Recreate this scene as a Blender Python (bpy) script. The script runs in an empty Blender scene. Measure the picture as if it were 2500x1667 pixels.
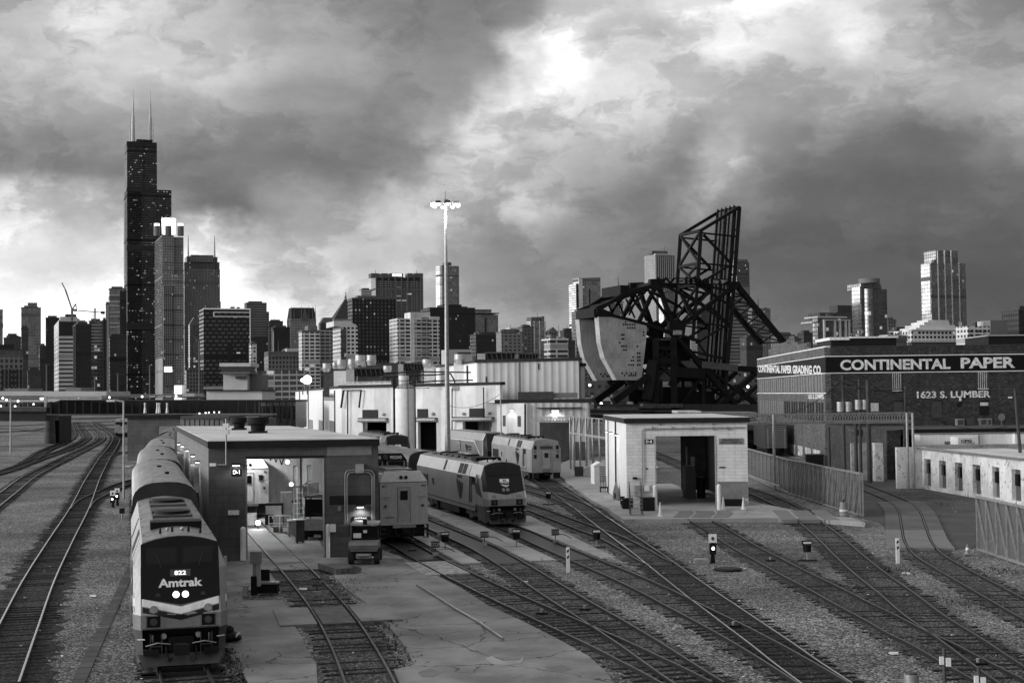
import bpy, bmesh, math, random
from mathutils import Vector, Matrix
random.seed(7)
R = math.radians
scn = bpy.context.scene
COL = scn.collection
# ------------------------------------------------------------------ camera
CAMZ = 8.95; F = 50/36*2500; PITCH = R(2.12); ROLL = .012
fv = Vector((0, math.cos(PITCH), math.sin(PITCH))); r0 = Vector((1, 0, 0)); u0 = r0.cross(fv)
ax = r0*math.cos(ROLL) - u0*math.sin(ROLL); bx_ = r0*math.sin(ROLL) + u0*math.cos(ROLL)
cam = bpy.data.objects.new('camera', bpy.data.cameras.new('camera')); COL.objects.link(cam)
m = Matrix.Identity(4)
for i in range(3):
    m[i][0] = ax[i]; m[i][1] = bx_[i]; m[i][2] = -fv[i]
m[2][3] = CAMZ
cam.matrix_world = m
cam.data.lens = 50; cam.data.sensor_width = 36; cam.data.clip_start = .5; cam.data.clip_end = 20000
scn.camera = cam
scn.view_settings.view_transform = 'Standard'; scn.view_settings.look = 'None'
scn.view_settings.exposure = 0; scn.view_settings.gamma = 1
CL = Vector((0, 0, CAMZ))
def ray(x, y): return ax*((x-1250)/F) + bx_*((833.5-y)/F) + fv
def PZ(x, y, z=.15):                       # photo pixel -> point at height z
    d = ray(x, y); return CL + d*((z-CAMZ)/d.z)
def PY(x, y, Y):                           # photo pixel -> point at distance Y
    d = ray(x, y); return CL + d*(Y/d.y)
# ------------------------------------------------------------------ node helper
class NT:
    def __init__(s, nt): s.nt = nt; nt.nodes.clear()
    def n(s, t, **k):
        o = s.nt.nodes.new(t)
        for a, b in k.items(): setattr(o, a, b)
        return o
    def put(s, sock, v):
        if isinstance(v, bpy.types.NodeSocket): s.nt.links.new(v, sock)
        elif v is not None: sock.default_value = v
    def m(s, op, a, b=None, c=None, clamp=False):
        o = s.n('ShaderNodeMath', operation=op, use_clamp=clamp)
        for i, v in enumerate((a, b, c)): s.put(o.inputs[i], v)
        return o.outputs[0]
    def noise(s, vec, scale, detail=4, rough=.55, dist=0, lac=2):
        o = s.n('ShaderNodeTexNoise'); s.put(o.inputs['Vector'], vec)
        o.inputs['Scale'].default_value = scale; o.inputs['Detail'].default_value = detail
        o.inputs['Roughness'].default_value = rough; o.inputs['Distortion'].default_value = dist
        return o.outputs['Fac']
    def comb(s, x, y, z):
        o = s.n('ShaderNodeCombineXYZ')
        for i, v in enumerate((x, y, z)): s.put(o.inputs[i], v)
        return o.outputs[0]
    def sep(s, v):
        o = s.n('ShaderNodeSeparateXYZ'); s.put(o.inputs[0], v); return o.outputs
    def mixf(s, f, a, b):
        o = s.n('ShaderNodeMix', data_type='FLOAT'); s.put(o.inputs[0], f); s.put(o.inputs[2], a); s.put(o.inputs[3], b)
        return o.outputs[0]
    def rng(s, v, a, b, c=0., d=1.):
        o = s.n('ShaderNodeMapRange', interpolation_type='SMOOTHSTEP')
        s.put(o.inputs[0], v)
        for i, q in enumerate((a, b, c, d)): s.put(o.inputs[i+1], q)
        return o.outputs[0]
    def wn(s, vec):
        o = s.n('ShaderNodeTexWhiteNoise', noise_dimensions='3D'); s.put(o.inputs['Vector'], vec); return o.outputs['Value']
def lin(v): v /= 255; return v/12.92 if v <= .04045 else ((v+.055)/1.055)**2.4
# ------------------------------------------------------------------ sky
SUN_AZ = R(-108); SUN_EL = R(15)          # to the left and behind the camera
world = bpy.data.worlds.new('World'); scn.world = world; world.use_nodes = True
w = NT(world.node_tree)
geo = w.n('ShaderNodeTexCoord').outputs['Generated']
nrm = w.n('ShaderNodeVectorMath', operation='NORMALIZE'); w.put(nrm.inputs[0], geo)
dx, dy, dz = w.sep(nrm.outputs[0])
hl = w.m('SQRT', w.m('ADD', w.m('MULTIPLY', dx, dx), w.m('MULTIPLY', dy, dy)))
U = w.m('DIVIDE', dx, w.m('MAXIMUM', hl, .001))
V = w.m('DIVIDE', dz, w.m('MAXIMUM', hl, .05))         # tan of elevation
q = w.comb(w.m('MULTIPLY', U, 1.0), w.m('MULTIPLY', V, 1.35), w.m('MULTIPLY', dy, .8))
n1 = w.noise(q, 7, 5, .6); n2 = w.noise(w.comb(w.m('ADD', U, 7.3), w.m('MULTIPLY', V, 1.35), w.m('MULTIPLY', dy, .8)), 7, 5, .6)
n3 = w.noise(q, 26, 4, .6)
U2 = w.m('ADD', U, w.m('MULTIPLY', w.m('SUBTRACT', n1, .5), .115))
V2 = w.m('ADD', V, w.m('MULTIPLY', w.m('SUBTRACT', n2, .5), .065))
V2 = w.m('ADD', V2, w.m('MULTIPLY', w.m('SUBTRACT', n3, .5), .02))
rows = [
 (960, [(0,253),(600,248),(900,205),(1300,165),(1800,112),(2500,86)]),
 (800, [(-300,252),(0,253),(300,252),(500,246),(690,252),(760,220),(900,195),(1000,192),(1150,168),(1300,160),(1400,152),(1500,128),(1800,104),(1980,94),(2200,86),(2500,82)]),
 (700, [(-300,253),(0,253),(150,232),(300,247),(430,252),(550,242),(650,195),(700,205),(800,205),(950,190),(1100,168),(1200,138),(1300,124),(1450,114),(1600,105),(1900,90),(2200,85),(2500,80)]),
 (600, [(-300,253),(0,250),(150,244),(300,240),(430,230),(600,205),(750,176),(900,162),(1050,164),(1150,134),(1300,120),(1500,108),(1700,98),(1900,88),(2200,86),(2500,84)]),
 (500, [(-300,235),(0,195),(100,205),(250,190),(400,140),(500,104),(600,98),(700,132),(800,148),(900,152),(1000,172),(1150,168),(1300,168),(1450,126),(1600,104),(1720,138),(1800,106),(2000,92),(2250,92),(2500,88)]),
 (400, [(-300,190),(0,116),(150,118),(300,124),(500,120),(750,108),(900,104),(1000,118),(1100,175),(1200,186),(1320,186),(1450,168),(1550,146),(1650,122),(1750,172),(1800,146),(2000,112),(2250,106),(2500,116)]),
 (260, [(-300,165),(0,150),(250,158),(500,144),(800,128),(1000,112),(1100,122),(1200,180),(1300,188),(1420,184),(1600,176),(1750,168),(1900,165),(2200,156),(2500,158)]),
 (130, [(-300,170),(0,176),(250,190),(500,176),(800,146),(1050,122),(1200,130),(1300,196),(1380,236),(1450,192),(1600,176),(1750,200),(1950,188),(2080,212),(2200,176),(2500,150)]),
 (0, [(-300,160),(0,176),(215,222),(400,192),(700,156),(950,130),(1150,124),(1270,150),(1380,222),(1550,200),(1700,216),(1900,222),(2100,190),(2300,168),(2500,140)]),
]
u_of = lambda x: math.sin(math.atan((x-1250)/F))
ULO, UHI = u_of(-400), u_of(2700)
uf = w.rng(U2, 0, 1); uf = w.m('DIVIDE', w.m('SUBTRACT', U2, ULO), UHI-ULO, clamp=True)
prev = None
for i, (y, st) in enumerate(rows):
    cr = w.n('ShaderNodeValToRGB'); e = cr.color_ramp; e.interpolation = 'EASE'
    w.put(cr.inputs[0], uf)
    e.elements[0].position = (u_of(st[0][0])-ULO)/(UHI-ULO); e.elements[1].position = (u_of(st[-1][0])-ULO)/(UHI-ULO)
    v = lin(st[0][1]); e.elements[0].color = (v, v, v, 1); v = lin(st[-1][1]); e.elements[1].color = (v, v, v, 1)
    for x, g in st[1:-1]:
        el = e.elements.new((u_of(x)-ULO)/(UHI-ULO)); v = lin(g); el.color = (v, v, v, 1)
    vy = (962-y)/F/1.0
    if prev is None: cur = cr.outputs[0]
    else:
        f = w.rng(V2, pv, vy); mx = w.n('ShaderNodeMix', data_type='RGBA')
        w.put(mx.inputs[0], f); w.put(mx.inputs[6], cur); w.put(mx.inputs[7], cr.outputs[0]); cur = mx.outputs[2]
    prev = cr; pv = vy
bw = w.n('ShaderNodeRGBToBW'); w.put(bw.inputs[0], cur); C = bw.outputs[0]
hi = w.rng(V, .30, .9); C = w.mixf(hi, C, .31)                        # high deck of cloud
det = w.noise(q, 14, 6, .55); det2 = w.noise(w.comb(U, w.m('MULTIPLY', V, 2.6), 3.1), 5, 7, .6)
wq = w.comb(w.m('ADD', U, w.m('MULTIPLY', w.m('SUBTRACT', n3, .5), .07)), w.m('MULTIPLY', w.m('ADD', V, w.m('MULTIPLY', w.m('SUBTRACT', n1, .5), .05)), 1.5), w.m('MULTIPLY', dy, .8))
b1 = w.noise(wq, 11, 10, .6); b2 = w.noise(wq, 30, 6, .6)
rid = w.m('SUBTRACT', 1, w.m('MULTIPLY', w.m('ABSOLUTE', w.m('SUBTRACT', b1, .5)), 5), clamp=True)
puff = w.m('MULTIPLY', w.rng(b1, .45, .55, .84, 1.14), w.rng(w.noise(wq, 5, 8, .62), .46, .54, .88, 1.11)); amp = w.rng(C, .05, .5, .6, 1.05)
dd_ = w.m('MULTIPLY', puff, w.rng(b2, .3, .7, .92, 1.09)); dd_ = w.m('MULTIPLY', dd_, w.m('ADD', 1, w.m('MULTIPLY', w.m('POWER', rid, 3), .07)))
C = w.m('MULTIPLY', C, w.m('ADD', 1, w.m('MULTIPLY', w.m('SUBTRACT', dd_, 1), amp)))
C = w.m('MULTIPLY', C, w.rng(det, .25, .75, .90, 1.11)); C = w.m('MULTIPLY', C, w.rng(det2, .3, .7, .86, 1.15))
west = w.rng(U, -.38, -.8, 1.0, 2.8); C = w.m('MULTIPLY', C, w.m('MULTIPLY', west, 1.06)); lowleft = w.m('MULTIPLY', w.rng(U, -.10, -.24, 0., 1.), w.rng(V, .13, .05, 0., 1.)); C = w.m('MULTIPLY', C, w.m('ADD', 1, w.m('MULTIPLY', lowleft, .35)))
C = w.m('MULTIPLY', C, w.rng(V, -.02, .0, .25, 1.0))
sky = w.n('ShaderNodeTexSky', sky_type='NISHITA', sun_disc=False, sun_elevation=SUN_EL, sun_rotation=SUN_AZ)
sb = w.n('ShaderNodeRGBToBW'); w.put(sb.inputs[0], sky.outputs[0])
C = w.m('ADD', C, w.m('MULTIPLY', w.m('MINIMUM', sb.outputs[0], 1.5), .02))
bg = w.n('ShaderNodeBackground'); w.put(bg.inputs[0], w.comb(C, C, C)); bg.inputs[1].default_value = 1.0
wo = w.n('ShaderNodeOutputWorld'); w.put(wo.inputs[0], bg.outputs[0])
sd = bpy.data.lights.new('sun', 'SUN'); sd.energy = 1.5; sd.angle = R(14); sd.color = (1, 1, 1)
sun = bpy.data.objects.new('sun', sd); COL.objects.link(sun)
sv = Vector((math.sin(SUN_AZ)*math.cos(SUN_EL), math.cos(SUN_AZ)*math.cos(SUN_EL), math.sin(SUN_EL)))
sun.rotation_euler = sv.to_track_quat('Z', 'Y').to_euler(); sun.location = (-40, -20, 60)
# ------------------------------------------------------------------ materials
def gm(name, v, rough=.6, metal=0, var=.25, scale=1.5, bump=0, bscale=20, streak=0, spec=.5, emit=0, fine=.1):
    M = bpy.data.materials.new(name); M.use_nodes = True; t = NT(M.node_tree)
    P = t.n('ShaderNodeBsdfPrincipled'); o = t.n('ShaderNodeOutputMaterial'); t.put(o.inputs[0], P.outputs[0])
    co = t.n('ShaderNodeTexCoord').outputs['Object']
    c = v
    if var:
        a = t.noise(co, scale, 6, .65); c = t.m('MULTIPLY', v, t.rng(a, .25, .75, 1-var, 1+var))
        if fine:
            b = t.noise(co, scale*14, 3, .6); c = t.m('MULTIPLY', c, t.rng(b, .25, .75, 1-fine, 1+fine))
    if streak:
        x, y, z = t.sep(co); s_ = t.noise(t.comb(t.m('MULTIPLY', x, 5), t.m('MULTIPLY', y, 5), t.m('MULTIPLY', z, .35)), 1.0, 5, .65)
        c = t.m('MULTIPLY', c, t.rng(s_, .42, .75, 1.0, 1-streak))
    if isinstance(c, float) or isinstance(c, int): P.inputs['Base Color'].default_value = (c, c, c, 1)
    else: t.put(P.inputs['Base Color'], t.comb(c, c, c))
    P.inputs['Roughness'].default_value = rough; P.inputs['Metallic'].default_value = metal
    P.inputs['Specular IOR Level'].default_value = spec
    if emit:
        P.inputs['Emission Color'].default_value = (1, 1, 1, 1); P.inputs['Emission Strength'].default_value = emit
    if bump:
        bn = t.n('ShaderNodeBump'); bn.inputs['Strength'].default_value = bump; bn.inputs['Distance'].default_value = .05
        t.put(bn.inputs['Height'], t.noise(co, bscale, 5, .6)); t.put(P.inputs['Normal'], bn.outputs[0])
    M['v'] = v
    return M
def facade(name, cw, ch, ww, wh, wall, glass, lit=.04, gmetal=.4, grough=.2, emit=1.0, wrough=.75, stripe=0):
    M = bpy.data.materials.new(name); M.use_nodes = True; t = NT(M.node_tree)
    P = t.n('ShaderNodeBsdfPrincipled'); o = t.n('ShaderNodeOutputMaterial'); t.put(o.inputs[0], P.outputs[0])
    x, y, z = t.sep(t.n('ShaderNodeTexCoord').outputs['Object'])
    u = t.m('DIVIDE', t.m('ADD', t.m('ADD', x, y), 4000.13), cw); v = t.m('DIVIDE', t.m('ADD', z, .37), ch)
    cu, cv = t.m('FLOOR', u), t.m('FLOOR', v)
    if stripe: u = t.m('ADD', u, t.m('MULTIPLY', t.m('MODULO', cv, 2), .5)); cu = t.m('FLOOR', u)
    a = t.m('LESS_THAN', t.m('ABSOLUTE', t.m('SUBTRACT', t.m('FRACT', u), .5)), ww/2)
    b = t.m('LESS_THAN', t.m('ABSOLUTE', t.m('SUBTRACT', t.m('FRACT', v), .5)), wh/2)
    mask = t.m('MULTIPLY', a, b)
    r1 = t.wn(t.comb(cu, cv, 1.5)); r2 = t.wn(t.comb(cu, cv, 9.5)); r3 = t.wn(t.comb(t.m('FLOOR', t.m('DIVIDE', cu, 4)), cv, 3.5))
    isl = t.m('LESS_THAN', r1, t.m('MULTIPLY', lit*2.6, t.m('MULTIPLY', r3, t.m('GREATER_THAN', r3, .55))))
    g = t.m('MULTIPLY', glass, t.m('ADD', .8, t.m('MULTIPLY', r2, .4)))
    big = t.noise(t.comb(x, y, t.m('MULTIPLY', z, .5)), .03, 3, .6)
    wl = t.m('MULTIPLY', wall, t.rng(big, .3, .7, .85, 1.15))
    mech = t.m('LESS_THAN', t.m('ABSOLUTE', t.m('SUBTRACT', t.m('MODULO', cv, 19), 12)), .6); wl = t.m('MULTIPLY', wl, t.m('SUBTRACT', 1, t.m('MULTIPLY', mech, .45))); mask = t.m('MULTIPLY', mask, t.m('SUBTRACT', 1, mech))
    r4 = t.wn(t.comb(t.m('FLOOR', t.m('DIVIDE', cu, 3)), t.m('FLOOR', t.m('DIVIDE', cv, 2)), 7.5)); g = t.m('MULTIPLY', g, t.m('ADD', .75, t.m('MULTIPLY', r4, .5)))
    c = t.mixf(mask, wl, g); t.put(P.inputs['Base Color'], t.comb(c, c, c))
    t.put(P.inputs['Roughness'], t.mixf(mask, wrough, grough)); t.put(P.inputs['Metallic'], t.m('MULTIPLY', mask, gmetal))
    P.inputs['Emission Color'].default_value = (1, 1, 1, 1)
    t.put(P.inputs['Emission Strength'], t.m('MULTIPLY', t.m('MULTIPLY', isl, mask), t.m('MULTIPLY', emit*.42, t.m('POWER', r2, 1.5))))
    return M
def blockwall(name, v, cw=.41, ch=.2, mort=.55, var=.15, dirt=.25, mw=.012, off=.5, patch=0):
    """painted block or brick wall: courses follow (x+y, z) of the object"""
    M = bpy.data.materials.new(name); M.use_nodes = True; t = NT(M.node_tree)
    P = t.n('ShaderNodeBsdfPrincipled'); o = t.n('ShaderNodeOutputMaterial'); t.put(o.inputs[0], P.outputs[0])
    co = t.n('ShaderNodeTexCoord').outputs['Object']; x, y, z = t.sep(co)
    uv = t.comb(t.m('ADD', x, y), z, 0)
    br = t.n('ShaderNodeTexBrick'); t.put(br.inputs['Vector'], uv); br.offset = off
    br.inputs['Color1'].default_value = (1, 1, 1, 1); br.inputs['Color2'].default_value = (1-var*2, 1-var*2, 1-var*2, 1)
    br.inputs['Mortar'].default_value = (mort,)*3+(1,); br.inputs['Scale'].default_value = 1
    br.inputs['Mortar Size'].default_value = mw; br.inputs['Brick Width'].default_value = cw; br.inputs['Row Height'].default_value = ch
    bb = t.n('ShaderNodeRGBToBW'); t.put(bb.inputs[0], br.outputs['Color'])
    c = t.m('MULTIPLY', bb.outputs[0], v)
    c = t.m('MULTIPLY', c, t.rng(t.noise(co, .5, 6, .65), .3, .75, 1+dirt*.4, 1-dirt))
    s_ = t.noise(t.comb(t.m('MULTIPLY', x, 3), t.m('MULTIPLY', y, 3), t.m('MULTIPLY', z, .3)), 1.0, 5, .65)
    c = t.m('MULTIPLY', c, t.rng(s_, .5, .8, 1.0, 1-dirt))
    if patch:
        pn = t.noise(co, 2.2, 8, .75); pk = t.rng(pn, .56, .60); c = t.mixf(pk, c, v*patch)
    t.put(P.inputs['Base Color'], t.comb(c, c, c)); P.inputs['Roughness'].default_value = .85
    bn = t.n('ShaderNodeBump'); bn.inputs['Strength'].default_value = .4; bn.inputs['Distance'].default_value = .01
    t.put(bn.inputs['Height'], bb.outputs[0]); t.put(P.inputs['Normal'], bn.outputs[0])
    return M
def corrug(name, v, period=.3, depth=.05, dirt=.2, horiz=False, rough=.5, metal=0, dark=.25):
    M = bpy.data.materials.new(name); M.use_nodes = True; t = NT(M.node_tree)
    P = t.n('ShaderNodeBsdfPrincipled'); o = t.n('ShaderNodeOutputMaterial'); t.put(o.inputs[0], P.outputs[0])
    co = t.n('ShaderNodeTexCoord').outputs['Object']; x, y, z = t.sep(co)
    u = z if horiz else t.m('ADD', x, y)
    s_ = t.m('SINE', t.m('MULTIPLY', u, 2*math.pi/period))
    k = t.m('MULTIPLY', t.m('ADD', s_, 1), .5)
    c = t.m('MULTIPLY', v, t.m('SUBTRACT', 1, t.m('MULTIPLY', t.m('GREATER_THAN', k, .72), dark)))
    c = t.m('MULTIPLY', c, t.rng(t.noise(co, .35, 6, .65), .3, .75, 1+dirt*.3, 1-dirt))
    st = t.noise(t.comb(t.m('MULTIPLY', x, 2.5), t.m('MULTIPLY', y, 2.5), t.m('MULTIPLY', z, .2)), 1.0, 5, .65)
    c = t.m('MULTIPLY', c, t.rng(st, .5, .8, 1.0, 1-dirt))
    t.put(P.inputs['Base Color'], t.comb(c, c, c)); P.inputs['Roughness'].default_value = rough; P.inputs['Metallic'].default_value = metal
    bn = t.n('ShaderNodeBump'); bn.inputs['Strength'].default_value = .6; bn.inputs['Distance'].default_value = depth
    t.put(bn.inputs['Height'], k); t.put(P.inputs['Normal'], bn.outputs[0])
    return M
def gravel(name, v, sc=14, contrast=1.3):
    M = bpy.data.materials.new(name); M.use_nodes = True; t = NT(M.node_tree)
    P = t.n('ShaderNodeBsdfPrincipled'); o = t.n('ShaderNodeOutputMaterial'); t.put(o.inputs[0], P.outputs[0])
    pos = t.n('ShaderNodeNewGeometry').outputs['Position']
    vo = t.n('ShaderNodeTexVoronoi'); t.put(vo.inputs['Vector'], pos); vo.inputs['Scale'].default_value = sc
    r = t.sep(vo.outputs['Color'])[0]
    c = t.m('MULTIPLY', v, t.m('ADD', 1-contrast*.55, t.m('MULTIPLY', t.m('POWER', r, 2.2), contrast*1.75)))
    c = t.m('MULTIPLY', c, t.m('SUBTRACT', 1.18, t.m('MULTIPLY', vo.outputs['Distance'], .75)))
    c = t.m('MULTIPLY', c, t.rng(t.noise(pos, .10, 7, .62), .32, .68, .58, 1.36))
    c = t.m('MULTIPLY', c, t.rng(t.noise(pos, 1.3, 6, .7), .3, .7, .84, 1.16))
    c = t.m('MULTIPLY', c, t.rng(t.noise(pos, .5, 5, .7), .60, .72, 1.0, .62))
    t.put(P.inputs['Base Color'], t.comb(c, c, c)); P.inputs['Roughness'].default_value = .9; P.inputs['Specular IOR Level'].default_value = .2
    bn = t.n('ShaderNodeBump'); bn.inputs['Strength'].default_value = .7; bn.inputs['Distance'].default_value = .04; bn.invert = True
    t.put(bn.inputs['Height'], vo.outputs['Distance']); t.put(P.inputs['Normal'], bn.outputs[0])
    return M
def concrete(name, v, crack=.6, patchy=.45, rough=.75):
    M = bpy.data.materials.new(name); M.use_nodes = True; t = NT(M.node_tree)
    P = t.n('ShaderNodeBsdfPrincipled'); o = t.n('ShaderNodeOutputMaterial'); t.put(o.inputs[0], P.outputs[0])
    pos = t.n('ShaderNodeNewGeometry').outputs['Position']; x, y, z = t.sep(pos)
    c = t.m('MULTIPLY', v, t.rng(t.noise(pos, .35, 8, .65, .3), .3, .72, 1+patchy*.5, 1-patchy))
    c = t.m('MULTIPLY', c, t.rng(t.noise(pos, 12, 4, .7), .3, .7, .86, 1.12))
    c = t.m('MULTIPLY', c, t.rng(t.noise(t.comb(x, t.m('MULTIPLY', y, 6), 0), .8, 6, .7), .58, .75, 1.0, .66))
    if crack:
        wv = t.n('ShaderNodeVectorMath', operation='ADD'); nn = t.n('ShaderNodeTexNoise'); t.put(nn.inputs['Vector'], pos)
        nn.inputs['Scale'].default_value = 1.1; nn.inputs['Detail'].default_value = 5
        t.put(wv.inputs[0], pos); t.put(wv.inputs[1], nn.outputs['Color'])
        vo = t.n('ShaderNodeTexVoronoi', feature='DISTANCE_TO_EDGE'); t.put(vo.inputs['Vector'], wv.outputs[0]); vo.inputs['Scale'].default_value = .33
        ln = t.rng(vo.outputs['Distance'], .003, .014, 1-crack, 1.0)
        gate = t.rng(t.noise(pos, .13, 2, .5), .42, .52); ln = t.mixf(gate, 1.0, ln); c = t.m('MULTIPLY', c, ln)
        # expansion joints in slabs about 6 m long
        jy = t.m('ABSOLUTE', t.m('SUBTRACT', t.m('FRACT', t.m('DIVIDE', t.m('ADD', t.m('MULTIPLY', y, .96), t.m('MULTIPLY', x, .28)), 6.1)), .5))
        c = t.m('MULTIPLY', c, t.rng(jy, .002, .005, .6, 1.0))
    t.put(P.inputs['Base Color'], t.comb(c, c, c))
    t.put(P.inputs['Roughness'], t.rng(t.noise(pos, .25, 5, .6), .35, .65, rough-.12, rough+.12))
    bn = t.n('ShaderNodeBump'); bn.inputs['Strength'].default_value = .25; bn.inputs['Distance'].default_value = .01
    t.put(bn.inputs['Height'], t.noise(pos, 25, 4, .6)); t.put(P.inputs['Normal'], bn.outputs[0])
    return M
MT = dict(
 ballast=gravel('ballast', .225), ballast_dark=gravel('ballast_dark', .055), ballast_mid=gravel('ballast_mid', .11),
 sleeper=gm('sleeper_wood', .010, .85, var=.4, scale=3, bump=.3, bscale=30, spec=.15), rail=gm('rail_steel', .008, .8, 0, var=.3, scale=.8), rail_head=gm('rail_head', .5, .2, .95, var=.2, scale=.5), rail_head2=gm('rail_head_dull', .07, .35, .6, var=.5, scale=.35),
 rail_shiny=gm('rail_polished', .42, .28, .85, var=.15, scale=.8), concrete=concrete('concrete', .235, .9), concrete2=concrete('concrete_pale', .36, .55, .25),
 asphalt=concrete('asphalt', .062, .5, .3, .8), black=gm('black_paint', .010, .6, var=.3, spec=.25), blacksteel=gm('black_steel', .007, .65, 0, var=.5, scale=.6, spec=.2),
 darkgrey=gm('dark_grey_metal', .06, .55, .2, var=.3), grey=gm('grey_metal', .22, .5, .3, var=.2), lightgrey=gm('light_grey_metal', .42, .45, .3, var=.2),
 white=gm('white_paint', .82, .5, var=.12, streak=.2), glass=gm('dark_glass', .008, .12, 0, var=0, spec=.35), galv=gm('galvanised', .36, .42, .5, var=.25, scale=3),
 lamp=gm('lamp_glow', 1, .5, var=0, emit=7), lamp_s=gm('lamp_glow_soft', 1, .5, var=0, emit=3), sign_black=gm('sign_black', .006, .6, var=0, spec=.2),
 sign_white=gm('sign_white', .8, .5, var=.05), silver=gm('silver_paint', .34, .32, .5, var=.12, scale=.8, streak=.22), silver2=gm('silver_paint_worn', .38, .42, .35, var=.2, scale=.7, streak=.3),
 navy=gm('dark_blue_paint', .012, .35, 0, var=.2, scale=.8, spec=.3), mask_black=gm('nose_black', .004, .3, 0, var=.3, spec=.25), roofgrey=gm('loco_roof', .25, .36, .6, var=.45, scale=1.4, streak=.35), under=gm('underframe', .010, .65, .1, var=.4, spec=.3),
 truckgrey=gm('truck_grey', .07, .6, .3, var=.4), rubber=gm('rubber', .015, .8, var=.2), wood=gm('weathered_wood', .12, .85, var=.4, scale=2, streak=.3, bump=.3),
 polewood=gm('pole_wood', .055, .85, var=.3, scale=2, streak=.4), roofmem=gm('roof_membrane', .62, .6, var=.3, scale=.25, fine=.15), orange=gm('cone_plastic', .25, .5, var=.2),
)
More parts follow.
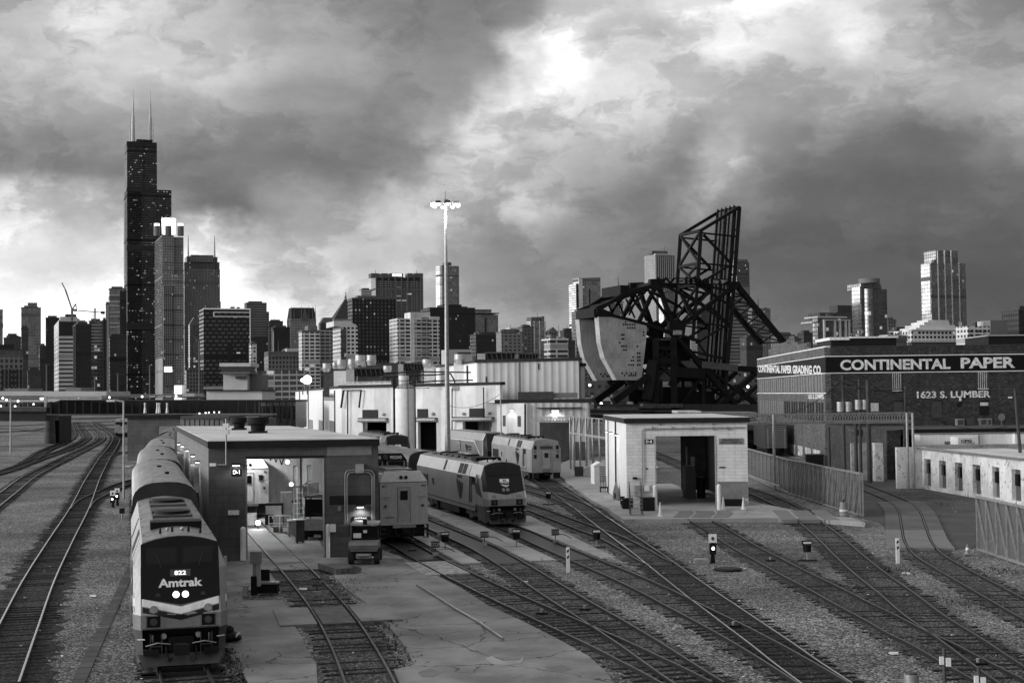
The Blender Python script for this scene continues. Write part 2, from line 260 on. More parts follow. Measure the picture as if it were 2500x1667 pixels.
# ------------------------------------------------------------------ objects
WM = {}
def tag(o, label=None, cat=None, group=None, kind=None):
    if label: o['label'] = label
    if cat: o['category'] = cat
    if group: o['group'] = group
    if kind: o['kind'] = kind
    return o
def empty(name, loc, rz=0, label=None, cat=None, group=None):
    o = bpy.data.objects.new(name, None); COL.objects.link(o); o.empty_display_size = .5
    o.location = loc; o.rotation_euler = (0, 0, rz)
    WM[o] = Matrix.Translation(Vector(loc)) @ Matrix.Rotation(rz, 4, 'Z')
    tag(o, label, cat, group); return o
class MB:
    def __init__(s): s.v = []; s.f = []; s.sm = []
    def add(s, vs, fs, smooth=False):
        n = len(s.v); s.v += [Vector(p) for p in vs]
        for f in fs: s.f.append([i+n for i in f]); s.sm.append(smooth)
        return s
    def box(s, x0, x1, y0, y1, z0, z1):
        return s.add([(x0,y0,z0),(x1,y0,z0),(x1,y1,z0),(x0,y1,z0),(x0,y0,z1),(x1,y0,z1),(x1,y1,z1),(x0,y1,z1)],
                     [(0,3,2,1),(4,5,6,7),(0,1,5,4),(1,2,6,5),(2,3,7,6),(3,0,4,7)])
    def bar(s, p, q, w, h=None, up=(0,0,1)):
        p = Vector(p); q = Vector(q); h = h or w; d = q-p
        if d.length < 1e-6: return s
        d.normalize(); up = Vector(up)
        if abs(d.dot(up)) > .97: up = Vector((0,1,0))
        a = d.cross(up).normalized()*w/2; b = a.cross(d).normalized()*h/2
        return s.add([p-a-b, p+a-b, p+a+b, p-a+b, q-a-b, q+a-b, q+a+b, q-a+b],
                     [(0,3,2,1),(4,5,6,7),(0,1,5,4),(1,2,6,5),(2,3,7,6),(3,0,4,7)])
    def cyl(s, p, q, r, r2=None, n=10, caps=True):
        p = Vector(p); q = Vector(q); r2 = r if r2 is None else r2; d = (q-p).normalized()
        up = Vector((0,0,1)) if abs(d.z) < .9 else Vector((1,0,0)); a = d.cross(up).normalized(); b = d.cross(a)
        vs = [p+(a*math.cos(2*math.pi*i/n)+b*math.sin(2*math.pi*i/n))*r for i in range(n)] + \
             [q+(a*math.cos(2*math.pi*i/n)+b*math.sin(2*math.pi*i/n))*r2 for i in range(n)]
        s.add(vs, [(i, (i+1) % n, n+(i+1) % n, n+i) for i in range(n)], True)
        if caps: s.add(vs[:n], [tuple(range(n))[::-1]]); s.add(vs[n:], [tuple(range(n))])
        return s
    def tube(s, pts, r, n=6):
        for a, b in zip(pts[:-1], pts[1:]): s.cyl(a, b, r, n=n)
        return s
    def ball(s, c, r, n=8, sz=1):
        c = Vector(c); vs = []; fs = []
        for j in range(n+1):
            t = math.pi*j/n
            for i in range(n*2): a = math.pi*i/n; vs.append(c+Vector((math.sin(t)*math.cos(a)*r, math.sin(t)*math.sin(a)*r, math.cos(t)*r*sz)))
        for j in range(n):
            for i in range(n*2): k = (i+1) % (n*2); fs.append((j*n*2+i, (j+1)*n*2+i, (j+1)*n*2+k, j*n*2+k))
        return s.add(vs, fs, True)
    def prism(s, pts, z0, z1):
        """pts 2-D outline; z0,z1 numbers or lists"""
        n = len(pts); Z0 = z0 if isinstance(z0, (list, tuple)) else [z0]*n; Z1 = z1 if isinstance(z1, (list, tuple)) else [z1]*n
        vs = [(p[0], p[1], Z0[i]) for i, p in enumerate(pts)] + [(p[0], p[1], Z1[i]) for i, p in enumerate(pts)]
        return s.add(vs, [tuple(range(n))[::-1], tuple(range(n, 2*n))] + [(i, (i+1) % n, n+(i+1) % n, n+i) for i in range(n)])
    def extr(s, prof, axis, a, b):
        """profile (u,v) extruded along axis 'x' (u=y,v=z) or 'y' (u=x,v=z)"""
        n = len(prof); P = (lambda u, v, t: (t, u, v)) if axis == 'x' else (lambda u, v, t: (u, t, v))
        vs = [P(u, v, a) for u, v in prof] + [P(u, v, b) for u, v in prof]
        return s.add(vs, [tuple(range(n)), tuple(range(n, 2*n))[::-1]] + [(i, n+i, n+(i+1) % n, (i+1) % n) for i in range(n)])
    def wall(s, p, q, z0, z1, t, ops=()):
        """straight wall p->q, thickness t to the left of p->q; openings (s0,s1,z0,z1) in metres along it"""
        p = Vector((p[0], p[1], 0)); q = Vector((q[0], q[1], 0)); L = (q-p).length; d = (q-p)/L; n = Vector((-d.y, d.x, 0))*t
        def seg(a, b, c, e):
            if b-a < 1e-4 or e-c < 1e-4: return
            A = p+d*a; B = p+d*b
            s.prism([(A.x, A.y), (B.x, B.y), (B.x+n.x, B.y+n.y), (A.x+n.x, A.y+n.y)], c, e)
        cur = 0
        for (a, b, c, e) in sorted(ops):
            seg(cur, a, z0, z1); seg(a, b, z0, c); seg(a, b, e, z1); cur = b
        seg(cur, L, z0, z1); return s
    def build(s, name, mat, parent=None, world=False, **kw):
        me = bpy.data.meshes.new(name)
        vs = s.v
        if world and parent is not None:
            inv = WM[parent].inverted(); vs = [inv @ v for v in vs]
        me.from_pydata([tuple(v) for v in vs], [], s.f)
        bm = bmesh.new(); bm.from_mesh(me); bmesh.ops.recalc_face_normals(bm, faces=bm.faces)
        bm.faces.ensure_lookup_table()
        for i, f in enumerate(bm.faces): f.smooth = s.sm[i]
        big = [f for f in bm.faces if len(f.verts) > 4]
        if big: bmesh.ops.triangulate(bm, faces=big)
        bm.to_mesh(me); bm.free()
        o = bpy.data.objects.new(name, me); COL.objects.link(o)
        me.materials.append(MT[mat] if isinstance(mat, str) else mat)
        if parent is not None: o.parent = parent; WM[o] = WM[parent]
        else: WM[o] = Matrix.Identity(4)
        tag(o, kw.get('label'), kw.get('cat'), kw.get('group'), kw.get('kind')); return o
def kids(o): return [c for c in COL.objects if c.parent is o]
def dup(root, loc, rz=None, label=None, group=None, sc=None):
    idx = {}
    for c in COL.objects:
        if c.parent: idx.setdefault(c.parent, []).append(c)
    def cp(o, par):
        c = o.copy(); COL.objects.link(c); c.parent = par
        for k in idx.get(o, []): cp(k, c)
        return c
    r = cp(root, None); r.location = loc
    if rz is not None: r.rotation_euler = (0, 0, rz)
    if sc: r.scale = sc
    if label: r['label'] = label
    if group: r['group'] = group
    return r
_tc = {}
def text(name, s, origin, xdir, height, mat, parent=None, width=None, up=(0,0,1), ext=.006, bold=.02, align='CENTER', **kw):
    """lettering standing on a plane; origin = centre of the line at mid height (world coordinates)"""
    key = (s, bold)
    if key not in _tc:
        c = bpy.data.curves.new('t', 'FONT'); c.body = s; c.extrude = .02; c.offset = bold; c.resolution_u = 3
        o = bpy.data.objects.new('t', c); COL.objects.link(o); dg = bpy.context.evaluated_depsgraph_get(); dg.update()
        me = bpy.data.meshes.new_from_object(o.evaluated_get(dg)); bpy.data.objects.remove(o); bpy.data.curves.remove(c); _tc[key] = me
    me = _tc[key].copy(); xs = [v.co.x for v in me.vertices]; ys = [v.co.y for v in me.vertices]; zs = [v.co.z for v in me.vertices]
    x0, x1, y0, y1 = min(xs), max(xs), min(ys), max(ys); k = height/(y1-y0); kx = (width/(x1-x0)) if width else k
    X = Vector(xdir).normalized(); Up = Vector(up).normalized(); Nn = X.cross(Up).normalized(); O = Vector(origin)
    inv = WM[parent].inverted() if parent is not None else Matrix.Identity(4)
    cx = (x0+x1)/2 if align == 'CENTER' else x0
    for v in me.vertices:
        v.co = inv @ (O + X*((v.co.x-cx)*kx) + Up*((v.co.y-(y0+y1)/2)*k) + Nn*(ext if v.co.z > 0 else -ext))
    me.materials.clear(); me.materials.append(MT[mat] if isinstance(mat, str) else mat); me.name = name
    o = bpy.data.objects.new(name, me); COL.objects.link(o)
    if parent is not None: o.parent = parent; WM[o] = WM[parent]
    tag(o, kw.get('label'), kw.get('cat')); return o
def slab(name, pts, ztop, mat, z0=-.3, px=True, **kw):
    P = [PZ(x, y, ztop) for x, y in pts] if px else [Vector((x, y, 0)) for x, y in pts]
    return MB().prism([(p.x, p.y) for p in P], z0, ztop).build(name, mat, None, **kw)
def catmull(pts, step=1.0):
    pts = [Vector((p[0], p[1])) for p in pts]; P = [pts[0]*2-pts[1]] + pts + [pts[-1]*2-pts[-2]]; out = []
    for i in range(1, len(P)-2):
        a, b, c, d = P[i-1], P[i], P[i+1], P[i+2]; n = max(2, int((c-b).length/step*2))
        for k in range(n):
            t = k/n; out.append(.5*((2*b)+(c-a)*t+(2*a-5*b+4*c-d)*t*t+(3*b-a-3*c+d)*t**3))
    out.append(P[-2])
    L = [0]
    for a, b in zip(out[:-1], out[1:]): L.append(L[-1]+(b-a).length)
    n = int(L[-1]/step); res = []; j = 0
    for k in range(n+1):
        s_ = k*step
        while j < len(L)-2 and L[j+1] < s_: j += 1
        t = (s_-L[j])/max(1e-9, L[j+1]-L[j]); res.append(out[j].lerp(out[j+1], min(1, t)))
    # smooth a little
    for _ in range(3): res = [res[0]] + [(res[i-1]+res[i]*2+res[i+1])/4 for i in range(1, len(res)-1)] + [res[-1]]
    return res
def light(name, loc, energy, size=.3, kind='POINT', target=None, spot=90, parent=None):
    d = bpy.data.lights.new(name, kind); d.energy = energy
    if kind == 'POINT': d.shadow_soft_size = size
    if kind == 'SPOT': d.spot_size = R(spot); d.spot_blend = .6; d.shadow_soft_size = size
    if kind == 'AREA': d.size = size
    o = bpy.data.objects.new(name, d); COL.objects.link(o); o.location = loc
    if target is not None: o.rotation_euler = (Vector(target)-Vector(loc)).to_track_quat('-Z', 'Y').to_euler()
    if parent is not None:
        o.parent = parent; o.matrix_parent_inverse = WM[parent].inverted()
    return o
# ------------------------------------------------------------------ ground, slabs
MB().add([(-6000,-200,0),(6000,-200,0),(6000,9000,0),(-6000,9000,0)], [(0,1,2,3)]).build('ground', 'ballast', kind='structure')
slab('concrete_apron', [(530,1372),(600,1368),(800,1360),(806,1386),(772,1388),(655,1392),(684,1432),(656,1440),(592,1440),(592,1464),(690,1464),(705,1491),(722,1532),(736,1552),(748,1582),(772,1619),(776,1680),(612,1680),(604,1660),(586,1632),(566,1612),(560,1590),(540,1572),(545,1480),(541,1420)], .08, 'concrete', kind='structure')
slab('concrete_apron', [(800,1360),(935,1343),(974,1356),(1012,1375),(1073,1407),(1129,1436),(1192,1477),(1272,1513),(1365,1560),(1440,1602),(1480,1640),(1520,1690),(985,1690),(961,1632),(1017,1622),(1000,1598),(980,1564),(958,1538),(935,1516),(928,1508),(930,1500),(894,1471),(875,1457),(843,1435),(821,1411),(806,1386)], .08, 'concrete', kind='structure')
slab('shed_floor', [(600,1368),(800,1360),(792,1345),(700,1160),(590,1170),(596,1362)], .075, 'concrete2', kind='structure')
P_ = [PZ(x, y, .1) for x, y in [(1001,1300),(1033,1298),(1175,1373),(1129,1375)]]
def island(a, b, name='concrete_island'):
    """a: far-left,.. pixel points along left edge (near->far), b: along right edge (far->near)"""
    return slab(name, a+b, .1, 'concrete2', kind='structure')
def back(p, q, Yt, z=.1):     # extend the edge p->q (pixels) straight on to distance Yt, returned as world xy
    A = PZ(*p, z); B = PZ(*q, z); t = (Yt-A.y)/(B.y-A.y); C_ = A.lerp(B, t); return (C_.x, C_.y)
def wisl(name, near_l, far_l, near_r, far_r, Yt):
    a, b, c, d = (PZ(*p, .1) for p in (near_l, far_l, near_r, far_r))
    e = back(near_l, far_l, Yt); f = back(near_r, far_r, Yt)
    return MB().prism([(a.x,a.y),(c.x,c.y),(d.x,d.y),f,e,(b.x,b.y)], -.3, .1).build(name, 'concrete2', None, kind='structure')
wisl('concrete_island', (1129,1375), (1001,1306), (1175,1373), (1033,1298), 104)
wisl('concrete_island', (1296,1368), (1070,1265), (1359,1366), (1080,1238), 150)
wisl('concrete_island', (1469,1359), (1280,1288), (1500,1359), (1285,1254), 104)
for nm, pts in (('track_pit', [(983,1325),(1110,1395),(1050,1395),(930,1320)]),):
    pass
def pit(cl, y0, y1, hw=.62, z=.03):
    pass
# slabs round the small block building on the right
slab('concrete_slab', [(1489,1246),(1523,1267),(1660,1266),(1900,1264),(2055,1270),(2112,1275),(2080,1262),(2000,1259),(1940,1245),(1829,1222),(1700,1205),(1640,1180),(1560,1180),(1500,1205)], .30, 'concrete2', kind='structure')
slab('loading_slab', [(1340,1143),(1400,1184),(1441,1219),(1489,1243),(1560,1235),(1560,1160),(1610,1140),(1560,1110),(1400,1118)], .22, 'concrete2', kind='structure')
slab('asphalt_yard', [(2070,1150),(2095,1262),(2140,1272),(2170,1292),(2205,1295),(2222,1312),(2312,1338),(2372,1338),(2440,1300),(2560,1300),(2560,1170),(2300,1130),(2180,1128)], .03, 'asphalt', kind='structure')
slab('gravel_verge', [(2145,1192),(2170,1186),(2215,1190),(2320,1215),(2380,1225),(2372,1232),(2270,1224),(2200,1216)], .05, 'ballast_mid', kind='structure')
slab('river_road', [(1500,1030),(1900,1030),(1900,1012),(1500,1012)], .02, 'asphalt', kind='structure')
# ------------------------------------------------------------------ tracks
G = lambda *pts: [tuple(PZ(x, y)[:2]) for x, y in pts]
def W(*pts): return list(pts)
TR = {}
n_tie = {}
RAILP = [(-.08,0),(.08,0),(.08,.025),(.03,.05),(.03,.125),(.042,.135),(.042,.17),(-.042,.17),(-.042,.135),(-.03,.125),(-.03,.05),(-.08,.025)]
sl_me = [None]*4
for i in range(4):
    b = MB(); s_ = .01*i
    b.box(-1.28-.03*i, 1.28+.05*i, -.10, .10, -.12, .0); b.v = [Vector((v.x+random.uniform(-.02,.02), v.y+random.uniform(-.012,.012), v.z)) for v in b.v]
    o = b.build('sleeper', 'sleeper'); sl_me[i] = o.data; bpy.data.objects.remove(o)
def track(label, pts, bed='ballast_dark', railmat='rail', ties=True, pit_y=None, tie_z=.024, maxpart=100, bedw=1.3, tie_gap=.68, nearY=112, z0=-.02, tie_from=None, headmat='rail_head2'):
    c = catmull(pts, .5); org = min(c, key=lambda p: p.y)
    root = empty('railway_track', (org.x, org.y, 0), 0, label, 'railway track', 'railway tracks in the yard'); TR[label] = c
    tg = [(c[min(i+1, len(c)-1)]-c[max(i-1, 0)]).normalized() for i in range(len(c))]; nn = [Vector((-t.y, t.x)) for t in tg]
    step = 1
    idx = list(range(0, len(c), step)) + ([len(c)-1] if (len(c)-1) % step else [])
    for sgn in (-1, 1):
        b = MB(); n = len(RAILP); vs = []
        for i in idx:
            o_ = c[i] + nn[i]*sgn*.7535
            for (u, v) in RAILP: vs.append((o_.x+nn[i].x*u, o_.y+nn[i].y*u, v+z0))
        fs = []
        for k in range(len(idx)-1):
            for j in range(n): fs.append((k*n+j, k*n+(j+1) % n, (k+1)*n+(j+1) % n, (k+1)*n+j))
        fs.append(tuple(range(n))); fs.append(tuple(range((len(idx)-1)*n, len(idx)*n))[::-1])
        b.add(vs, fs); ra_ = b.build('rail', railmat, root, True)
        b = MB(); vs = []; fs = []
        for k, i in enumerate(idx):
            o_ = c[i] + nn[i]*sgn*.7535
            for u, v in ((.036,.150),(.024,.156),(-.024,.156),(-.036,.150)): vs.append((o_.x+nn[i].x*u, o_.y+nn[i].y*u, v+z0+.021))
            if k: fs += [(4*k-4+j, 4*k-3+j, 4*k+1+j, 4*k+j) for j in range(3)]
        b.add(vs, fs).build('rail_head', headmat, ra_, True)
    if bed:
        b = MB(); vs = []; fs = []
        for k, i in enumerate(idx):
            for s_ in (1, -1):
                w_ = (bedw + random.uniform(-.35, .30)*(bedw/1.4))*s_; vs.append((c[i].x+nn[i].x*w_, c[i].y+nn[i].y*w_, .010 + .001*len(TR)))
            if k: fs.append((2*k-2, 2*k-1, 2*k+1, 2*k))
        b.add(vs, fs).build('ballast_bed', bed, root, True)
    if ties:
        rest = MB(); cnt = 0; st = tie_gap; k = 0; L = (len(c)-1)*.5
        pos = []
        while k*st < L:
            s_ = k*st; i = min(int(s_/.5), len(c)-2); t = s_/.5-i; pos.append((c[i].lerp(c[i+1], t), tg[i])); k += 1
        pos = [p for p in pos if (tie_from is None or p[0].y < tie_from)]
        vis = sorted([j for j, (p, t) in enumerate(pos) if abs((p.x/max(p.y, 1))) < .40 and p.y > 36], key=lambda j: pos[j][0].y)[:maxpart]; vis = {j for j in vis if pos[j][0].y < nearY}
        for j, (p, t) in enumerate(pos):
            a = math.atan2(t.y, t.x)-math.pi/2 + random.uniform(-.03, .03); dz = tie_z+random.uniform(-.022, .014)+.0002*(j % 9)
            if p.y > 330: break
            if j in vis:
                o = bpy.data.objects.new('sleeper', sl_me[j % 4]); COL.objects.link(o); o.parent = root
                o.location = (p.x-org.x+random.uniform(-.13,.13), p.y-org.y, dz); o.rotation_euler = (0, 0, a)
            elif p.y > 36:
                ca, sa = math.cos(a), math.sin(a)
                q = [(-1.3,-.1),(1.3,-.1),(1.3,.1),(-1.3,.1)]
                rest.prism([(p.x+u*ca-v*sa, p.y+u*sa+v*ca) for u, v in q], -.05, dz); cnt += 1
        if cnt: rest.build('sleepers', 'sleeper', root, True, kind='stuff')
    return root
T = track
T('shiny railed main track running up the far left of the yard', G((-16,1667),(46,1524),(96.5,1411),(149,1316),(196,1235),(228,1165),(257.6,1114),(274,1092),(283,1075),(284,1066),(280,1060),(266,1050),(250,1042),(233,1030)), 'ballast_dark', bedw=1.6, headmat='rail_head')
T('second track from the left curving out of the left edge with bright rails', G((-140,1330),(-60,1262),(19,1202),(60,1170),(88,1153),(120,1136.5),(169,1113),(212,1092),(240,1076.5),(247,1067),(241,1057),(222,1041),(205,1029)), 'ballast_mid', headmat='rail_head')
T('third track curving in from the left edge below the pier', G((-90,1180),(-40,1163),(17,1147),(64,1130),(103,1116),(145,1102.5),(175,1091),(202,1076.5),(212,1067),(207,1058),(195,1041),(187,1029)), 'ballast_dark')
T('short track joining the third curve just right of the concrete pier', G((66,1127),(89,1113),(104,1101.5),(137,1087),(160,1076.5),(175,1066),(178,1058),(174,1044),(170,1031)), 'ballast_dark')
T('turnout track leaving the shiny main track beside the twin dwarf signals', G((196,1240),(203,1229),(218,1217),(255.6,1199),(295,1182),(340,1168)), 'ballast_dark')
T('small turnout track beside the lamp post far up the main track', G((249,1122),(258,1114),(282,1106),(312,1101)), 'ballast_mid')
T('track under the nearest locomotive and its silver coaches', G((464,1690),(460,1667),(441,1620)) + W((-10.9,46.8),(-16.5,67.4),(-22.7,90),(-28.3,110),(-33.6,130),(-38.6,150),(-44,175),(-49.5,207)), 'ballast_mid')
T('track running out of the open block shed at the left', G((906,1672),(904.8,1667),(880.5,1613),(859.7,1572),(831,1522),(797.6,1475),(766,1437),(721.8,1388.4),(684.4,1350),(629.7,1294)) + W((-20.3,107),(-24.1,120)), 'ballast_mid', tie_from=76.6)
T('track in front of the flat pale locomotive end with a timber crossing', G((1683,1667),(1619,1633),(1566,1607.7),(1510,1579.6),(1446,1550),(1381,1521),(1305.6,1486.7),(1224.5,1450),(1128,1404),(1045,1361.7),(983,1327)) + W((-8.2,90),(-12.4,105),(-18.1,125),(-27,156)), 'ballast_mid')
T('pit track between the two concrete islands left of the silver locomotive', G((1711,1667),(1646.7,1625.5),(1575,1577),(1518.6,1541),(1455,1502),(1400.5,1470),(1320.7,1420),(1245,1372),(1173,1332),(1063.6,1284.6)) + W((-9.2,110),(-13.2,124),(-20,147),(-28,175),(-36,205)), 'ballast_mid')
T('track under the silver locomotive with the black nose', G((2013,1667),(1960,1634),(1911.5,1605),(1836,1561.7),(1759.7,1521),(1673.5,1477.5),(1598,1439),(1514.8,1401),(1420,1361.7),(1332,1324.5),(1239,1284.6)) + W((-5.2,111),(-11.5,132),(-18.5,156),(-27,190),(-31,215)), 'ballast_mid')
T('long bright railed lead track from the worn grey locomotive to the front', G((2020,1667),(1942,1612.8),(1883.4,1569),(1811,1518),(1765,1485),(1718,1452),(1637.8,1392.4),(1608,1370),(1574.8,1345.5),(1533.5,1316.5),(1483.7,1281),(1442.4,1251.8),(1408.5,1227),(1365,1198),(1322,1169)) + W((.3,160),(-4.0,176),(-8.5,192),(-13,212)), 'ballast_dark', bedw=1.05, headmat='rail_head')
T('track joining the lead track from behind the silver locomotive nose', G((1608,1372),(1577,1356.7),(1544,1336.6),(1486.6,1307.6),(1443,1292),(1395,1274),(1347,1256),(1300,1238.4),(1264.5,1227)) + W((-4,132),(-10,155),(-18,185),(-23,212)), 'ballast_mid')
T('short diverging track crossing the lead track near the worn locomotive', G((1442,1249),(1408,1229.5),(1373,1216),(1332,1202.7),(1301,1193.8)) + W((-2,150),(-7.5,170),(-17,205)), 'ballast_mid')
T('straight track through the small white block building', G((2500,1690),(2439,1657),(2347.6,1609),(2270,1566),(2225.5,1547),(2157.5,1509.5),(2089.5,1475.5),(2019.7,1438),(1951.7,1404),(1874,1363),(1810.5,1329),(1734,1281.6),(1710,1269.6)) + W((13.8,103),(13.7,110),(13.3,140),(11,175),(5,215),(-5,250)), 'ballast_mid', tie_from=99)
T('track passing right of the white block building along the fence', G((2560,1700),(2500,1664),(2445.7,1627.7),(2399.5,1595.7),(2342.8,1556),(2254.8,1499),(2191.5,1448),(2132,1404),(2079,1360),(2041.8,1325.8),(2011,1298.6),(1967,1264.6),(1940.6,1244),(1892,1220.4)) + W((21.2,122),(20.8,135),(20.5,160),(20.5,200),(20.5,230)), 'ballast_mid')
T('curving track through the concrete road crossing at the right edge', G((2600,1535),(2530,1500),(2457,1460),(2384,1420),(2311.7,1380),(2269.7,1353.7),(2242,1322),(2230.6,1284.6),(2218.6,1246),(2193,1222),(2159,1207),(2112,1188),(2080,1177)) + W((33.2,150),(34.5,170),(35.8,190),(37,215)), 'ballast_mid', tie_from=PZ(2255,1336).y)
for i, (a, b) in enumerate((((0,1046),(110,1052)), ((0,1054),(150,1042)), ((0,1040),(90,1036)))):
    A = PZ(*a); B = PZ(*b)
    T(['distant siding track left of the concrete pier', 'farther siding track beyond the left girder span', 'farthest siding track seen under the left girder span'][i], [(A.x-60, A.y-6), (A.x, A.y), (B.x, B.y), (B.x+20, B.y+40+20*i)], 'ballast_mid', ties=False)
# dark pits between the rails
def pit_strip(label, key, ya, yb, hw=.69, z=.05, mat='asphalt'):
    c = [p for p in TR[key] if ya < p.y < yb]; vs = []; fs = []
    b = MB()
    for i, p in enumerate(c):
        t = (c[min(i+1, len(c)-1)]-c[max(0, i-1)]).normalized(); n = Vector((-t.y, t.x))
        vs += [(p.x+n.x*hw, p.y+n.y*hw, z), (p.x-n.x*hw, p.y-n.y*hw, z)]
        if i: fs.append((2*i-2, 2*i-1, 2*i+1, 2*i))
    return b.add(vs, fs).build('track_pit', mat, None, kind='structure')
KT = list(TR)
pitm = MT['pit'] = gm('oily_pit', .018, .55, var=.5, scale=.6)
pit_strip('', KT[9], PZ(1245,1371).y, 125, mat='pit')
pit_strip('', KT[10], PZ(1420,1362).y, 125, mat='pit')
pit_strip('', KT[8], PZ(1045,1362).y, 100, mat='pit')
pit_strip('', KT[14], 100, 130, mat='pit', hw=.69)
pit_strip('', KT[7], 76.6, 121, mat='concrete2', hw=.69, z=.10)
# timber crossing on the pale end track, and slabs beside rails of the shed track
def panel(name, key, ya, yb, off0, off1, mat, z, label, cat, th=.25, pxs=None, n=1, group=None, z0=None):
    c = TR[key]; seg = [(i, p) for i, p in enumerate(c) if ya <= p.y <= yb]; out = []
    per = max(1, len(seg)//n); k = 0
    for j in range(n):
        s_ = seg[j*per:(j+1)*per+1] if j < n-1 else seg[j*per:]
        if len(s_) < 2: continue
        L_ = []; R_ = []
        for i, p in s_:
            t = (c[min(i+1, len(c)-1)]-c[max(0, i-1)]).normalized(); nn = Vector((t.y, -t.x))
            L_.append(p+nn*off0); R_.append(p+nn*off1)
        if n > 1:
            g = .03; d = (L_[-1]-L_[0]).normalized()*g; L_[-1] = L_[-1]-d; R_[-1] = R_[-1]-d
        o = MB().prism([(p.x, p.y) for p in L_+R_[::-1]], z-th if z0 is None else z0, z)
        out.append(o)
    return out
ww = gm('crossing_timber', .33, .85, var=.55, scale=3, streak=.2, bump=.4); MT['xtimber'] = ww
y0_, y1_ = PZ(1100,1400).y, PZ(1040,1368).y
for k, (o0, o1, lb) in enumerate(((-.66,.66,'cracked timber crossing deck between the rails in front of the pale locomotive'),(-1.55,-.84,'narrow timber crossing strip on the near side of the rails, pale locomotive track'))):
    for p in panel('crossing_deck', KT[8], y0_, y1_, o0, o1, 'xtimber', .12, '', ''): p.build('crossing_deck', 'xtimber', None, label=lb, cat='crossing deck')
y0_, y1_ = PZ(831,1520).y, PZ(800,1478).y
for k, (o0, o1, mt, lb) in enumerate(((-.64,.64,'wood','broken timber deck between the rails of the shed track'),(-2.3,-.86,'concrete','thick concrete block on the left of the shed track rails'),(.86,2.5,'concrete','thick concrete block on the right of the shed track rails'))):
    for p in panel('crossing_deck', KT[7], y0_-.15*k, y1_+.3*(k > 0), o0, o1, mt, .12+.02*k, '', ''): p.build('crossing_deck', mt, None, label=lb, cat='crossing block')
xp = concrete('crossing_concrete', .19, 0, .2); MT['xconc'] = xp; xq = concrete('crossing_concrete_dark', .10, 0, .3); MT['xconc2'] = xq
ya, yb = PZ(2255,1337).y, PZ(2195,1223).y
lab = {0: 'centre', 1: 'left', 2: 'right'}
for k, (o0, o1) in enumerate(((-.66,.66),(-1.75,-.84),(.84,1.75))):
    ps = panel('crossing_panel', KT[16], ya, yb, o0, o1, 'xconc', .14, '', '', n=9)
    root = empty('road_crossing', tuple(PZ(2250,1330)[:2])+(0,), 0, 'concrete crossing panels %s of the curved right track' % ['between the rails', 'outside the left rail', 'outside the right rail'][k], 'road crossing')
    for j, p in enumerate(ps): p.build('concrete_panel', 'xconc' if j < 3 else 'xconc2', root, True)
ps = panel('x', KT[14], PZ(1710,1269).y-.3, 103.5, -.66, .66, 'xconc', .33, '', '')
for k, (o0, o1) in enumerate(((-.64,.64),(-1.9,-.86),(.86,1.9))):
    for p in panel('x', KT[14], PZ(1710,1269).y-.2, 104.2, o0, o1, 'xconc', .325, '', ''):
        p.build('road_slab', 'xconc', None, label='concrete crossing panel %s in front of the white block building' % ['between the rails', 'outside the left rail', 'outside the right rail'][k], cat='crossing panel')
    for p in panel('x', KT[15], PZ(1985,1275).y, PZ(1950,1250).y, o0, o1, 'xconc', .325, '', ''):
        p.build('road_slab', 'xconc', None, label='concrete crossing panel %s of the track beside the fence' % ['between the rails', 'outside the left rail', 'outside the right rail'][k], cat='crossing panel')
# ------------------------------------------------------------------ raised steel bascule bridge
BA = R(21); BZ = 400; BO = PY(1640, 960, BZ); BN = Vector((-math.sin(BA), math.cos(BA), 0))
broot = empty('bascule_bridge', (BO.x, BO.y, 0), 0, 'raised black steel railway bascule bridge with two concrete counterweights', 'bridge')
def BP(x, y, k=0.):         # zoom coordinates -> point on the near truss plane (k=0) pushed k metres back
    d = ray(1350+x/2.8, 480+y/2.8); t = BO.dot(BN)/d.dot(BN) if False else Vector((BO.x, BO.y, 0)).dot(BN)/d.dot(BN)
    return CL+d*t+BN*k
DW = 12.5
def truss(name, segs, w=1.1, mat='blacksteel', both=True, par=broot, h=None):
    for k in ((0., DW) if both else (0.,)):
        b = MB()
        for s_ in segs:
            ww_ = (s_[4] if len(s_) > 4 else w)*(.8 if (s_[4] if len(s_) > 4 else w) < 2.5 else .9)
            b.bar(BP(s_[0], s_[1], k), BP(s_[2], s_[3], k), ww_, ww_*.8)
        b.build(name, mat, par, True)
# leaf
truss('leaf_truss', [(1010,232,1275,72,1.3),(1275,72,1243,520,1.3),(1243,520,1178,1330,1.3),(1012,232,988,600,1.3),(988,600,955,985,1.1),(1030,262,1222,462,1.0),(1222,462,1035,575,1.0),
 (1010,248,1258,274,.7),(1000,455,1235,478,.7),(1060,740,1200,870,.9),(1200,870,980,1000,.9),(985,860,1200,890,.7),(1010,600,1180,640,.9),(988,600,1232,760,.9)])
for i, (u, v) in enumerate(((1010,232),(1000,455),(990,600),(965,860))):      # cross bracing between trusses
    b = MB(); b.bar(BP(u,v,0), BP(u,v,DW), .8)
    if i < 3:
        u2, v2 = ((1000,455),(990,600),(965,860))[i]; b.bar(BP(u,v,0), BP(u2,v2,DW), .6); b.bar(BP(u,v,DW), BP(u2,v2,0), .6)
    b.build('sway_bracing', 'blacksteel', broot, True)
b = MB()
for i in range(9):
    t = i/8; x = 1275+(1180-1275)*t; y = 72+(1300-72)*t; b.bar(BP(x-4,y,0), BP(x-4,y,DW), .6)
for kk in (1.5,3.8,6.2,8.6,11):
    b.bar(BP(1262,62,kk), BP(1172,1300,kk), 1.1, .7); b.bar(BP(1256,52,kk), BP(1255,80,kk), .35)
b.build('deck_stringers', 'blacksteel', broot, True)
b = MB(); 
for kk in (2.2,7.4): b.add([BP(1256,78,kk),BP(1256,78,kk+3.0),BP(1168,1290,kk+3.0),BP(1168,1290,kk)],[(0,1,2,3)])
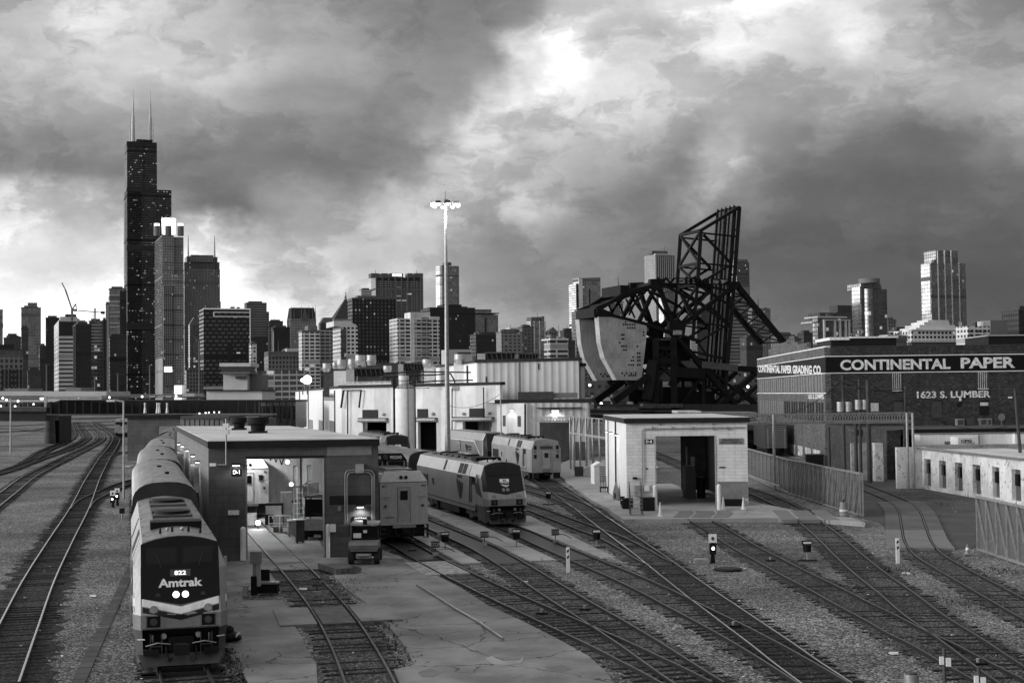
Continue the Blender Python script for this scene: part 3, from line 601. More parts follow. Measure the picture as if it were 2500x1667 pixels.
me_ = MB(); 
for kk in (2.2,7.4):
    p = [BP(1256,78,kk),BP(1256,78,kk+3.0),BP(1168,1290,kk+3.0),BP(1168,1290,kk)]; off = Vector((.35,0,0)); me_.add(p+[q_+off for q_ in p],[(0,1,2,3),(4,7,6,5),(0,4,5,1),(1,5,6,2),(2,6,7,3),(3,7,4,0)])
me_.build('timber_deck', 'darkgrey', broot, True)
# counterweight arm
truss('counterweight_truss', [(715,600,490,660,1.6),(490,660,300,780,1.5),(715,600,300,760,1.3),(300,790,650,875,1.5),(650,875,830,940,1.5),(705,610,590,850,1.5),(725,610,820,890,1.6),(660,650,800,850,1.0),(640,640,500,800,.8),
 (600,640,520,810,.6),(560,660,640,850,.6),(500,700,560,830,.6),(850,900,1245,605,1.7),(760,590,1270,592,1.5),(770,610,1000,730,1.0),(1000,730,1180,860,.9),(860,880,1060,660,.8),(960,800,860,640,.8),(1180,650,1000,790,.7),(810,930,1010,990,1.2),(830,870,850,980,2.0)])
for x, y in ((190,800),): pass
b = MB(); b.bar(BP(308,796,0), BP(308,796,DW), 2.4, 2.2); b.bar(BP(492,640,0), BP(492,640,DW), 2.8); b.bar(BP(715,600,0), BP(715,600,DW), 1.6); b.bar(BP(640,880,0), BP(640,880,DW), 1.4)
for i in range(6):
    t = i/5; b.bar(BP(690-390*t,615+150*t,0), BP(690-390*t,615+150*t,DW), .6)
    if i < 5: b.bar(BP(690-390*t,615+150*t,0), BP(690-390*(t+.2),615+150*(t+.2),DW), .5); b.bar(BP(690-390*t,615+150*t,DW), BP(690-390*(t+.2),615+150*(t+.2),0), .5)
b.build('cross_beams', 'blacksteel', broot, True)
for k in (-.8, DW-.2):
    for pts in ([(660,565),(755,562),(758,610),(730,640),(690,640),(655,620)],[(790,860),(850,830),(900,880),(890,960),(820,960),(785,920)],[(1190,590),(1275,588),(1270,625),(1200,640)],[(296,775),(340,770),(400,795),(390,822),(305,822),(292,800)]):
        p = [BP(x, y, k) for x, y in pts]; off = BN*1.6; n = len(p)
        MB().add(p+[q_+off for q_ in p], [tuple(range(n)), tuple(range(n, 2*n))[::-1]]+[(i, (i+1) % n, n+(i+1) % n, n+i) for i in range(n)]).build('gusset_plate', 'blacksteel', broot, True)
# graffiti beam
p = [BP(757,568,-1.1),BP(1170,572,-1.1),BP(1170,596,-1.1),BP(757,592,-1.1)]; off = BN*.4
MT['graf'] = gm('graffiti_white', .30, .8, var=.6, scale=.9, fine=.4)
MB().add(p+[q_+off for q_ in p], [(0,1,2,3),(4,7,6,5),(0,4,5,1),(1,5,6,2),(2,6,7,3),(3,7,4,0)]).build('painted_beam', 'graf', broot, True)
X_ = (math.cos(BA), math.sin(BA), 0)
text('graffiti', 'WERM', BP(868,581,-1.15), X_, 2.0, 'sign_black', broot, width=16, bold=.03); text('graffiti', 'BUDZ', BP(1070,584,-1.15), X_, 1.9, 'sign_black', broot, width=14, bold=.03)
p = [BP(812,915,-1.2),BP(870,915,-1.2),BP(868,945,-1.2),BP(812,945,-1.2)]
MB().add(p+[q_+off for q_ in p], [(0,1,2,3),(4,7,6,5),(0,4,5,1),(1,5,6,2),(2,6,7,3),(3,7,4,0)]).build('graffiti_patch', 'graf', broot, True)
# counterweights
cwm = MT['cwm'] = gm('counterweight_concrete', .42, .85, var=.25, scale=.25, streak=.35, fine=.15)
CWP = [(305,822),(405,822),(635,885),(630,985),(600,1235),(580,1255),(430,1253),(345,1100),(320,1000)]
holes = [(490,858),(476,875),(490,875),(505,875),(521,875),(536,875),(552,875),(506,898),(521,898),(536,898),(552,898),(465,945),(477,945),(465,973),(477,973),(449,998),(465,1023),(478,1023),(493,1023),(571,1024),(478,1048),(493,1048),(572,1070),(586,1070),(541,1097),(573,1097),(587,1097),(529,1120),(543,1120),(573,1120),(587,1120),(512,1150),(528,1150),(543,1150),(573,1150),(588,1150),(467,1207),(498,1207),(528,1207),(558,1207),(483,1222),(513,1222),(528,1222),(543,1222),(558,1222),(613,927),(613,948)]
TH = 2.8
for k in (-.6, DW+.2):
    cw = []
    p = [BP(x, y, k) for x, y in CWP]; n = len(p); off = BN*TH
    MB().add(p+[q_+off for q_ in p], [tuple(range(n)), tuple(range(n, 2*n))[::-1]]+[(i, (i+1) % n, n+(i+1) % n, n+i) for i in range(n)]).build('counterweight', 'cwm', broot, True)
    b = MB()
    for x, y in (holes if k < 0 else [(x-10, y) for x, y in holes if y > 1200]):
        c = BP(x, y, k-.04); w_ = .24; ex = Vector(X_)*w_; ez = Vector((0,0,w_)); q4 = [c-ex-ez, c+ex-ez, c+ex+ez, c-ex+ez]; o2 = BN*.08
        b.add(q4+[v+o2 for v in q4], [(0,1,2,3),(4,7,6,5),(0,4,5,1),(1,5,6,2),(2,6,7,3),(3,7,4,0)])
    b.build('square_recesses', 'sign_black', broot, True)
# tower and legs
truss('trunnion_tower', [(700,965,705,1420,2.2),(822,965,828,1420,2.2),(690,1120,835,1120,2.4),(690,1036,830,1036,1.6),(700,1050,760,1110,.7),(760,1050,700,1110,.7),(760,1050,815,1110,.7),(815,1050,760,1110,.7),
 (705,1130,820,1240,.8),(820,1130,705,1240,.8),(700,1250,725,1290,1.6),(820,1250,800,1290,1.6),(1020,1220,860,1440,1.3),(1028,1220,1030,1450,1.0),(860,980,1180,1330,1.8),(900,1050,1400,1440,1.1),(830,1200,1020,1210,4.0),(970,1110,1250,1420,2.0),
 (985,990,1050,1080,.6),(960,1060,1180,1110,1.0),(640,1230,410,1398,2.6),(500,1265,640,1230,1.2),(515,1260,540,1320,1.4),(680,1120,640,1390,3.0),(740,1250,740,1400,1.0)])
b = MB(); b.bar(BP(822,1036,0),BP(822,1036,DW),2); b.bar(BP(705,1036,0),BP(705,1036,DW),2); b.bar(BP(1020,1210,0),BP(1020,1210,DW),2.6); b.bar(BP(700,1260,0),BP(700,1260,DW),1.6)
b.bar(BP(830,1130,0),BP(830,1130,DW),3); b.build('cross_beams','blacksteel',broot,True)
MT['bgrey'] = gm('bridge_grey_beam', .09, .6, .2, var=.4, scale=.4)
truss('grey_girder', [(1010,1148,1250,1172,2.6)], mat='bgrey', both=False); truss('black_girder', [(1250,1172,1520,1195,2.4)], both=False)
truss('pier_grey_frame', [(693,1050,693,1255,1.2),(690,1128,835,1128,1.6),(700,1250,715,1290,1.2)], mat='bgrey', both=False)
truss('right_strut', [(1262,612,1575,992,2.0)], both=True)
b = MB()
for i in range(7):
    t = i/6; x = 1262+313*t; y = 612+380*t; b.bar(BP(x,y,0),BP(x,y,DW),.5)
    if i < 6: b.bar(BP(x,y,0),BP(x+52,y+63,DW),.4); b.bar(BP(x,y,DW),BP(x+52,y+63,0),.4)
b.build('strut_bracing','blacksteel',broot,True)
truss('right_leg', [(1400,1190,1130,1430,2.2),(1255,1290,1450,1470,1.2),(1400,1290,1260,1400,1.8),(1180,1330,1185,1430,1.6)])
# machinery mass and pier
b = MB()
for x0,x1,y0,y1 in ((690,830,980,1035),(640,700,960,1130),(840,960,960,1120),(840,1010,1180,1260),(540,640,1320,1400),(860,1000,1300,1450),(700,835,1300,1420),(1040,1130,1330,1430)):
    a_ = BP(x0,y1,2); c_ = BP(x1,y0,2); n_ = BN*9; p = [BP(x0,y1,2),BP(x1,y1,2),BP(x1,y0,2),BP(x0,y0,2)]
    b.add(p+[v+n_ for v in p],[(0,1,2,3),(4,7,6,5),(0,4,5,1),(1,5,6,2),(2,6,7,3),(3,7,4,0)])
b.build('machinery_house','blacksteel',broot,True)
p = [BP(250,1500,-3),BP(1440,1500,-3),BP(1440,1418,-3),BP(250,1418,-3)]; n_ = BN*18
ab = MB(); ab.add(p+[v+n_ for v in p],[(0,1,2,3),(4,7,6,5),(0,4,5,1),(1,5,6,2),(2,6,7,3),(3,7,4,0)]).build('bridge_abutment', gm('abutment_dark', .03, .8, var=.5, scale=.2, streak=.4), None, label='dark stained abutment wall carrying the raised bascule bridge', cat='abutment')
MT['rust'] = gm('rusty_grey', .07, .8, var=.5, scale=.5, streak=.5)
for i, (x0,x1,y0,y1,k) in enumerate(((260,740,1432,1446,-6),(260,735,1458,1468,-8),(560,830,1415,1440,-5))):
    p = [BP(x0,y1,k),BP(x1,y1,k),BP(x1,y0,k),BP(x0,y0,k)]; n_ = BN*2; MB().add(p+[v+n_ for v in p],[(0,1,2,3),(4,7,6,5),(0,4,5,1),(1,5,6,2),(2,6,7,3),(3,7,4,0)]).build('timber_fender','rust',None,label='%s weathered fender beam in front of the bridge abutment' % ['upper long','lower long','short raised'][i],cat='fender',group='fender beams')
# ------------------------------------------------------------------ girder bridge at left
def px_wall(name, x0,x1,y0,y1,Y0,mat,parent,th=1.,Y1=None,**kw):
    """box whose near face spans pixels x0..x1, y0(top)..y1(bottom); depth Y0 at x0 and Y1 at x1"""
    Y1 = Y0 if Y1 is None else Y1; a=PY(x0,y1,Y0); b_=PY(x1,y1,Y1); c=PY(x1,y0,Y1); d=PY(x0,y0,Y0); n=Vector((0,th,0))
    p=[a,b_,c,d]; return MB().add(p+[v+n for v in p],[(0,1,2,3),(4,7,6,5),(0,4,5,1),(1,5,6,2),(2,6,7,3),(3,7,4,0)]).build(name,mat,parent,parent is not None,**kw)
gb = empty('girder_bridge', (-80,275,0), 0, 'black plate girder railway bridge crossing the far tracks', 'bridge')
p = [PY(113,1010,276),PY(632,1016,283),PY(632,977.5,283),PY(146,977,276),PY(113,986,276)]; n_ = Vector((0,1,0))
MT['girder'] = gm('girder_black', .012, .65, 0, var=.6, scale=.25, streak=.3)
for k, off in enumerate((0, 6)):
    q5 = [v+n_*off for v in p]; MB().add(q5+[v+n_*.6 for v in q5],[(0,1,2,3,4),(9,8,7,6,5)]+[(i,(i+1)%5,5+(i+1)%5,5+i) for i in range(5)]).build('plate_girder','girder',gb,True)
px_wall('bottom_flange',113,632,1010,1013.5,275.6,'darkgrey',gb,7.4); px_wall('top_flange',146,632,975.5,977.5,275.5,'darkgrey',gb,1.2)
b = MB()
for i in range(26):
    x = 125+i*19.8; a=PY(x,1010,275.7); c=PY(x,980,275.7); b.bar(a,c,.35,.35)
b.build('stiffeners','black',gb,True)
px_wall('left_span',-60,112,1005,1028,276,'girder',gb,8); px_wall('left_deck_edge',-60,113,994,1004.5,275.4,'rust',gb,9)
px_wall('handrail',-60,113,984,985.5,276,'darkgrey',gb,.15)
pr = empty('bridge_pier', tuple(PZ(120,1083,0)), 0, 'round fronted concrete pier under the black girder bridge', 'pier')
A = PZ(118,1083,0); MB().cyl((A.x,A.y+1,0),(A.x,A.y+1,6.0),1.15,.95,16).build('column','rust',pr,True); MB().box(A.x,A.x+1.6,A.y+2,A.y+10,0,5.6).build('pier_wall','blacksteel',pr,True); MB().box(A.x-1.2,A.x+1.2,A.y-.3,A.y+9,5.7,6.3).build('pier_cap','rust',pr,True)
# ------------------------------------------------------------------ skyline
GA = R(20)
FM = {}
def fm(key, *a, **k):
    if key not in FM: FM[key] = facade('facade_'+key, *a, **k)
    return FM[key]
# cell w, cell h, win w frac, win h frac, wall, glass
fm('black', 2.5, 4.0, .80, .45, .012, .085, .10, .35, .25, .8)
fm('stonegrid', 3.2, 3.9, .55, .62, .19, .045, .05, .3, .25, 1.2)
fm('darkgrid', 2.6, 3.9, .7, .55, .06, .06, .05, .3, .3, .8)
fm('darkflat', 2.4, 3.8, .6, .5, .022, .03, .05, .3, .3, .8)
fm('glassmid', 3.4, 3.9, .82, .72, .22, .34, .04, .75, .18, 1.0)
fm('glasslight', 4.5, 4.0, .90, .85, .22, .40, .03, .85, .12, 1.0)
fm('glassdark', 3.0, 3.7, .84, .74, .09, .17, .05, .75, .12, 1.1)
fm('whiteband', 400, 3.9, 1, .42, .55, .05, .05, .3, .3, 1.0)
fm('darkband', 400, 3.9, 1, .5, .05, .12, .05, .6, .2, 1.0)
fm('greyband', 300, 4.2, 1, .45, .22, .09, .04, .5, .25, 1.0)
fm('balcony', 4.6, 3.1, .78, .62, .66, .07, .06, .4, .25, 1.1)
fm('balcony2', 4.2, 3.1, .86, .68, .36, .08, .06, .4, .25, 1.1)
fm('whitegrid', 3.4, 3.3, .62, .55, .68, .05, .07, .4, .25, 1.1)
fm('brick', 3.4, 3.4, .42, .5, .13, .03, .07, .3, .3, .8)
fm('beige', 4.2, 3.2, .55, .5, .22, .05, .06, .3, .3, .8)
fm('pinstripe', 5.2, 400, .45, 1, .16, .035, .02, .3, .3, 1)
fm('verticalstripe', 4.6, 400, .5, 1, .36, .05, .0, .3, .3, 1)
fm('chequer', 6.5, 4.2, .62, .34, .02, .16, .03, .5, .3, 1.0, stripe=1)
fm('dotlit', 4.6, 4.4, .35, .5, .016, .11, .12, .2, .3, .7)
fm('chase', 9.5, 3.9, .86, .6, .20, .05, .06, .4, .25, 1.2)
fm('museum', 3.4, 3.4, .80, .80, .16, .32, .02, .85, .15, 1.1)
fm('spandrel', 2.6, 4.2, .5, .7, .30, .06, .07, .3, .3, .8)
fm('lowgrey', 4, 3.6, .5, .45, .14, .05, .1, .3, .3, 1.0)
fm('bandwhite2', 9, 3.4, .88, .55, .55, .06, .05, .4, .3, 1.0)
for k, v in dict(stone=.16, dark=.015, pale=.5, mid=.11, roof=.05, white=.62).items(): MT['sk_'+k] = gm('sky_'+k, v, .7, var=.15, scale=.05, fine=0)
MT['sk_glow'] = gm('crown_glow', .8, .5, var=0, emit=1.6)
MT['sk_white_lit'] = gm('sky_outline', .75, .5, var=0, emit=.12)
class Tower:
    def __init__(s, xl, xm, xr, yt, Z, mat, label, cat='skyscraper', g=None, depth=None, name='tower', body='tower_body', group=None, cap=.0):
        s.g = GA if g is None else R(g); s.Z = Z
        k = lambda x: (lambda d: d.x/d.y)(ray(x, yt))
        C = Vector((k(xm)*Z, Z)); w = (k(xr)*C.y-C.x)/(math.cos(s.g)-k(xr)*math.sin(s.g)); dp = depth
        if dp is None:
            dp = (C.x-k(xl)*C.y)/(math.sin(s.g)+k(xl)*math.cos(s.g)) if xl < xm-.5 else 0
            if dp < 6 or dp > 140: dp = max(12, min(40, w*.7))
        s.C = C; s.w = w; s.d = dp; s.h = PY(xm, yt, Z).z
        s.root = empty(name, (C.x, C.y, 0), s.g, label, cat, group)
        s.inv = WM[s.root].inverted(); s.last = MB().box(0, w, 0, dp, 0, s.h).build(body, FM.get(mat) or MT[mat], s.root)
        if mat in FM and s.h > 45:
            rr = random.Random(int(xm*7+yt))
            for i_ in range(rr.randint(2, 4)):
                a_ = rr.uniform(.05, .85)*w; e_ = rr.uniform(.05, .14)*w; f_ = rr.uniform(.1, .7)*dp
                MB().box(a_, a_+e_, f_, f_+min(6, dp*.25), s.h-.2, s.h+rr.uniform(1.5, 3.6)).build('roof_unit', rr.choice(['sk_mid', 'sk_stone', 'sk_roof']), s.root)
            if rr.random() < .5: a_ = rr.uniform(.2, .8)*w; MB().cyl((a_, dp*.5, s.h), (a_, dp*.5, s.h+rr.uniform(6, 12)), .35, .15, 6).build('antenna', 'sk_mid', s.root)
        if mat in FM and s.h > 25 and cap == 0:
            MB().box(.15*w, .8*w, dp*.2, dp*.8, s.h, s.h+3+.02*w).build('plant_room', 'sk_roof' if mat in ('black', 'darkgrid', 'darkflat') else 'sk_mid', s.root)
            MB().box(-.25, w+.25, -.25, dp+.25, s.h, s.h+1.1).build('parapet', 'sk_roof' if mat in ('black','darkgrid','darkflat','brick') else 'sk_mid', s.root)
    def loc(s, x, y, dy=0):           # pixel -> local point on front plane
        o = s.C; n = Vector((-math.sin(s.g), math.cos(s.g))); d = ray(x, y); p0 = o+n*dy
        t = (p0-Vector((0, 0))).dot(n)/(d.x*n.x+d.y*n.y); return s.inv @ (CL+d*t)
    def box(s, x0, x1, y0, y1, mat, name, d0=0., d1=None, parent=None):
        """box between pixels x0..x1, y0 (top)..y1 (bottom) in front plane shifted by d0"""
        a = s.loc(x0, y0, d0); b = s.loc(x1, y0, d0); c = s.loc((x0+x1)/2, y1, d0)
        m = FM.get(mat) or MT[mat]; d1 = s.d if d1 is None else d1
        return MB().box(a.x, b.x, d0, d1, max(0, c.z), a.z).build(name, m, parent or s.root)
    def mast(s, x, y0, y1, r0_=1.0, r1_=.3, mat='sk_pale', dy=None, name='antenna', n=8):
        dy = s.d/2 if dy is None else dy; a = s.loc(x, y1, dy); b = s.loc(x, y0, dy)
        return MB().cyl((a.x, dy, a.z), (a.x, dy, b.z), r0_, r1_, n).build(name, mat, s.root)
def tw(*a, **k): return Tower(*a, **k)
# --- far left group
t = tw(-30,-30,7,757,2000,'glasslight','pale rounded tower cut by the left edge of the photo')
t.box(-20,8,789,800,'sk_mid','ledge',-2,0)
t = tw(9,9,54,826,1500,'darkgrid','low dark building with a stepped top at the far left'); t.box(19,41,814,830,'darkgrid','upper_block',4)
t = tw(52,52,100,752,1900,'glassmid','mid grey glass tower with a narrower top block at far left'); t.box(68,91,739,756,'glassmid','upper_block',3)
t = tw(52,52,69,803,1300,'darkgrid','narrow dark slab in front of the grey glass tower at far left')
t = tw(-60,-60,56,870,1000,'stonegrid','pale stone post office with tall window slots and dark attic at left edge','building',name='building',body='building_body')
for i in range(6): t.box(4+i*9,9+i*9,901,945,'sk_dark','window_slot',-.4,.5)
t.box(-50,54,852,871,'glassdark','attic',3); t.box(-30,34,841,853,'sk_dark','roof',8)
t = tw(68,68,100,908,900,'darkgrid','low dark block at the foot of the grey glass tower','building',name='building')
t = tw(97,97,112,846,1400,'darkflat','very narrow dark block just left of the flat black slab')
t = tw(112,112,146,777,1700,'darkflat','plain black slab left of the white banded tower')
t = tw(132,143.5,209,781,1300,'whiteband','white banded office tower with dark top floors','office tower',cap=1)
t.box(143.5,209,786,818,'darkflat','dark_top_floors',-.8,2); t.box(147,189,773,782,'sk_pale','plant_room',3,22); t.box(160,186,767,774,'sk_dark','roof_plant',6,20)
t = tw(178,185,223,793,1200,'darkflat','dark tower overlapping the right side of the white banded tower')
t.box(178.5,184.8,796,958,'sk_mid','lit_west_face',-.3,.4)  # paler strip paints the light on the west face into its colour
t = tw(218,218,252,785,1500,'glassdark','unfinished glass tower with bright slab edges and a lattice hoist'); 
for i in range(9): t.box(222,250,792+i*8,793.5+i*8,'sk_pale','slab_edge',-.5,.5)
t = tw(252,252,259,782,1500,'darkflat','thin black sliver of a tower left of the striped glass slab')
t = tw(259,259,268,743,1600,'verticalstripe','thin pale tower with vertical stripes beside the striped glass slab')
t = tw(267,267,309,706,1600,'glassmid','grey glass slab with bright floor lines left of the tallest tower')
t.box(293,309,709,940,'darkflat','dark_corner_bay',-.6,4)
for i in range(7): t.box(268,292,719+i*13+ (i%2)*3,721.5+i*13+(i%2)*3,'sk_pale','floor_band',-.5,.4)
t = tw(268,268,309,823,1400,'darkgrid','short dark office block at the left foot of the tallest tower','office block',name='office_block'); t.box(268,309,873,881,'sk_dark','plant_floor',-.4,.5)
# construction cranes
cr = empty('luffing_crane', tuple(PY(176,773,1290)[:2])+(PY(176,773,1290).z-4,), 0, 'pale luffing tower crane on the roof of the white banded tower', 'crane')
A = PY(176,773,1290); B = PY(176,756,1290); Cc = PY(151,690,1290); D = PY(185,742,1290)
b = MB(); b.bar(A-Vector((0,0,4)), B, 1.6); b.build('mast', 'sk_mid', cr, True)
b = MB(); b.bar(B, PY(160,708,1290), 1.1); b.bar(PY(160,708,1290), Cc, .8); b.build('jib', 'sk_mid', cr, True)
b = MB(); b.bar(B, D, .9); b.bar(B, PY(187,758,1290), 2.2); b.bar(D, PY(187,758,1290), .6); b.build('counter_jib', 'sk_mid', cr, True)
A = PY(232,786,1490); B = PY(232,752,1490)
cr = empty('hammerhead_crane', tuple(A), 0, 'pale hammerhead tower crane above the unfinished glass tower', 'crane')
MB().bar(A, B, 1.3).build('mast', 'sk_mid', cr, True); MB().bar(PY(189,758,1490), PY(256,763.5,1490), .9).build('jib', 'sk_mid', cr, True)
MB().bar(PY(247,763,1490), PY(255,763.5,1490), 3).build('counterweight', 'sk_dark', cr, True)
# --- the tallest tower
t = tw(308.8,310,383,345,2400,'black','tallest tower, stepped black with two white rooftop antennas','skyscraper',depth=46,cap=1)
W2 = t.loc(418.5,464).x
MB().box(0, W2, 0, 68, 0, t.loc(400,464).z).build('lower_tier', FM['black'], t.root)
MB().box(W2*.33, W2*.67, -.6, 60, 0, t.loc(400,455).z).build('middle_tier', FM['black'], t.root)
for y0,y1,x1 in ((456,469,383),(598,613,418),(787,805,418)): t.box(309.3,x1,y0,y1,'sk_dark','louvre_band',-1.0,2)
t.box(309.4,383,345,358,'sk_dark','louvre_band',-1.0,2)
t.box(334,372,340,346,'sk_dark','roof_plant',8,30)
t.box(349,350.3,350,940,'sk_dark','tube_line',-1.2,1)
for x, y in ((325,219),(367,220)):
    t.mast(x,y+65,346,3.4,2.4,'sk_white',18); t.mast(x,y+28,y+66,1.7,1.1,'sk_white',18); t.mast(x,y,y+30,.7,.35,'sk_white',18)
t.mast(317.5,286,346,1.0,.5,'sk_white',14,'small_mast'); t.mast(373.5,288,346,1.0,.5,'sk_white',14,'small_mast')
# --- tower with glowing crown
t = tw(378,396,424,573,2250,'spandrel','stone tower with a glowing cylindrical crown in front of the tallest tower','skyscraper',cap=1)
MB().box(-.7,.1,2,t.d-2,t.loc(396,872).z,t.loc(396,577).z).build('bright_west_bay',FM['glasslight'],t.root)  # thin reflective plate added so the west face mirrors the bright sky
t.box(396,448,578,940,'spandrel','right_body',5,40)
t.box(422,448.5,670,940,'spandrel','lower_wing',-4,6); t.box(399,422,697,940,'stonegrid','front_bay',-7,0)
a = t.loc(412,572,18); b_ = t.loc(412,534,18)
MB().cyl((a.x,18,a.z),(a.x,18,b_.z),10.5,11.2,16).build('crown','sk_glow',t.root)
for i in range(9):
    an = math.pi*2*i/9; MB().box(a.x+11*math.cos(an)-.7,a.x+11*math.cos(an)+.7,18+11*math.sin(an)-.7,18+11*math.sin(an)+.7,b_.z-2,b_.z+2.5).build('crown_pinnacle','sk_white',t.root)
for x in (383,411,441):
    a = t.loc(x,576,4); b_ = t.loc(x,552,4)
    MB().cyl((a.x,4,a.z),(a.x,4,b_.z),5,5,12).build('corner_turret','sk_stone',t.root); MB().cyl((a.x,4,b_.z),(a.x,4,b_.z+4),4.3,4.3,12).build('turret_lamp','sk_glow',t.root)
t.box(400,420,895,908,'sk_glow','lit_arcade',-7.6,-7.1)
for y in (600,640,686,720,756,792,828,864): t.box(399,448,y,y+1.6,'sk_dark','belt_course',-7.4,-6)
# --- twin spired tower
t = tw(450,450,537,656,2500,'spandrel','broad stone tower with two rooftop spires right of the glowing crown','skyscraper',cap=1)
t.box(456,531,626,660,'stonegrid','upper_body',4,36); t.box(466,521,622,640,'spandrel','upper_gable',1,30)
for x in (453,533): t.box(x-3,x+3,640,662,'sk_stone','corner_turret',-1,6)
t.box(450,539,735,940,'spandrel','lower_body',-3,1)
for x in (459.5,524): t.mast(x,575,628,1.6,.5,'sk_pale',20,'spire')
t = tw(463,463,498,792,2000,'glassdark','dark glass tower with a sloped glass top below the twin spired tower',cap=1)
a, b_ = t.loc(463,792), t.loc(498,792); c_ = t.loc(474,774); 
MB().extr([(a.x,a.z),(b_.x,b_.z),(b_.x,c_.z),(c_.x,c_.z)],'y',0,t.d).build('sloped_top','sk_mid',t.root)
t = tw(455,455,500,905,1500,'stonegrid','low old stone block between the twin spired tower and the patterned slab','building',name='building')
# --- big dark patterned slab
t = tw(497,497,611,753,1500,'chequer','wide black slab with brick-like window pattern and white outlined top','office slab',cap=1)
a = t.loc(497,753); b_ = t.loc(611,753); hh = a.z
for nm,(x0,x1,y0,y1) in dict(a=(497,611,752,755.5),b=(609.5,611.5,753,925),c=(521,611,761,763),d=(521,611,771.5,773.5),e=(521,523,761,773)).items(): t.box(x0,x1,y0,y1,'sk_white_lit','white_outline',-.6,.3)
t.box(555,568,838,925,'sk_dark','dark_shaft',-.6,.4); t.box(600,609,838,925,'sk_dark','dark_shaft',-.6,.4); t.box(498,560,943,950,'sk_pale','base_band',-1,.4)
# --- centre left
t = tw(602,602,651,740,2400,'greyband','grey horizontally striped tower behind the patterned slab','office tower'); t.box(649,657,761,920,'greyband','side_wing',2,30); t.box(604,660,823,930,'darkgrid','lower_dark_block',-5,0)
t = tw(613,613,626.5,840,1400,'whitegrid','small white gridded tower tight against the right of the patterned slab','apartment tower')
t = tw(658,658,691,785,2300,'darkgrid','dark tower standing left of the steep roofed gothic tower')
t = tw(667,667,708,800,2100,'darkflat','near black block with one bright vertical edge','office block'); t.box(666.5,668.5,808,870,'sk_white','bright_edge',-.5,.5)
t = tw(709,709,772,778,2300,'spandrel','gothic tower with steep gabled roof and pinnacles','skyscraper',cap=1)
a, b_ = t.loc(709,778), t.loc(772,778); z1 = t.loc(740,751).z
MB().extr([(a.x,a.z),(b_.x,b_.z),(b_.x-3,z1),(a.x+3,z1)],'y',2,t.d-2).build('steep_roof','sk_roof',t.root)
g0 = t.loc(736,782); g1 = t.loc(754,782); g2 = t.loc(745,752)
MB().extr([(g0.x,g0.z),(g1.x,g1.z),(g2.x,g2.z)],'y',-1.5,3).build('gable','sk_mid',t.root)
for x in (711,718,736,754,764,770): t.mast(x,746,778,1.0,.2,'sk_stone',0,'pinnacle',6)
t = tw(729,737,781,811,1200,'balcony','white balconied apartment tower left of the slanted white crown','apartment tower',cap=1); t.box(737,781,806,812,'sk_mid','roof_terrace',2,20); t.box(752,775,795,808,'sk_stone','plant_room',6,20)
t.box(781,812.5,806,920,'balcony2','dark_wing',3,22)
t = tw(782,782,813,788,1900,'darkgrid','dark block with an arched pediment roof','building',cap=1,name='building')
a, b_, c_ = t.loc(783,788), t.loc(812,788), t.loc(790,775); MB().extr([(a.x,a.z),(b_.x,b_.z),(b_.x,c_.z),(c_.x,c_.z)],'y',0,t.d).build('pediment_roof','sk_stone',t.root)
t = tw(815,815,849,778,2100,'spandrel','art deco tower with pyramid roof and a statue on top','skyscraper',cap=1,depth=30)
a, b_ = t.loc(815,778), t.loc(849,778); ap = t.loc(844,732,10)
MB().add([(a.x,0,a.z-2),(b_.x+6,0,a.z-2),(b_.x+6,30,a.z-2),(a.x,30,a.z-2),(ap.x-2,8,ap.z),(ap.x+2,8,ap.z),(ap.x+2,12,ap.z),(ap.x-2,12,ap.z)],[(0,1,5,4),(1,2,6,5),(2,3,7,6),(3,0,4,7),(4,5,6,7)]).build('pyramid_roof','sk_roof',t.root)
t.mast(843.7,722,734,2.2,1.2,'sk_stone',10,'statue_base'); t.mast(843.7,713,723,1.0,.8,'sk_pale',10,'statue')
t = tw(812,831,873.5,797,1150,'whitegrid','white apartment tower with a slanted open crown in front of the pyramid roof','apartment tower',cap=1)
a = t.loc(815,783); MB().add([(a.x,0,t.h),(t.w*.95,0,t.h),(t.w*.95,t.d,t.h),(a.x,t.d,t.h),(a.x,0,t.loc(815,784).z),(t.w*.45,0,t.loc(815,783).z),(t.w*.95,0,t.loc(870,794).z),(a.x,t.d,t.loc(815,784).z),(t.w*.45,t.d,t.loc(815,783).z),(t.w*.95,t.d,t.loc(870,794).z)],[(0,1,6,5,4),(3,7,8,9,2),(4,5,8,7),(5,6,9,8),(0,4,7,3),(1,2,9,6)]).build('slanted_crown','sk_white',t.root)
t.box(833,845,801,905,'glassdark','glass_corner',-.8,1)
t = tw(849,860,966,729,1700,'dotlit','wide black office slab dotted with small lights in columns','office slab'); t.box(849,860,731,905,'sk_pale','pale_side',.5,4) if False else None
t = tw(882,882,907,708,2300,'whiteband','small white striped tower behind the bank tower','office tower')
t = tw(906,917,1033,676,2500,'chase','broad bank tower with a notched roofline and glowing CHASE letters','office tower',cap=1)
for x0,x1 in ((906,927),(932,947),(952,984),(996,1007),(1012,1033)): t.box(x0,x1,667,677,'sk_mid','roof_block',-.5,18)
for i in range(7): t.box(921+i*15.5,932+i*15.5,678,684,'sk_dark','louvre',-.7,.5)
for i in range(8): t.box(917+i*15.5,919+i*15.5,676,775,'sk_stone','pier',-1.2,.3)
for i in (0,1): t.mast(917 if i == 0 else 1017,659,668,1,.4,'sk_pale',5,'roof_mast')
p = t.loc(969,671.5,-1.5); Wp = WM[t.root] @ Vector((p.x,-1.6,p.z)); text('sign','CHASE',Wp,(math.cos(GA),math.sin(GA),0),4.4,gm('sign_glow',1,.5,var=0,emit=2.5),t.root,width=17,bold=.04)
t = tw(970,970,1073,777,1150,'balcony','white apartment tower with balconies in front of the black slab','apartment tower',cap=1)
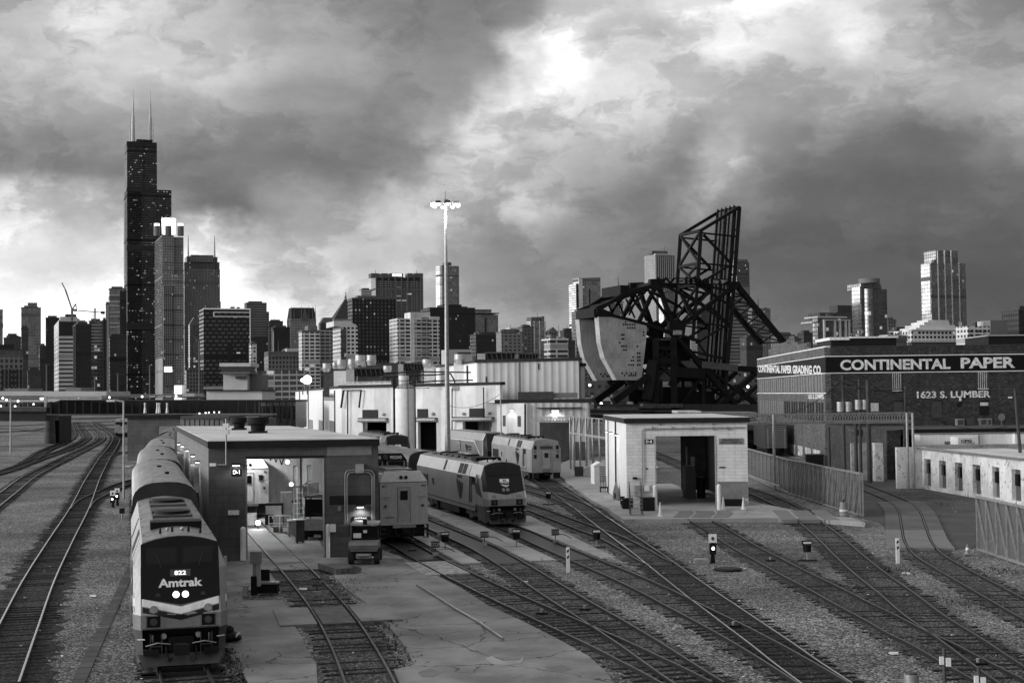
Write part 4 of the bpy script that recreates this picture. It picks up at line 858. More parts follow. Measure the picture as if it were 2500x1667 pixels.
t.box(1002,1050,762,778,'sk_white','upper_block',2,20); t.box(1002,1012,762,895,'sk_white','stair_core',-1,1); t.box(1050,1073,773,779,'sk_white','roof_slab',0,18)
t.box(1029,1047,775,893,'balcony2','glass_bays',-.9,0)
for i in range(9): t.box(1011,1050,785+i*12,786.6+i*12,'sk_white','balcony_slab',-2.2,0); t.box(970,986,785+i*12,786.6+i*12,'sk_white','balcony_slab',-2.2,0)
t = tw(1049,1049,1160,750,1700,'darkflat','wide plain black slab behind the tall lighting mast','office slab',cap=1); t.box(1082,1127,743,751,'sk_dark','plant_room',4,30)
t.box(1050,1160,752,766,'sk_dark','top_band',-.6,1)
# rounded silver tower with spire
t = tw(1073,1080,1112,650,3200,'glasslight','slender silver tower with rounded ends and a needle spire','skyscraper',cap=1,depth=30)
a, b_ = t.loc(1076,650,14), t.loc(1108,650,14); b = MB()
for x in (a.x+3, b_.x-3): b.cyl((x,14,0),(x,14,a.z),14.5,14.5,20)
b.build('rounded_end',FM['glasslight'],t.root); t.box(1086,1102,640,652,'sk_mid','crown_block',5,24); t.mast(1091,590,641,1.6,.4,'sk_stone',14,'spire')
t = tw(1160,1160,1216,768,1900,'glassmid','pale glass tower with a thin projecting flat roof','office tower',cap=1); t.box(1158,1219,763,765.5,'sk_mid','flat_roof',-5,24); t.box(1160,1200,755,764,'glassmid','upper_floor',3,20)
t.box(1184,1187,775,820,'sk_dark','dark_joint',-.5,.3)
t = tw(1162,1162,1225,818,1500,'darkflat','low black block below the pale flat roofed glass tower','office block')
# --- centre right
t = tw(1224,1224,1275,812,1300,'beige','stepped beige apartment block with terraces','apartment block'); t.box(1245,1266,800,813,'sk_pale','penthouse',6,20); t.box(1236,1258,806,813,'sk_stone','terrace',2,20)
t = tw(1275,1275,1302,800,1350,'brick','brown apartment slab joined to the stepped beige block','apartment block')
t = tw(1295,1295,1332,784,1450,'glassmid','grey glass apartment tower with pale mullions and a boxed crown','apartment tower',cap=1)
for x in (1295,1304,1317,1330): t.box(x,x+1.3,784,900,'sk_white','mullion',-.8,.3)
t.box(1297,1319,774,786,'sk_mid','crown_box',2,16); t.box(1322,1329,772,786,'sk_stone','crown_box',2,14)
t = tw(1340,1340,1362,812,1700,'stonegrid','grey tower with a small pyramid roof','office tower',cap=1,depth=18)
a, b_, ap = t.loc(1338,812), t.loc(1364,812), t.loc(1350,798,9)
MB().add([(a.x,-1,a.z),(b_.x,-1,a.z),(b_.x,19,a.z),(a.x,19,a.z),(ap.x,9,ap.z)],[(0,1,4),(1,2,4),(2,3,4),(3,0,4),(0,1,2,3)]).build('pyramid_roof','sk_roof',t.root)
t = tw(1330,1330,1342,818,1500,'whitegrid','slim pale block left of the small pyramid roof','apartment block')
t = tw(1343,1343,1387,828,1000,'bandwhite2','low white framed block with long window bands','apartment block',cap=1); t.box(1343,1388,826,830,'sk_white','roof_edge',-1,16); t.box(1387,1404,830,880,'darkgrid','side_wing',2,20)
t = tw(1377,1377,1408,808,1600,'darkgrid','dark block behind the low white framed block','office block')
t = tw(1406,1406,1466,692,2350,'glassmid','tall pale glass tower with a slanted top left of the steel bridge','skyscraper',cap=1)
a, b_ = t.loc(1413,692), t.loc(1466,692); MB().extr([(a.x,a.z),(b_.x,b_.z),(b_.x,t.loc(1466,677).z),(a.x,t.loc(1413,679).z)],'y',0,26).build('slanted_top',FM['glassmid'],t.root)
t.box(1413,1422,680,760,'sk_white','bright_fin',-1.5,.5); t.box(1438,1441,705,760,'sk_dark','dark_joint',-.6,.3); t.box(1407,1412,695,750,'sk_dark','dark_joint',-1,.3)
t = tw(1406,1406,1440,763,1500,'stonegrid','grey gridded apartment tower below the slanted glass tower','apartment tower')
t = tw(1488,1488,1521,740,2800,'stonegrid','tower with a lit diamond shaped spire','skyscraper',cap=1,depth=30)
a, b_, ap = t.loc(1489,740), t.loc(1524,740), t.loc(1509,694,15)
MB().add([(a.x,0,a.z),(b_.x,0,a.z),(b_.x,30,a.z),(a.x,30,a.z),(ap.x,15,ap.z)],[(0,1,4),(1,2,4),(2,3,4),(3,0,4),(0,1,2,3)]).build('diamond_roof',fm('diamond',300,4.5,1,.4,.10,.5,.5,.3,.3,1.0),t.root); t.mast(1509,672,696,1.6,.3,'sk_stone',15,'spire')
t = tw(1573,1600,1648,620,2950,'verticalstripe','tall white granite tower with closely spaced vertical piers','skyscraper',cap=1); t.box(1576,1598,627,760,'sk_pale','blank_side',30,40) if False else None
t.box(1600,1648,619,623,'sk_pale','top_band',-1,4); t.box(1592,1630,612,620,'sk_mid','roof_plant',10,34); t.mast(1621.6,596,613,.9,.3,'sk_stone',20)
t = tw(1620,1620,1655,713,2300,'museum','bluish glass tower seen through the steel bridge truss')
t = tw(1701,1701,1740,758,1900,'darkgrid','grey office tower seen behind the raised bridge leaf','office tower')
t = tw(1798,1798,1829,640,3000,'glassdark','unfinished curved skyscraper with open top floors right of the raised bridge','skyscraper',cap=1); t.box(1799,1826,633,645,'greyband','open_top',2,20); t.box(1788,1828,700,760,'glassmid','lower_body',-3,20)
t = tw(1777,1777,1825,735,1700,'greyband','grey banded tower between the bridge leaf and its right strut','apartment tower')
t = tw(1836,1836,1881,753,2200,'beige','beige tower with a small spire right of the bridge','office tower',cap=1); t.box(1838,1880,752,757,'sk_stone','cornice',-1.5,20); t.mast(1850,726,754,2.4,.5,'sk_stone',10,'spire')
t = tw(1822,1822,1862,826,1300,'darkgrid','dark glass block at the foot of the bridge strut','office block')
t = tw(1901,1901,1940,820,1200,'brick','low brick loft building above the warehouse parapet','loft building',name='building')
t = tw(1940,1940,1956,829,1150,'brick','smallest brick loft behind the warehouse corner','loft building',name='building')
t = tw(1962,1962,1984,814,1400,'darkgrid','small dark block left of the twin cream striped apartments','apartment block')
t = tw(1983,1996,2077,775,1200,'glassdark','dark apartment tower with cream vertical stripes and a flat cap','apartment tower',cap=1)
t.box(2001,2062,763,777,'sk_roof','cap_floor',4,22); t.box(1996,2068,772,775.5,'sk_pale','cornice',-1,20); t.box(2012,2077,780,782.5,'sk_pale','cornice',-2.5,4)
for x in (2012,2038,2050,2064,2072): t.box(x,x+3.5,782,848,'sk_pale','cream_pier',-2,.5)
t.box(1983,1996,785,788,'sk_pale','cornice',2,20)
t = tw(2041,2041,2082,762,1500,'darkgrid','grey stepped tower behind the blue glass tower','apartment tower',cap=1); t.box(2045,2082,745,763,'sk_roof','roof_box',4,20)
t = tw(2079,2102,2165,705,1350,'glassdark','dark glass apartment tower with a rounded drum on its roof','apartment tower',cap=1)
MB().box(-.6,.1,1,t.d-1,t.loc(2102,742).z,t.loc(2102,700).z).build('bright_west_bay',FM['glasslight'],t.root)  # added mirror-like sheet, brightens the upper west face with reflected sky
t.box(2102,2152,692,706,'glassdark','upper_floors',1,24); t.box(2080,2102,693,730,'glasslight','bright_side',1.5,18) if False else None
a = t.loc(2122,692,14); c_ = t.loc(2122,681,14); MB().cyl((a.x,14,a.z),(a.x,14,c_.z),10.2,10.2,24).build('roof_drum','sk_stone',t.root)
a = t.loc(2120,706); MB().cyl((a.x,1.5,0),(a.x,1.5,a.z),5,5,16).build('rounded_bay',FM['glasslight'],t.root)
t = tw(2168,2168,2188,782,1500,'stonegrid','small stone topped tower right of the dark glass tower','office tower')
t = tw(2169,2169,2228,818,1050,'lowgrey','low grey stone block with a cornice','loft building',cap=1,name='building'); t.box(2167,2228,817,820,'sk_pale','cornice',-1,10)
t = tw(2188,2188,2226,807,1250,'darkgrid','dark loft behind the low grey stone block','loft building',name='building')
t = tw(2248,2272,2357,641,1500,'museum','tallest tower on the right, stepped glass with bright vertical ribs','apartment tower',cap=1)
t.box(2284,2338,611,642,'museum','upper_tier',6,26); MB().box(-.6,.1,1,t.d-1,t.loc(2272,765).z,t.loc(2272,645).z).build('bright_west_bay',FM['glasslight'],t.root)  # upper tier; added reflective plate makes the west face shine with sky
for x, y0 in ((2289,612),(2306,611),(2322,611),(2341,641)): t.box(x,x+1.4,y0,850,'sk_pale','bright_rib',-.9,.5)
t = tw(2226,2226,2340,806,1050,'whitegrid','white ornate stepped apartment block with balconies','apartment block',cap=1)
for x0,x1,y0,y1,dd in ((2236,2334,800,807,2),(2245,2332,793,801,4),(2256,2318,786,794,6),(2266,2316,781,787,8)): t.box(x0,x1,y0,y1,'sk_white','stepped_tier',dd,22)
t.box(2226,2340,834,860,'brick','brick_base',-.8,4); t.box(2224,2341,832,835,'sk_white','cornice',-1.6,4); t.box(2225,2341,804,806.5,'sk_white','cornice',-1.6,4)
t = tw(2363,2363,2418,796,950,'whitegrid','white walled loft with black fire escapes and a roof tank','loft building',cap=1,name='building')
t.box(2418,2459,782,860,'sk_stone','blank_grey_wall',-1,18); t.mast(2397,786,797,3,3,'sk_pale',8,'roof_tank',12)
for i in range(3):
    for j in range(5): t.box(2368+i*17,2375+i*17,806+j*10,810+j*10,'sk_dark','fire_escape',-1.2,-.1)
t = tw(2458,2458,2489,792,1100,'whitegrid','pale loft at the right between the grey wall and black tower','loft building',name='building')
t = tw(2487,2487,2560,758,1000,'darkflat','black tower cut by the right edge of the photo')
# low far buildings and long roofs between
t = tw(560,560,640,905,1600,'lowgrey','low grey stone block with a round clock face','building',cap=1,name='building')
t = tw(655,655,735,858,1300,'stonegrid','old stone building with a classical cornice and attic','building',cap=1,name='building'); t.box(664,732,866,869,'sk_stone','cornice',-1.6,2); t.box(700,732,851,860,'sk_pale','attic',3,18)
t = tw(640,640,745,905,800,'balcony2','curved white balconied apartments low behind the white sheds','apartment block',g=5,name='apartment_block')
t = tw(880,880,1000,900,900,'lowgrey','low grey block glimpsed between roof vents','building',name='building')
t = tw(1095,1095,1153,853,700,'sk_pale','plain white building with one dark slot beside the mast','building',cap=1,name='building'); t.box(1117,1150,860,863,'sk_dark','slot_window',-.4,.5)
t = tw(1400,1400,1500,925,700,'lowgrey','pale riverside block behind the counterweights','building',name='building',cap=1)
t = tw(1420,1420,1530,965,600,'bandwhite2','low white terrace seen under the counterweights','terrace',name='building',cap=1)
t = tw(1780,1780,1850,905,800,'brick','brick block seen through the bridge legs on the right','building',name='building')
t = tw(1640,1640,1720,880,1000,'darkgrid','dark block glimpsed behind the bridge machinery','building',name='building')
# ------------------------------------------------------------------ near buildings
def PW(x, y, p, q, off=0.):
    """photo pixel -> point on the vertical plane through p,q, moved off metres towards the camera"""
    p = Vector((p[0], p[1], 0)); q = Vector((q[0], q[1], 0)); d = (q-p).normalized(); n = Vector((d.y, -d.x, 0))
    if n.dot(CL-p) < 0: n = -n
    r_ = ray(x, y); t = (p-Vector((0,0,0))).dot(n)/r_.dot(n); return CL+r_*t+n*off
class Wall:
    def __init__(s, p, q, root): s.p=Vector((p[0],p[1],0)); s.q=Vector((q[0],q[1],0)); s.root=root; s.d=(s.q-s.p).normalized(); n=Vector((s.d.y,-s.d.x,0)); s.n = n if n.dot(CL-s.p) > 0 else -n
    def s_(s, x, y=1100): return (PW(x, y, s.p, s.q)-s.p).dot(s.d)
    def box(s, x0, x1, y0, y1, name, mat, out=.05, into=.0, parent=None, **kw):
        """box on the wall between pixels; y0 top, y1 bottom"""
        a=PW(x0,(y0+y1)/2,s.p,s.q); b=PW(x1,(y0+y1)/2,s.p,s.q); xm=(x0+x1)/2; z1=PW(xm,y0,s.p,s.q).z; z0=max(.0,PW(xm,y1,s.p,s.q).z)
        o=s.n*out; i_=s.n*-into; par = s.root if parent is None else parent
        if par == 'top': par = None
        return MB().prism([(a.x+i_.x,a.y+i_.y),(b.x+i_.x,b.y+i_.y),(b.x+o.x,b.y+o.y),(a.x+o.x,a.y+o.y)], z0, z1).build(name, mat, par, True, **kw)
    def text(s, name, st, x0, x1, y0, y1, mat, out=.1, bold=.02, parent=None):
        a=PW(x0,(y0+y1)/2,s.p,s.q,out); b=PW(x1,(y0+y1)/2,s.p,s.q,out); xm=(x0+x1)/2; h=PW(xm,y0,s.p,s.q).z-PW(xm,y1,s.p,s.q).z; c=(a+b)/2; c.z=PW(xm,(y0+y1)/2,s.p,s.q).z
        dd = (b-a); dd.z = 0
        return text(name, st, c, dd, h, mat, parent or s.root, width=dd.length, bold=bold)
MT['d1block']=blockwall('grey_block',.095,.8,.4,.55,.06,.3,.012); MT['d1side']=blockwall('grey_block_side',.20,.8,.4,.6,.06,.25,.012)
MT['white_block']=blockwall('white_block',.72,.82,.26,.66,.05,.2,.014,.5); MT['inwhite']=gm('interior_white',.45,.6,var=.15,scale=.6,streak=.2)
# ---- left block shed
A1=Vector((-16.75,78.3,0)); B1=Vector((-7.5,79.0,0)); C1=A1+Vector((-.267,.964,0))*44; D1=B1+Vector((-.28,.96,0))*38
sh=empty('train_shed',tuple(A1),0,'dark grey block train shed with a wide open doorway and pale flat roof','shed')
fr=Wall(A1,B1,sh); sd_=Wall(A1,C1,sh)
s0,s1=fr.s_(600,1240),fr.s_(791,1240); zt=5.55
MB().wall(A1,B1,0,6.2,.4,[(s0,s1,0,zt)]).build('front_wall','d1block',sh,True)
nA=(A1-C1).normalized()
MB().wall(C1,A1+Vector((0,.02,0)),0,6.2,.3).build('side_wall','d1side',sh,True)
MB().wall(B1+Vector((-.02,.4,0)),D1,0,6.2,.3).build('side_wall','d1block',sh,True)
MB().wall(D1,C1,0,6.2,.3,[(2,7,0,5)]).build('back_wall','d1block',sh,True)
def ring(pts,o): 
    c=sum(pts,Vector((0,0,0)))/len(pts); return [(p+(p-c).normalized()*o) for p in pts]
rp=ring([A1,B1,D1,C1],.25); MB().prism([(p.x,p.y) for p in rp],6.2,6.56).build('roof_fascia','black',sh,True)
rp=ring([A1,B1,D1,C1],.12); MB().prism([(p.x,p.y) for p in rp],6.5,6.60).build('roof','roofmem',sh,True)
# interior
MB().wall(A1+Vector((.35,.4,0))+Vector((-.267,.964,0))*.2,A1+Vector((.35,.4,0))+Vector((-.267,.964,0))*43,0.1,6.1,-.05).build('inner_wall','inwhite',sh,True)
MB().wall(B1+Vector((-.4,.5,0)),B1+Vector((-.4,.5,0))+Vector((-.28,.96,0))*36,.1,6.1,.05).build('inner_wall','inwhite',sh,True)
pp=A1+Vector((.6,.4,0))+Vector((-.267,.964,0))*30; qq=B1+Vector((-.6,.5,0))+Vector((-.28,.96,0))*28
MB().wall(pp,qq,.1,6.1,.1).build('end_wall','inwhite',sh,True)
MB().prism([(A1.x+.5,A1.y+.6),(B1.x-.5,B1.y+.6),(D1.x-.3,D1.y-.4),(C1.x+.4,C1.y-.4)],6.05,6.12).build('ceiling','grey',sh,True)
fr.box(600,604,1118,1367,'door_jamb','grey',.03); fr.box(788,792,1118,1360,'door_jamb','lightgrey',.03); fr.box(600,792,1112.5,1117.5,'door_head','black',.05)
fr.box(799,907,1089,1111,'painted_over_sign','grey',.03)
fr.box(804,908,1209,1231,'dark_patch','black',.02); 
fr.box(859,902,1260,1281,'sign_board','sign_black',.05); fr.text('sign_text','AMTRAK',865,896,1262,1266,'sign_white',.07,.0)
a=PW(880,1273,A1,B1,.08)
def arrow(a,xd,w,h,mat,par,up=Vector((0,0,1))):
    """three swept blades narrowing to a point"""
    xd=Vector(xd).normalized(); n=xd.cross(up)
    for k in range(3):
        b=MB(); u0,u1=k*.36-.5,k*.36-.5+.27
        T=[(u0,.35-.12*k*.6),(u1,.40-.12*k*.6),(u1+.06,.2-.05*k),(.12+k*.06,-.5),(.02+k*.06,-.5),(u0+.10,.1)]
        p=[a+xd*(u*w)+up*(v*h) for u,v in T]; m_=len(p)
        b.add([v-n*.004 for v in p]+[v+n*.008 for v in p],[tuple(range(m_)),tuple(range(m_,2*m_))[::-1]]+[(i,(i+1)%m_,m_+(i+1)%m_,m_+i) for i in range(m_)]).build('logo_blade',mat,par,True)
arrow(a,(1,.08,0),.62,.26,'sign_white',sh)
fr.box(566,589,1144,1160,'sign_board','sign_black',.05); fr.text('sign_text','D-1',569,586,1147,1157,'sign_white',.07,.03)
fr.box(557.5,584,1245,1256,'white_box','white',.14); fr.box(868,889,1132,1154,'junction_box','galv',.2); fr.box(825,833,1235,1246,'small_box','grey',.1)
fr.box(806,820,1279,1297,'white_box','white',.3)
b=MB(); 
for dx in (0,5):
    P4=[PW(843+dx,1276,A1,B1,.12),PW(843+dx,1158+dx,A1,B1,.12),PW(847+dx,1149+dx,A1,B1,.12),PW(868,1146+dx,A1,B1,.12)]; b.tube(P4,.045)
    P4=[PW(914-dx,1276,A1,B1,.12),PW(914-dx,1158+dx,A1,B1,.12),PW(908-dx,1149+dx,A1,B1,.12),PW(889,1146+dx,A1,B1,.12)]; b.tube(P4,.045)
b.build('conduit','grey',sh,True)
def wall_lamp(par,pos,n,e,name='wall_lamp',w=.45,spot=110,up=False):
    pos=Vector(pos); n=Vector(n).normalized(); t=Vector((-n.y,n.x,0))
    MB().bar(pos-t*w/2+n*.15,pos+t*w/2+n*.15,.3,.10).build(name,'black',par,True)
    MB().bar(pos-t*w*.4+n*.15-Vector((0,0,.07)),pos+t*w*.4+n*.15-Vector((0,0,.07)),.2,.03).build('lamp_glass','lamp',par,True)
    return light(name+'_light',pos+n*.35-Vector((0,0,.16)),e,.08,'SPOT',pos-Vector((0,0,3))-n*.1,spot)
wall_lamp(sh,PW(577,1133,A1,B1),fr.n,22,spot=150); wall_lamp(sh,PW(880,1234,A1,B1),fr.n,70,spot=150)
for (x,y) in ((488,1126),(476,1110.5),(462,1098),(450,1088),(441,1082)): wall_lamp(sh,PW(x,y,A1,C1),sd_.n,85,w=.22,spot=105)
for (x0,x1,y0,y1) in ((474,485,1137,1196),(441,448,1105,1150)): sd_.box(x0,x1,y0,y1,'wall_panel','galv',.3)
light('shed_inside_light',(-16.5,92,5.6),230,.5,'AREA',(-17,92,0)); light('shed_inside_light',(-20,104,5.6),380,.5,'AREA',(-20,104,0)); light('shed_inside_light',(-12.6,86,5.6),80,.5,'AREA',(-13,86,0))
for (x,y,Y) in ((702,1127,100),(711,1182,103)):
    p=PY(x,y,Y); MB().ball(p,.14).build('hanging_lamp','lamp',sh,True)
for (x,y,r_,lb) in ((584,1049,.62,'smaller dark conical fan on the left shed roof'),(630,1057,.72,'larger dark conical fan on the left shed roof')):
    p=PZ(x,y,6.6); f=empty('roof_fan',tuple(p),0,lb,'roof fan'); h=r_*1.45
    MB().box(-r_*.75,r_*.75,-r_*.75,r_*.75,0,.14).build('curb','black',f); MB().cyl((0,0,.14),(0,0,h*.5),r_*.62,r_*.7,16).build('neck','blacksteel',f); MB().cyl((0,0,h*.5),(0,0,h*.62),r_*.7,r_*1.05,16).cyl((0,0,h*.62),(0,0,h),r_*1.05,r_*.98,16).build('hood','blacksteel',f)
pl=PW(553.8,1133,A1,B1,.3); f=empty('camera_pole',tuple((pl.x,pl.y,pl.z)),0,'thin pole with white boxes rising from the front of the left shed','pole'); ztop=PW(553.8,1022,A1,B1,.3).z-pl.z
MB().cyl((0,0,-.0),(0,0,ztop),.045).build('pole','galv',f); MB().bar((0,0,0),(-.75,0,-.0),.06).build('bracket','galv',f)
for dz in (.25,.6): MB().box(-.16,.16,-.14,.14,ztop-dz-.25,ztop-dz).build('white_box','white',f)
MB().bar((-.9,0,.0),(-.55,0,.0),.16).build('arm_box','white',f)
for (x,y0,y1,lb) in ((594,1286,1367,'pale bollard at the left jamb of the grey shed doorway'),(801,1277,1360,'pale bollard at the right jamb of the grey shed doorway'),(1600,1184,1246,'white bollard at the left jamb of the small block building'),(1756,1182,1244,'white bollard at the right jamb of the small block building')):
    p=PZ(x,y1,.08 if y1>1300 else .30); h=(y1-y0)/F*p.y; b=MB().cyl(p,p+Vector((0,0,h-.15)),.16,n=14); b.ball(p+Vector((0,0,h-.15)),.16,6); b.build('bollard','white',None,label=lb,cat='bollard',group='bollards at shed doorways')
# ---- long low shed behind and wash building
MT['concwall']=blockwall('concrete_wall',.12,1.6,.6,.6,.06,.4,.02)
wb=empty('wash_building',(-50,205,0),0,'small flat roofed concrete building the silver coaches run into','building')
X0,X1=PY(311,1050,207).x,PY(474,1050,207).x; xo0,xo1=PY(386,1050,207).x,PY(458,1050,207).x
MB().wall((X0,207),(X1,207),0,6.1,.4,[(xo0-X0,xo1-X0,0,4.9)]).build('front_wall','concwall',wb,True)
MB().wall((X1,207.4),(X1-4,235),0,6.1,.4).build('side_wall','concwall',wb,True); MB().wall((X0+.4,207.4),(X0-3.6,235),0,6.1,.4).build('side_wall','concwall',wb,True)
MB().box(X0-.4,X1+.4,206.6,209,6.1,6.6).build('roof_edge','black',wb,True); MB().prism([(X0-.2,209),(X1+.2,209),(X1-4,236),(X0-4,236)],6.15,6.4).build('roof','darkgrey',wb,True)
MB().box(X0+.2,xo0-.2,206.9,207,0,6.0).build('pale_pilaster','roofmem',wb,True) if False else None
for i,x in enumerate((354,384,389,408)):
    p=PY(x,1008,210); b=MB().cyl(p,p+Vector((0,0,.9)),.22,.12).cyl(p+Vector((0,0,.9)),p+Vector((0,0,1.5)),.10,.16); b.build('vent_pipe','white',wb,True)
ls=empty('long_shed',(-45,160,0),0,'long low dark shed with small lamps along its parapet','shed')
px_wall('front_wall',440,640,1022,1062,185,'concwall',ls,10,Y1=172); px_wall('parapet',440,560,1016,1022.5,184.6,'black',ls,10.6,Y1=176); px_wall('roof_edge',470,640,1012,1016,190,'darkgrey',ls,12,Y1=190)
for x,y in ((487,1009),(502,1007.5),(510,1007),(523,1006),(535,1006)): MB().ball(PY(x,y,181),.10,5).build('parapet_lamp','lamp_s',ls,True)
for i in range(14): px_wall('dark_post',450+i*12,451.5+i*12,1023,1058,180-i*.7,'black',ls,.3)
# building with window strips
ws=empty('office_wing',(-40,255,0),0,'low wing of tall window strips between dark columns left of the white workshop','building')
px_wall('wall',632,722,980,1046,262,'grey',ws,14); px_wall('roof',630,722,976,980.5,261,'black',ws,15)
for i in range(6): px_wall('column',633+i*16,635.5+i*16,981,1046,261,'black',ws,.5); 
for i in range(14): px_wall('window_strip',636+i*6.2,640+i*6.2,990,1022,261.7,'glass' if i%2 else 'darkgrey',ws,.2)
px_wall('ground_floor',632,722,1022,1046,261.6,'darkgrey',ws,.3)
# control tower building
ct=empty('signal_tower',(-95,540,0),0,'pale yard control tower with an overhanging glazed top and low annex','building')
px_wall('annex',504,640,954,982,545,'sk_white',ct,30); px_wall('annex_roof',502,642,951.5,954.5,544,'sk_dark',ct,32); px_wall('shaft',545,604,908,954,560,'sk_white',ct,14); px_wall('side_block',602,640,914,954,565,'sk_stone',ct,14)
px_wall('glazed_room',540,606,894,911,558,'glass',ct,14); px_wall('top_slab',535.5,612,886,894.5,556,'sk_white',ct,18); px_wall('balcony',536,610,908,912,556,'sk_stone',ct,17); px_wall('window',575,600,918,925,559,'glass',ct,.5)
# low things beyond the girder bridge
pd=empty('parking_deck',(-200,620,0),0,'long pale parking deck with lamps beyond the girder bridge','parking deck')
for y0,y1,m_ in ((955,966,'sk_pale'),(968,974,'sk_stone'),(976,981,'sk_pale')): px_wall('deck_level',-40,260 if y0<970 else 240,y0,y1,640,m_,pd,40)
px_wall('roof_hut',12,69,948,957,645,'sk_stone',pd,20); px_wall('roof_hut',160,197,946,958,645,'sk_stone',pd,20)
for x,y in ((7,972),(16,976),(100,973),(104,973),(44,979),(82,986),(190,971),(430,967),(347,968),(267,970),(2,991),(37,992)): MB().ball(PY(x,y,632),.5,5).build('deck_lamp','lamp_s',pd,True)
lr=empty('station_roof',(0,700,0),0,'row of low pale station roofs behind the girder bridge','roof',); px_wall('roof',240,480,962,971,690,'sk_stone',lr,20); px_wall('roof_box',445,475,960,968,680,'sk_pale',lr,20)
for x in (364,384,404,424): px_wall('roof_box',x,x+14,966,970,685,'sk_pale',lr,10)
gt=empty('signal_gantry',tuple(PY(110,990,420)[:2])+(0,),0,'pale lattice signal gantry beyond the girder bridge','gantry')
b=MB(); 
for i in range(18):
    x=110+i*7.5; b.bar(PY(x,974,420),PY(x+7.5,968,420),.35); b.bar(PY(x,968,420),PY(x+7.5,974,420),.35)
b.bar(PY(108,974,420),PY(248,974,420),.5); b.bar(PY(108,968,420),PY(248,968,420),.5); b.build('truss','lightgrey',gt,True)
MB().bar(PY(112,968,420),PY(112,1010,420),.7).bar(PY(246,968,420),PY(246,1010,420),.7).build('leg','lightgrey',gt,True)
# ---- white workshop
MT['wsh']=corrug('white_sheet',.76,1.1,.02,.22,dark=.2); MT['wsh2']=corrug('grey_corrugated',.48,.75,.08,.12,dark=.35); MT['wsl']=gm('white_panel',.88,.5,var=.08,streak=.12)
Lc=Vector((PY(834,1000,236).x,236,0)); Rc=Vector((PY(1221,1000,206).x,206,0)); Kc=Vector((PY(721.5,1000,380).x,380,0))
wk=empty('workshop',tuple(Rc),0,'large white sheet metal locomotive workshop with three open doors','workshop')
wf=Wall(Lc,Rc,wk); wl=Wall(Kc,Lc,wk); ops=[]
for x0,x1 in ((886,944),(1021,1066),(1130,1203)): ops.append((wf.s_(x0),wf.s_(x1),0,5.25))
MB().wall(Lc,Rc,0,10.3,.5,ops).build('front_wall','wsh',wk,True)
MB().wall(Kc,Lc,0,10.3,.5).build('side_wall','wsl',wk,True)
MB().wall(Rc+Vector((0,.55,0)),Rc+Vector((-9,60,0)),0,10.3,.4).build('side_wall','wsh',wk,True)
inn=[Lc+Vector((.2,.6,0)),Rc+Vector((-.2,.6,0)),Rc+Vector((-9,60,0)),Kc+Vector((2,0,0))]
MB().prism([(p.x,p.y) for p in inn],10.1,10.4).build('roof','roofmem',wk,True)
MB().wall(Lc+Vector((2,22,0)),Rc+Vector((-3,22,0)),0,10,.3).build('inner_wall','darkgrey',wk,True)
o=wf.n*.25; MB().wall(Lc+o+Vector((-.3,0,0)),Rc+o+Vector((.3,0,0)),10.3,10.75,.9).build('roof_trim','black',wk,True); MB().wall(Kc+wl.n*.2,Lc+wl.n*.2,10.3,10.7,.8).build('roof_trim','black',wk,True)
for x0,x1,y0,y1 in ((886,923,1000,1021),(1020,1045,998,1019.5),(1147,1183,996.5,1018.5)): wf.box(x0,x1,y0,y1,'louvre_vent','black',.12)
for x0,x1,y0,y1 in ((880,948,1021,1031),(1021,1068,1020,1030),(1110,1207,1018.5,1028.5)):
    a=PW(x0,(y0+y1)/2,Lc,Rc,.35); b_=PW(x1,(y0+y1)/2,Lc,Rc,.35); MB().cyl(a,b_,.32,n=10).build('door_roll','galv',wk,True); wf.box(x0,x1,y0-1.2,y0+2,'roll_cover','rust',.5)
for x,y in ((703+235.7,1011),(1059.6,1010),(1134.4,1009.6),(1196.6,1008.5)): MB().ball(PW(x,y,Lc,Rc,.25),.25,7).build('round_lamp','lightgrey',wk,True)
for x in (732,753,790,818): wl.box(x-.7,x+.9,953,1060,'seam','black',.12)
for x0,x1,y0,y1 in ((733.5,741.5,1022,1045),(754,764,1024,1049),(779,789,1026,1051),(805,818,1027,1054)): wl.box(x0,x1,y0,y1,'window','grey',.10)
wl.box(792,817,961,978,'faded_sign','grey',.1); wl.text('sign_text','Locomotive Shop',794,816,964,971,'sign_black',.16)
wf.box(1104,1122,941,954,'grey_patch','grey',.05); wf.box(1014,1052,943,951,'sign_board','sign_white',.05); wf.text('sign_text','Historic Locomotive',1017,1050,945,949,'sign_black',.08,.0)
MB().tube([PW(855,952,Lc,Rc,.5),PW(855,1090,Lc,Rc,.5)],.12).tube([PW(1110,948,Lc,Rc,.5),PW(1110,1090,Lc,Rc,.5)],.10).tube([PW(1187,945,Lc,Rc,.5),PW(1188,1080,Lc,Rc,.5)],.10).build('pipe','black',wk,True)
MB().bar(PW(846,953,Lc,Rc,.6),PW(840,995,Lc,Rc,.6),.25).bar(PW(889,952,Lc,Rc,.6),PW(884,995,Lc,Rc,.6),.25).bar(PW(846,953,Lc,Rc,.6),PW(889,952,Lc,Rc,.6),.15).build('frame','black',wk,True)
wall_lamp(wk,PW(1112,1070,Lc,Rc),wf.n,260,w=1.6); wf.box(1102,1125,1066,1105,'pale_door_surround','white',.2); wf.box(1104,1118,1090,1105,'door','black',.25)
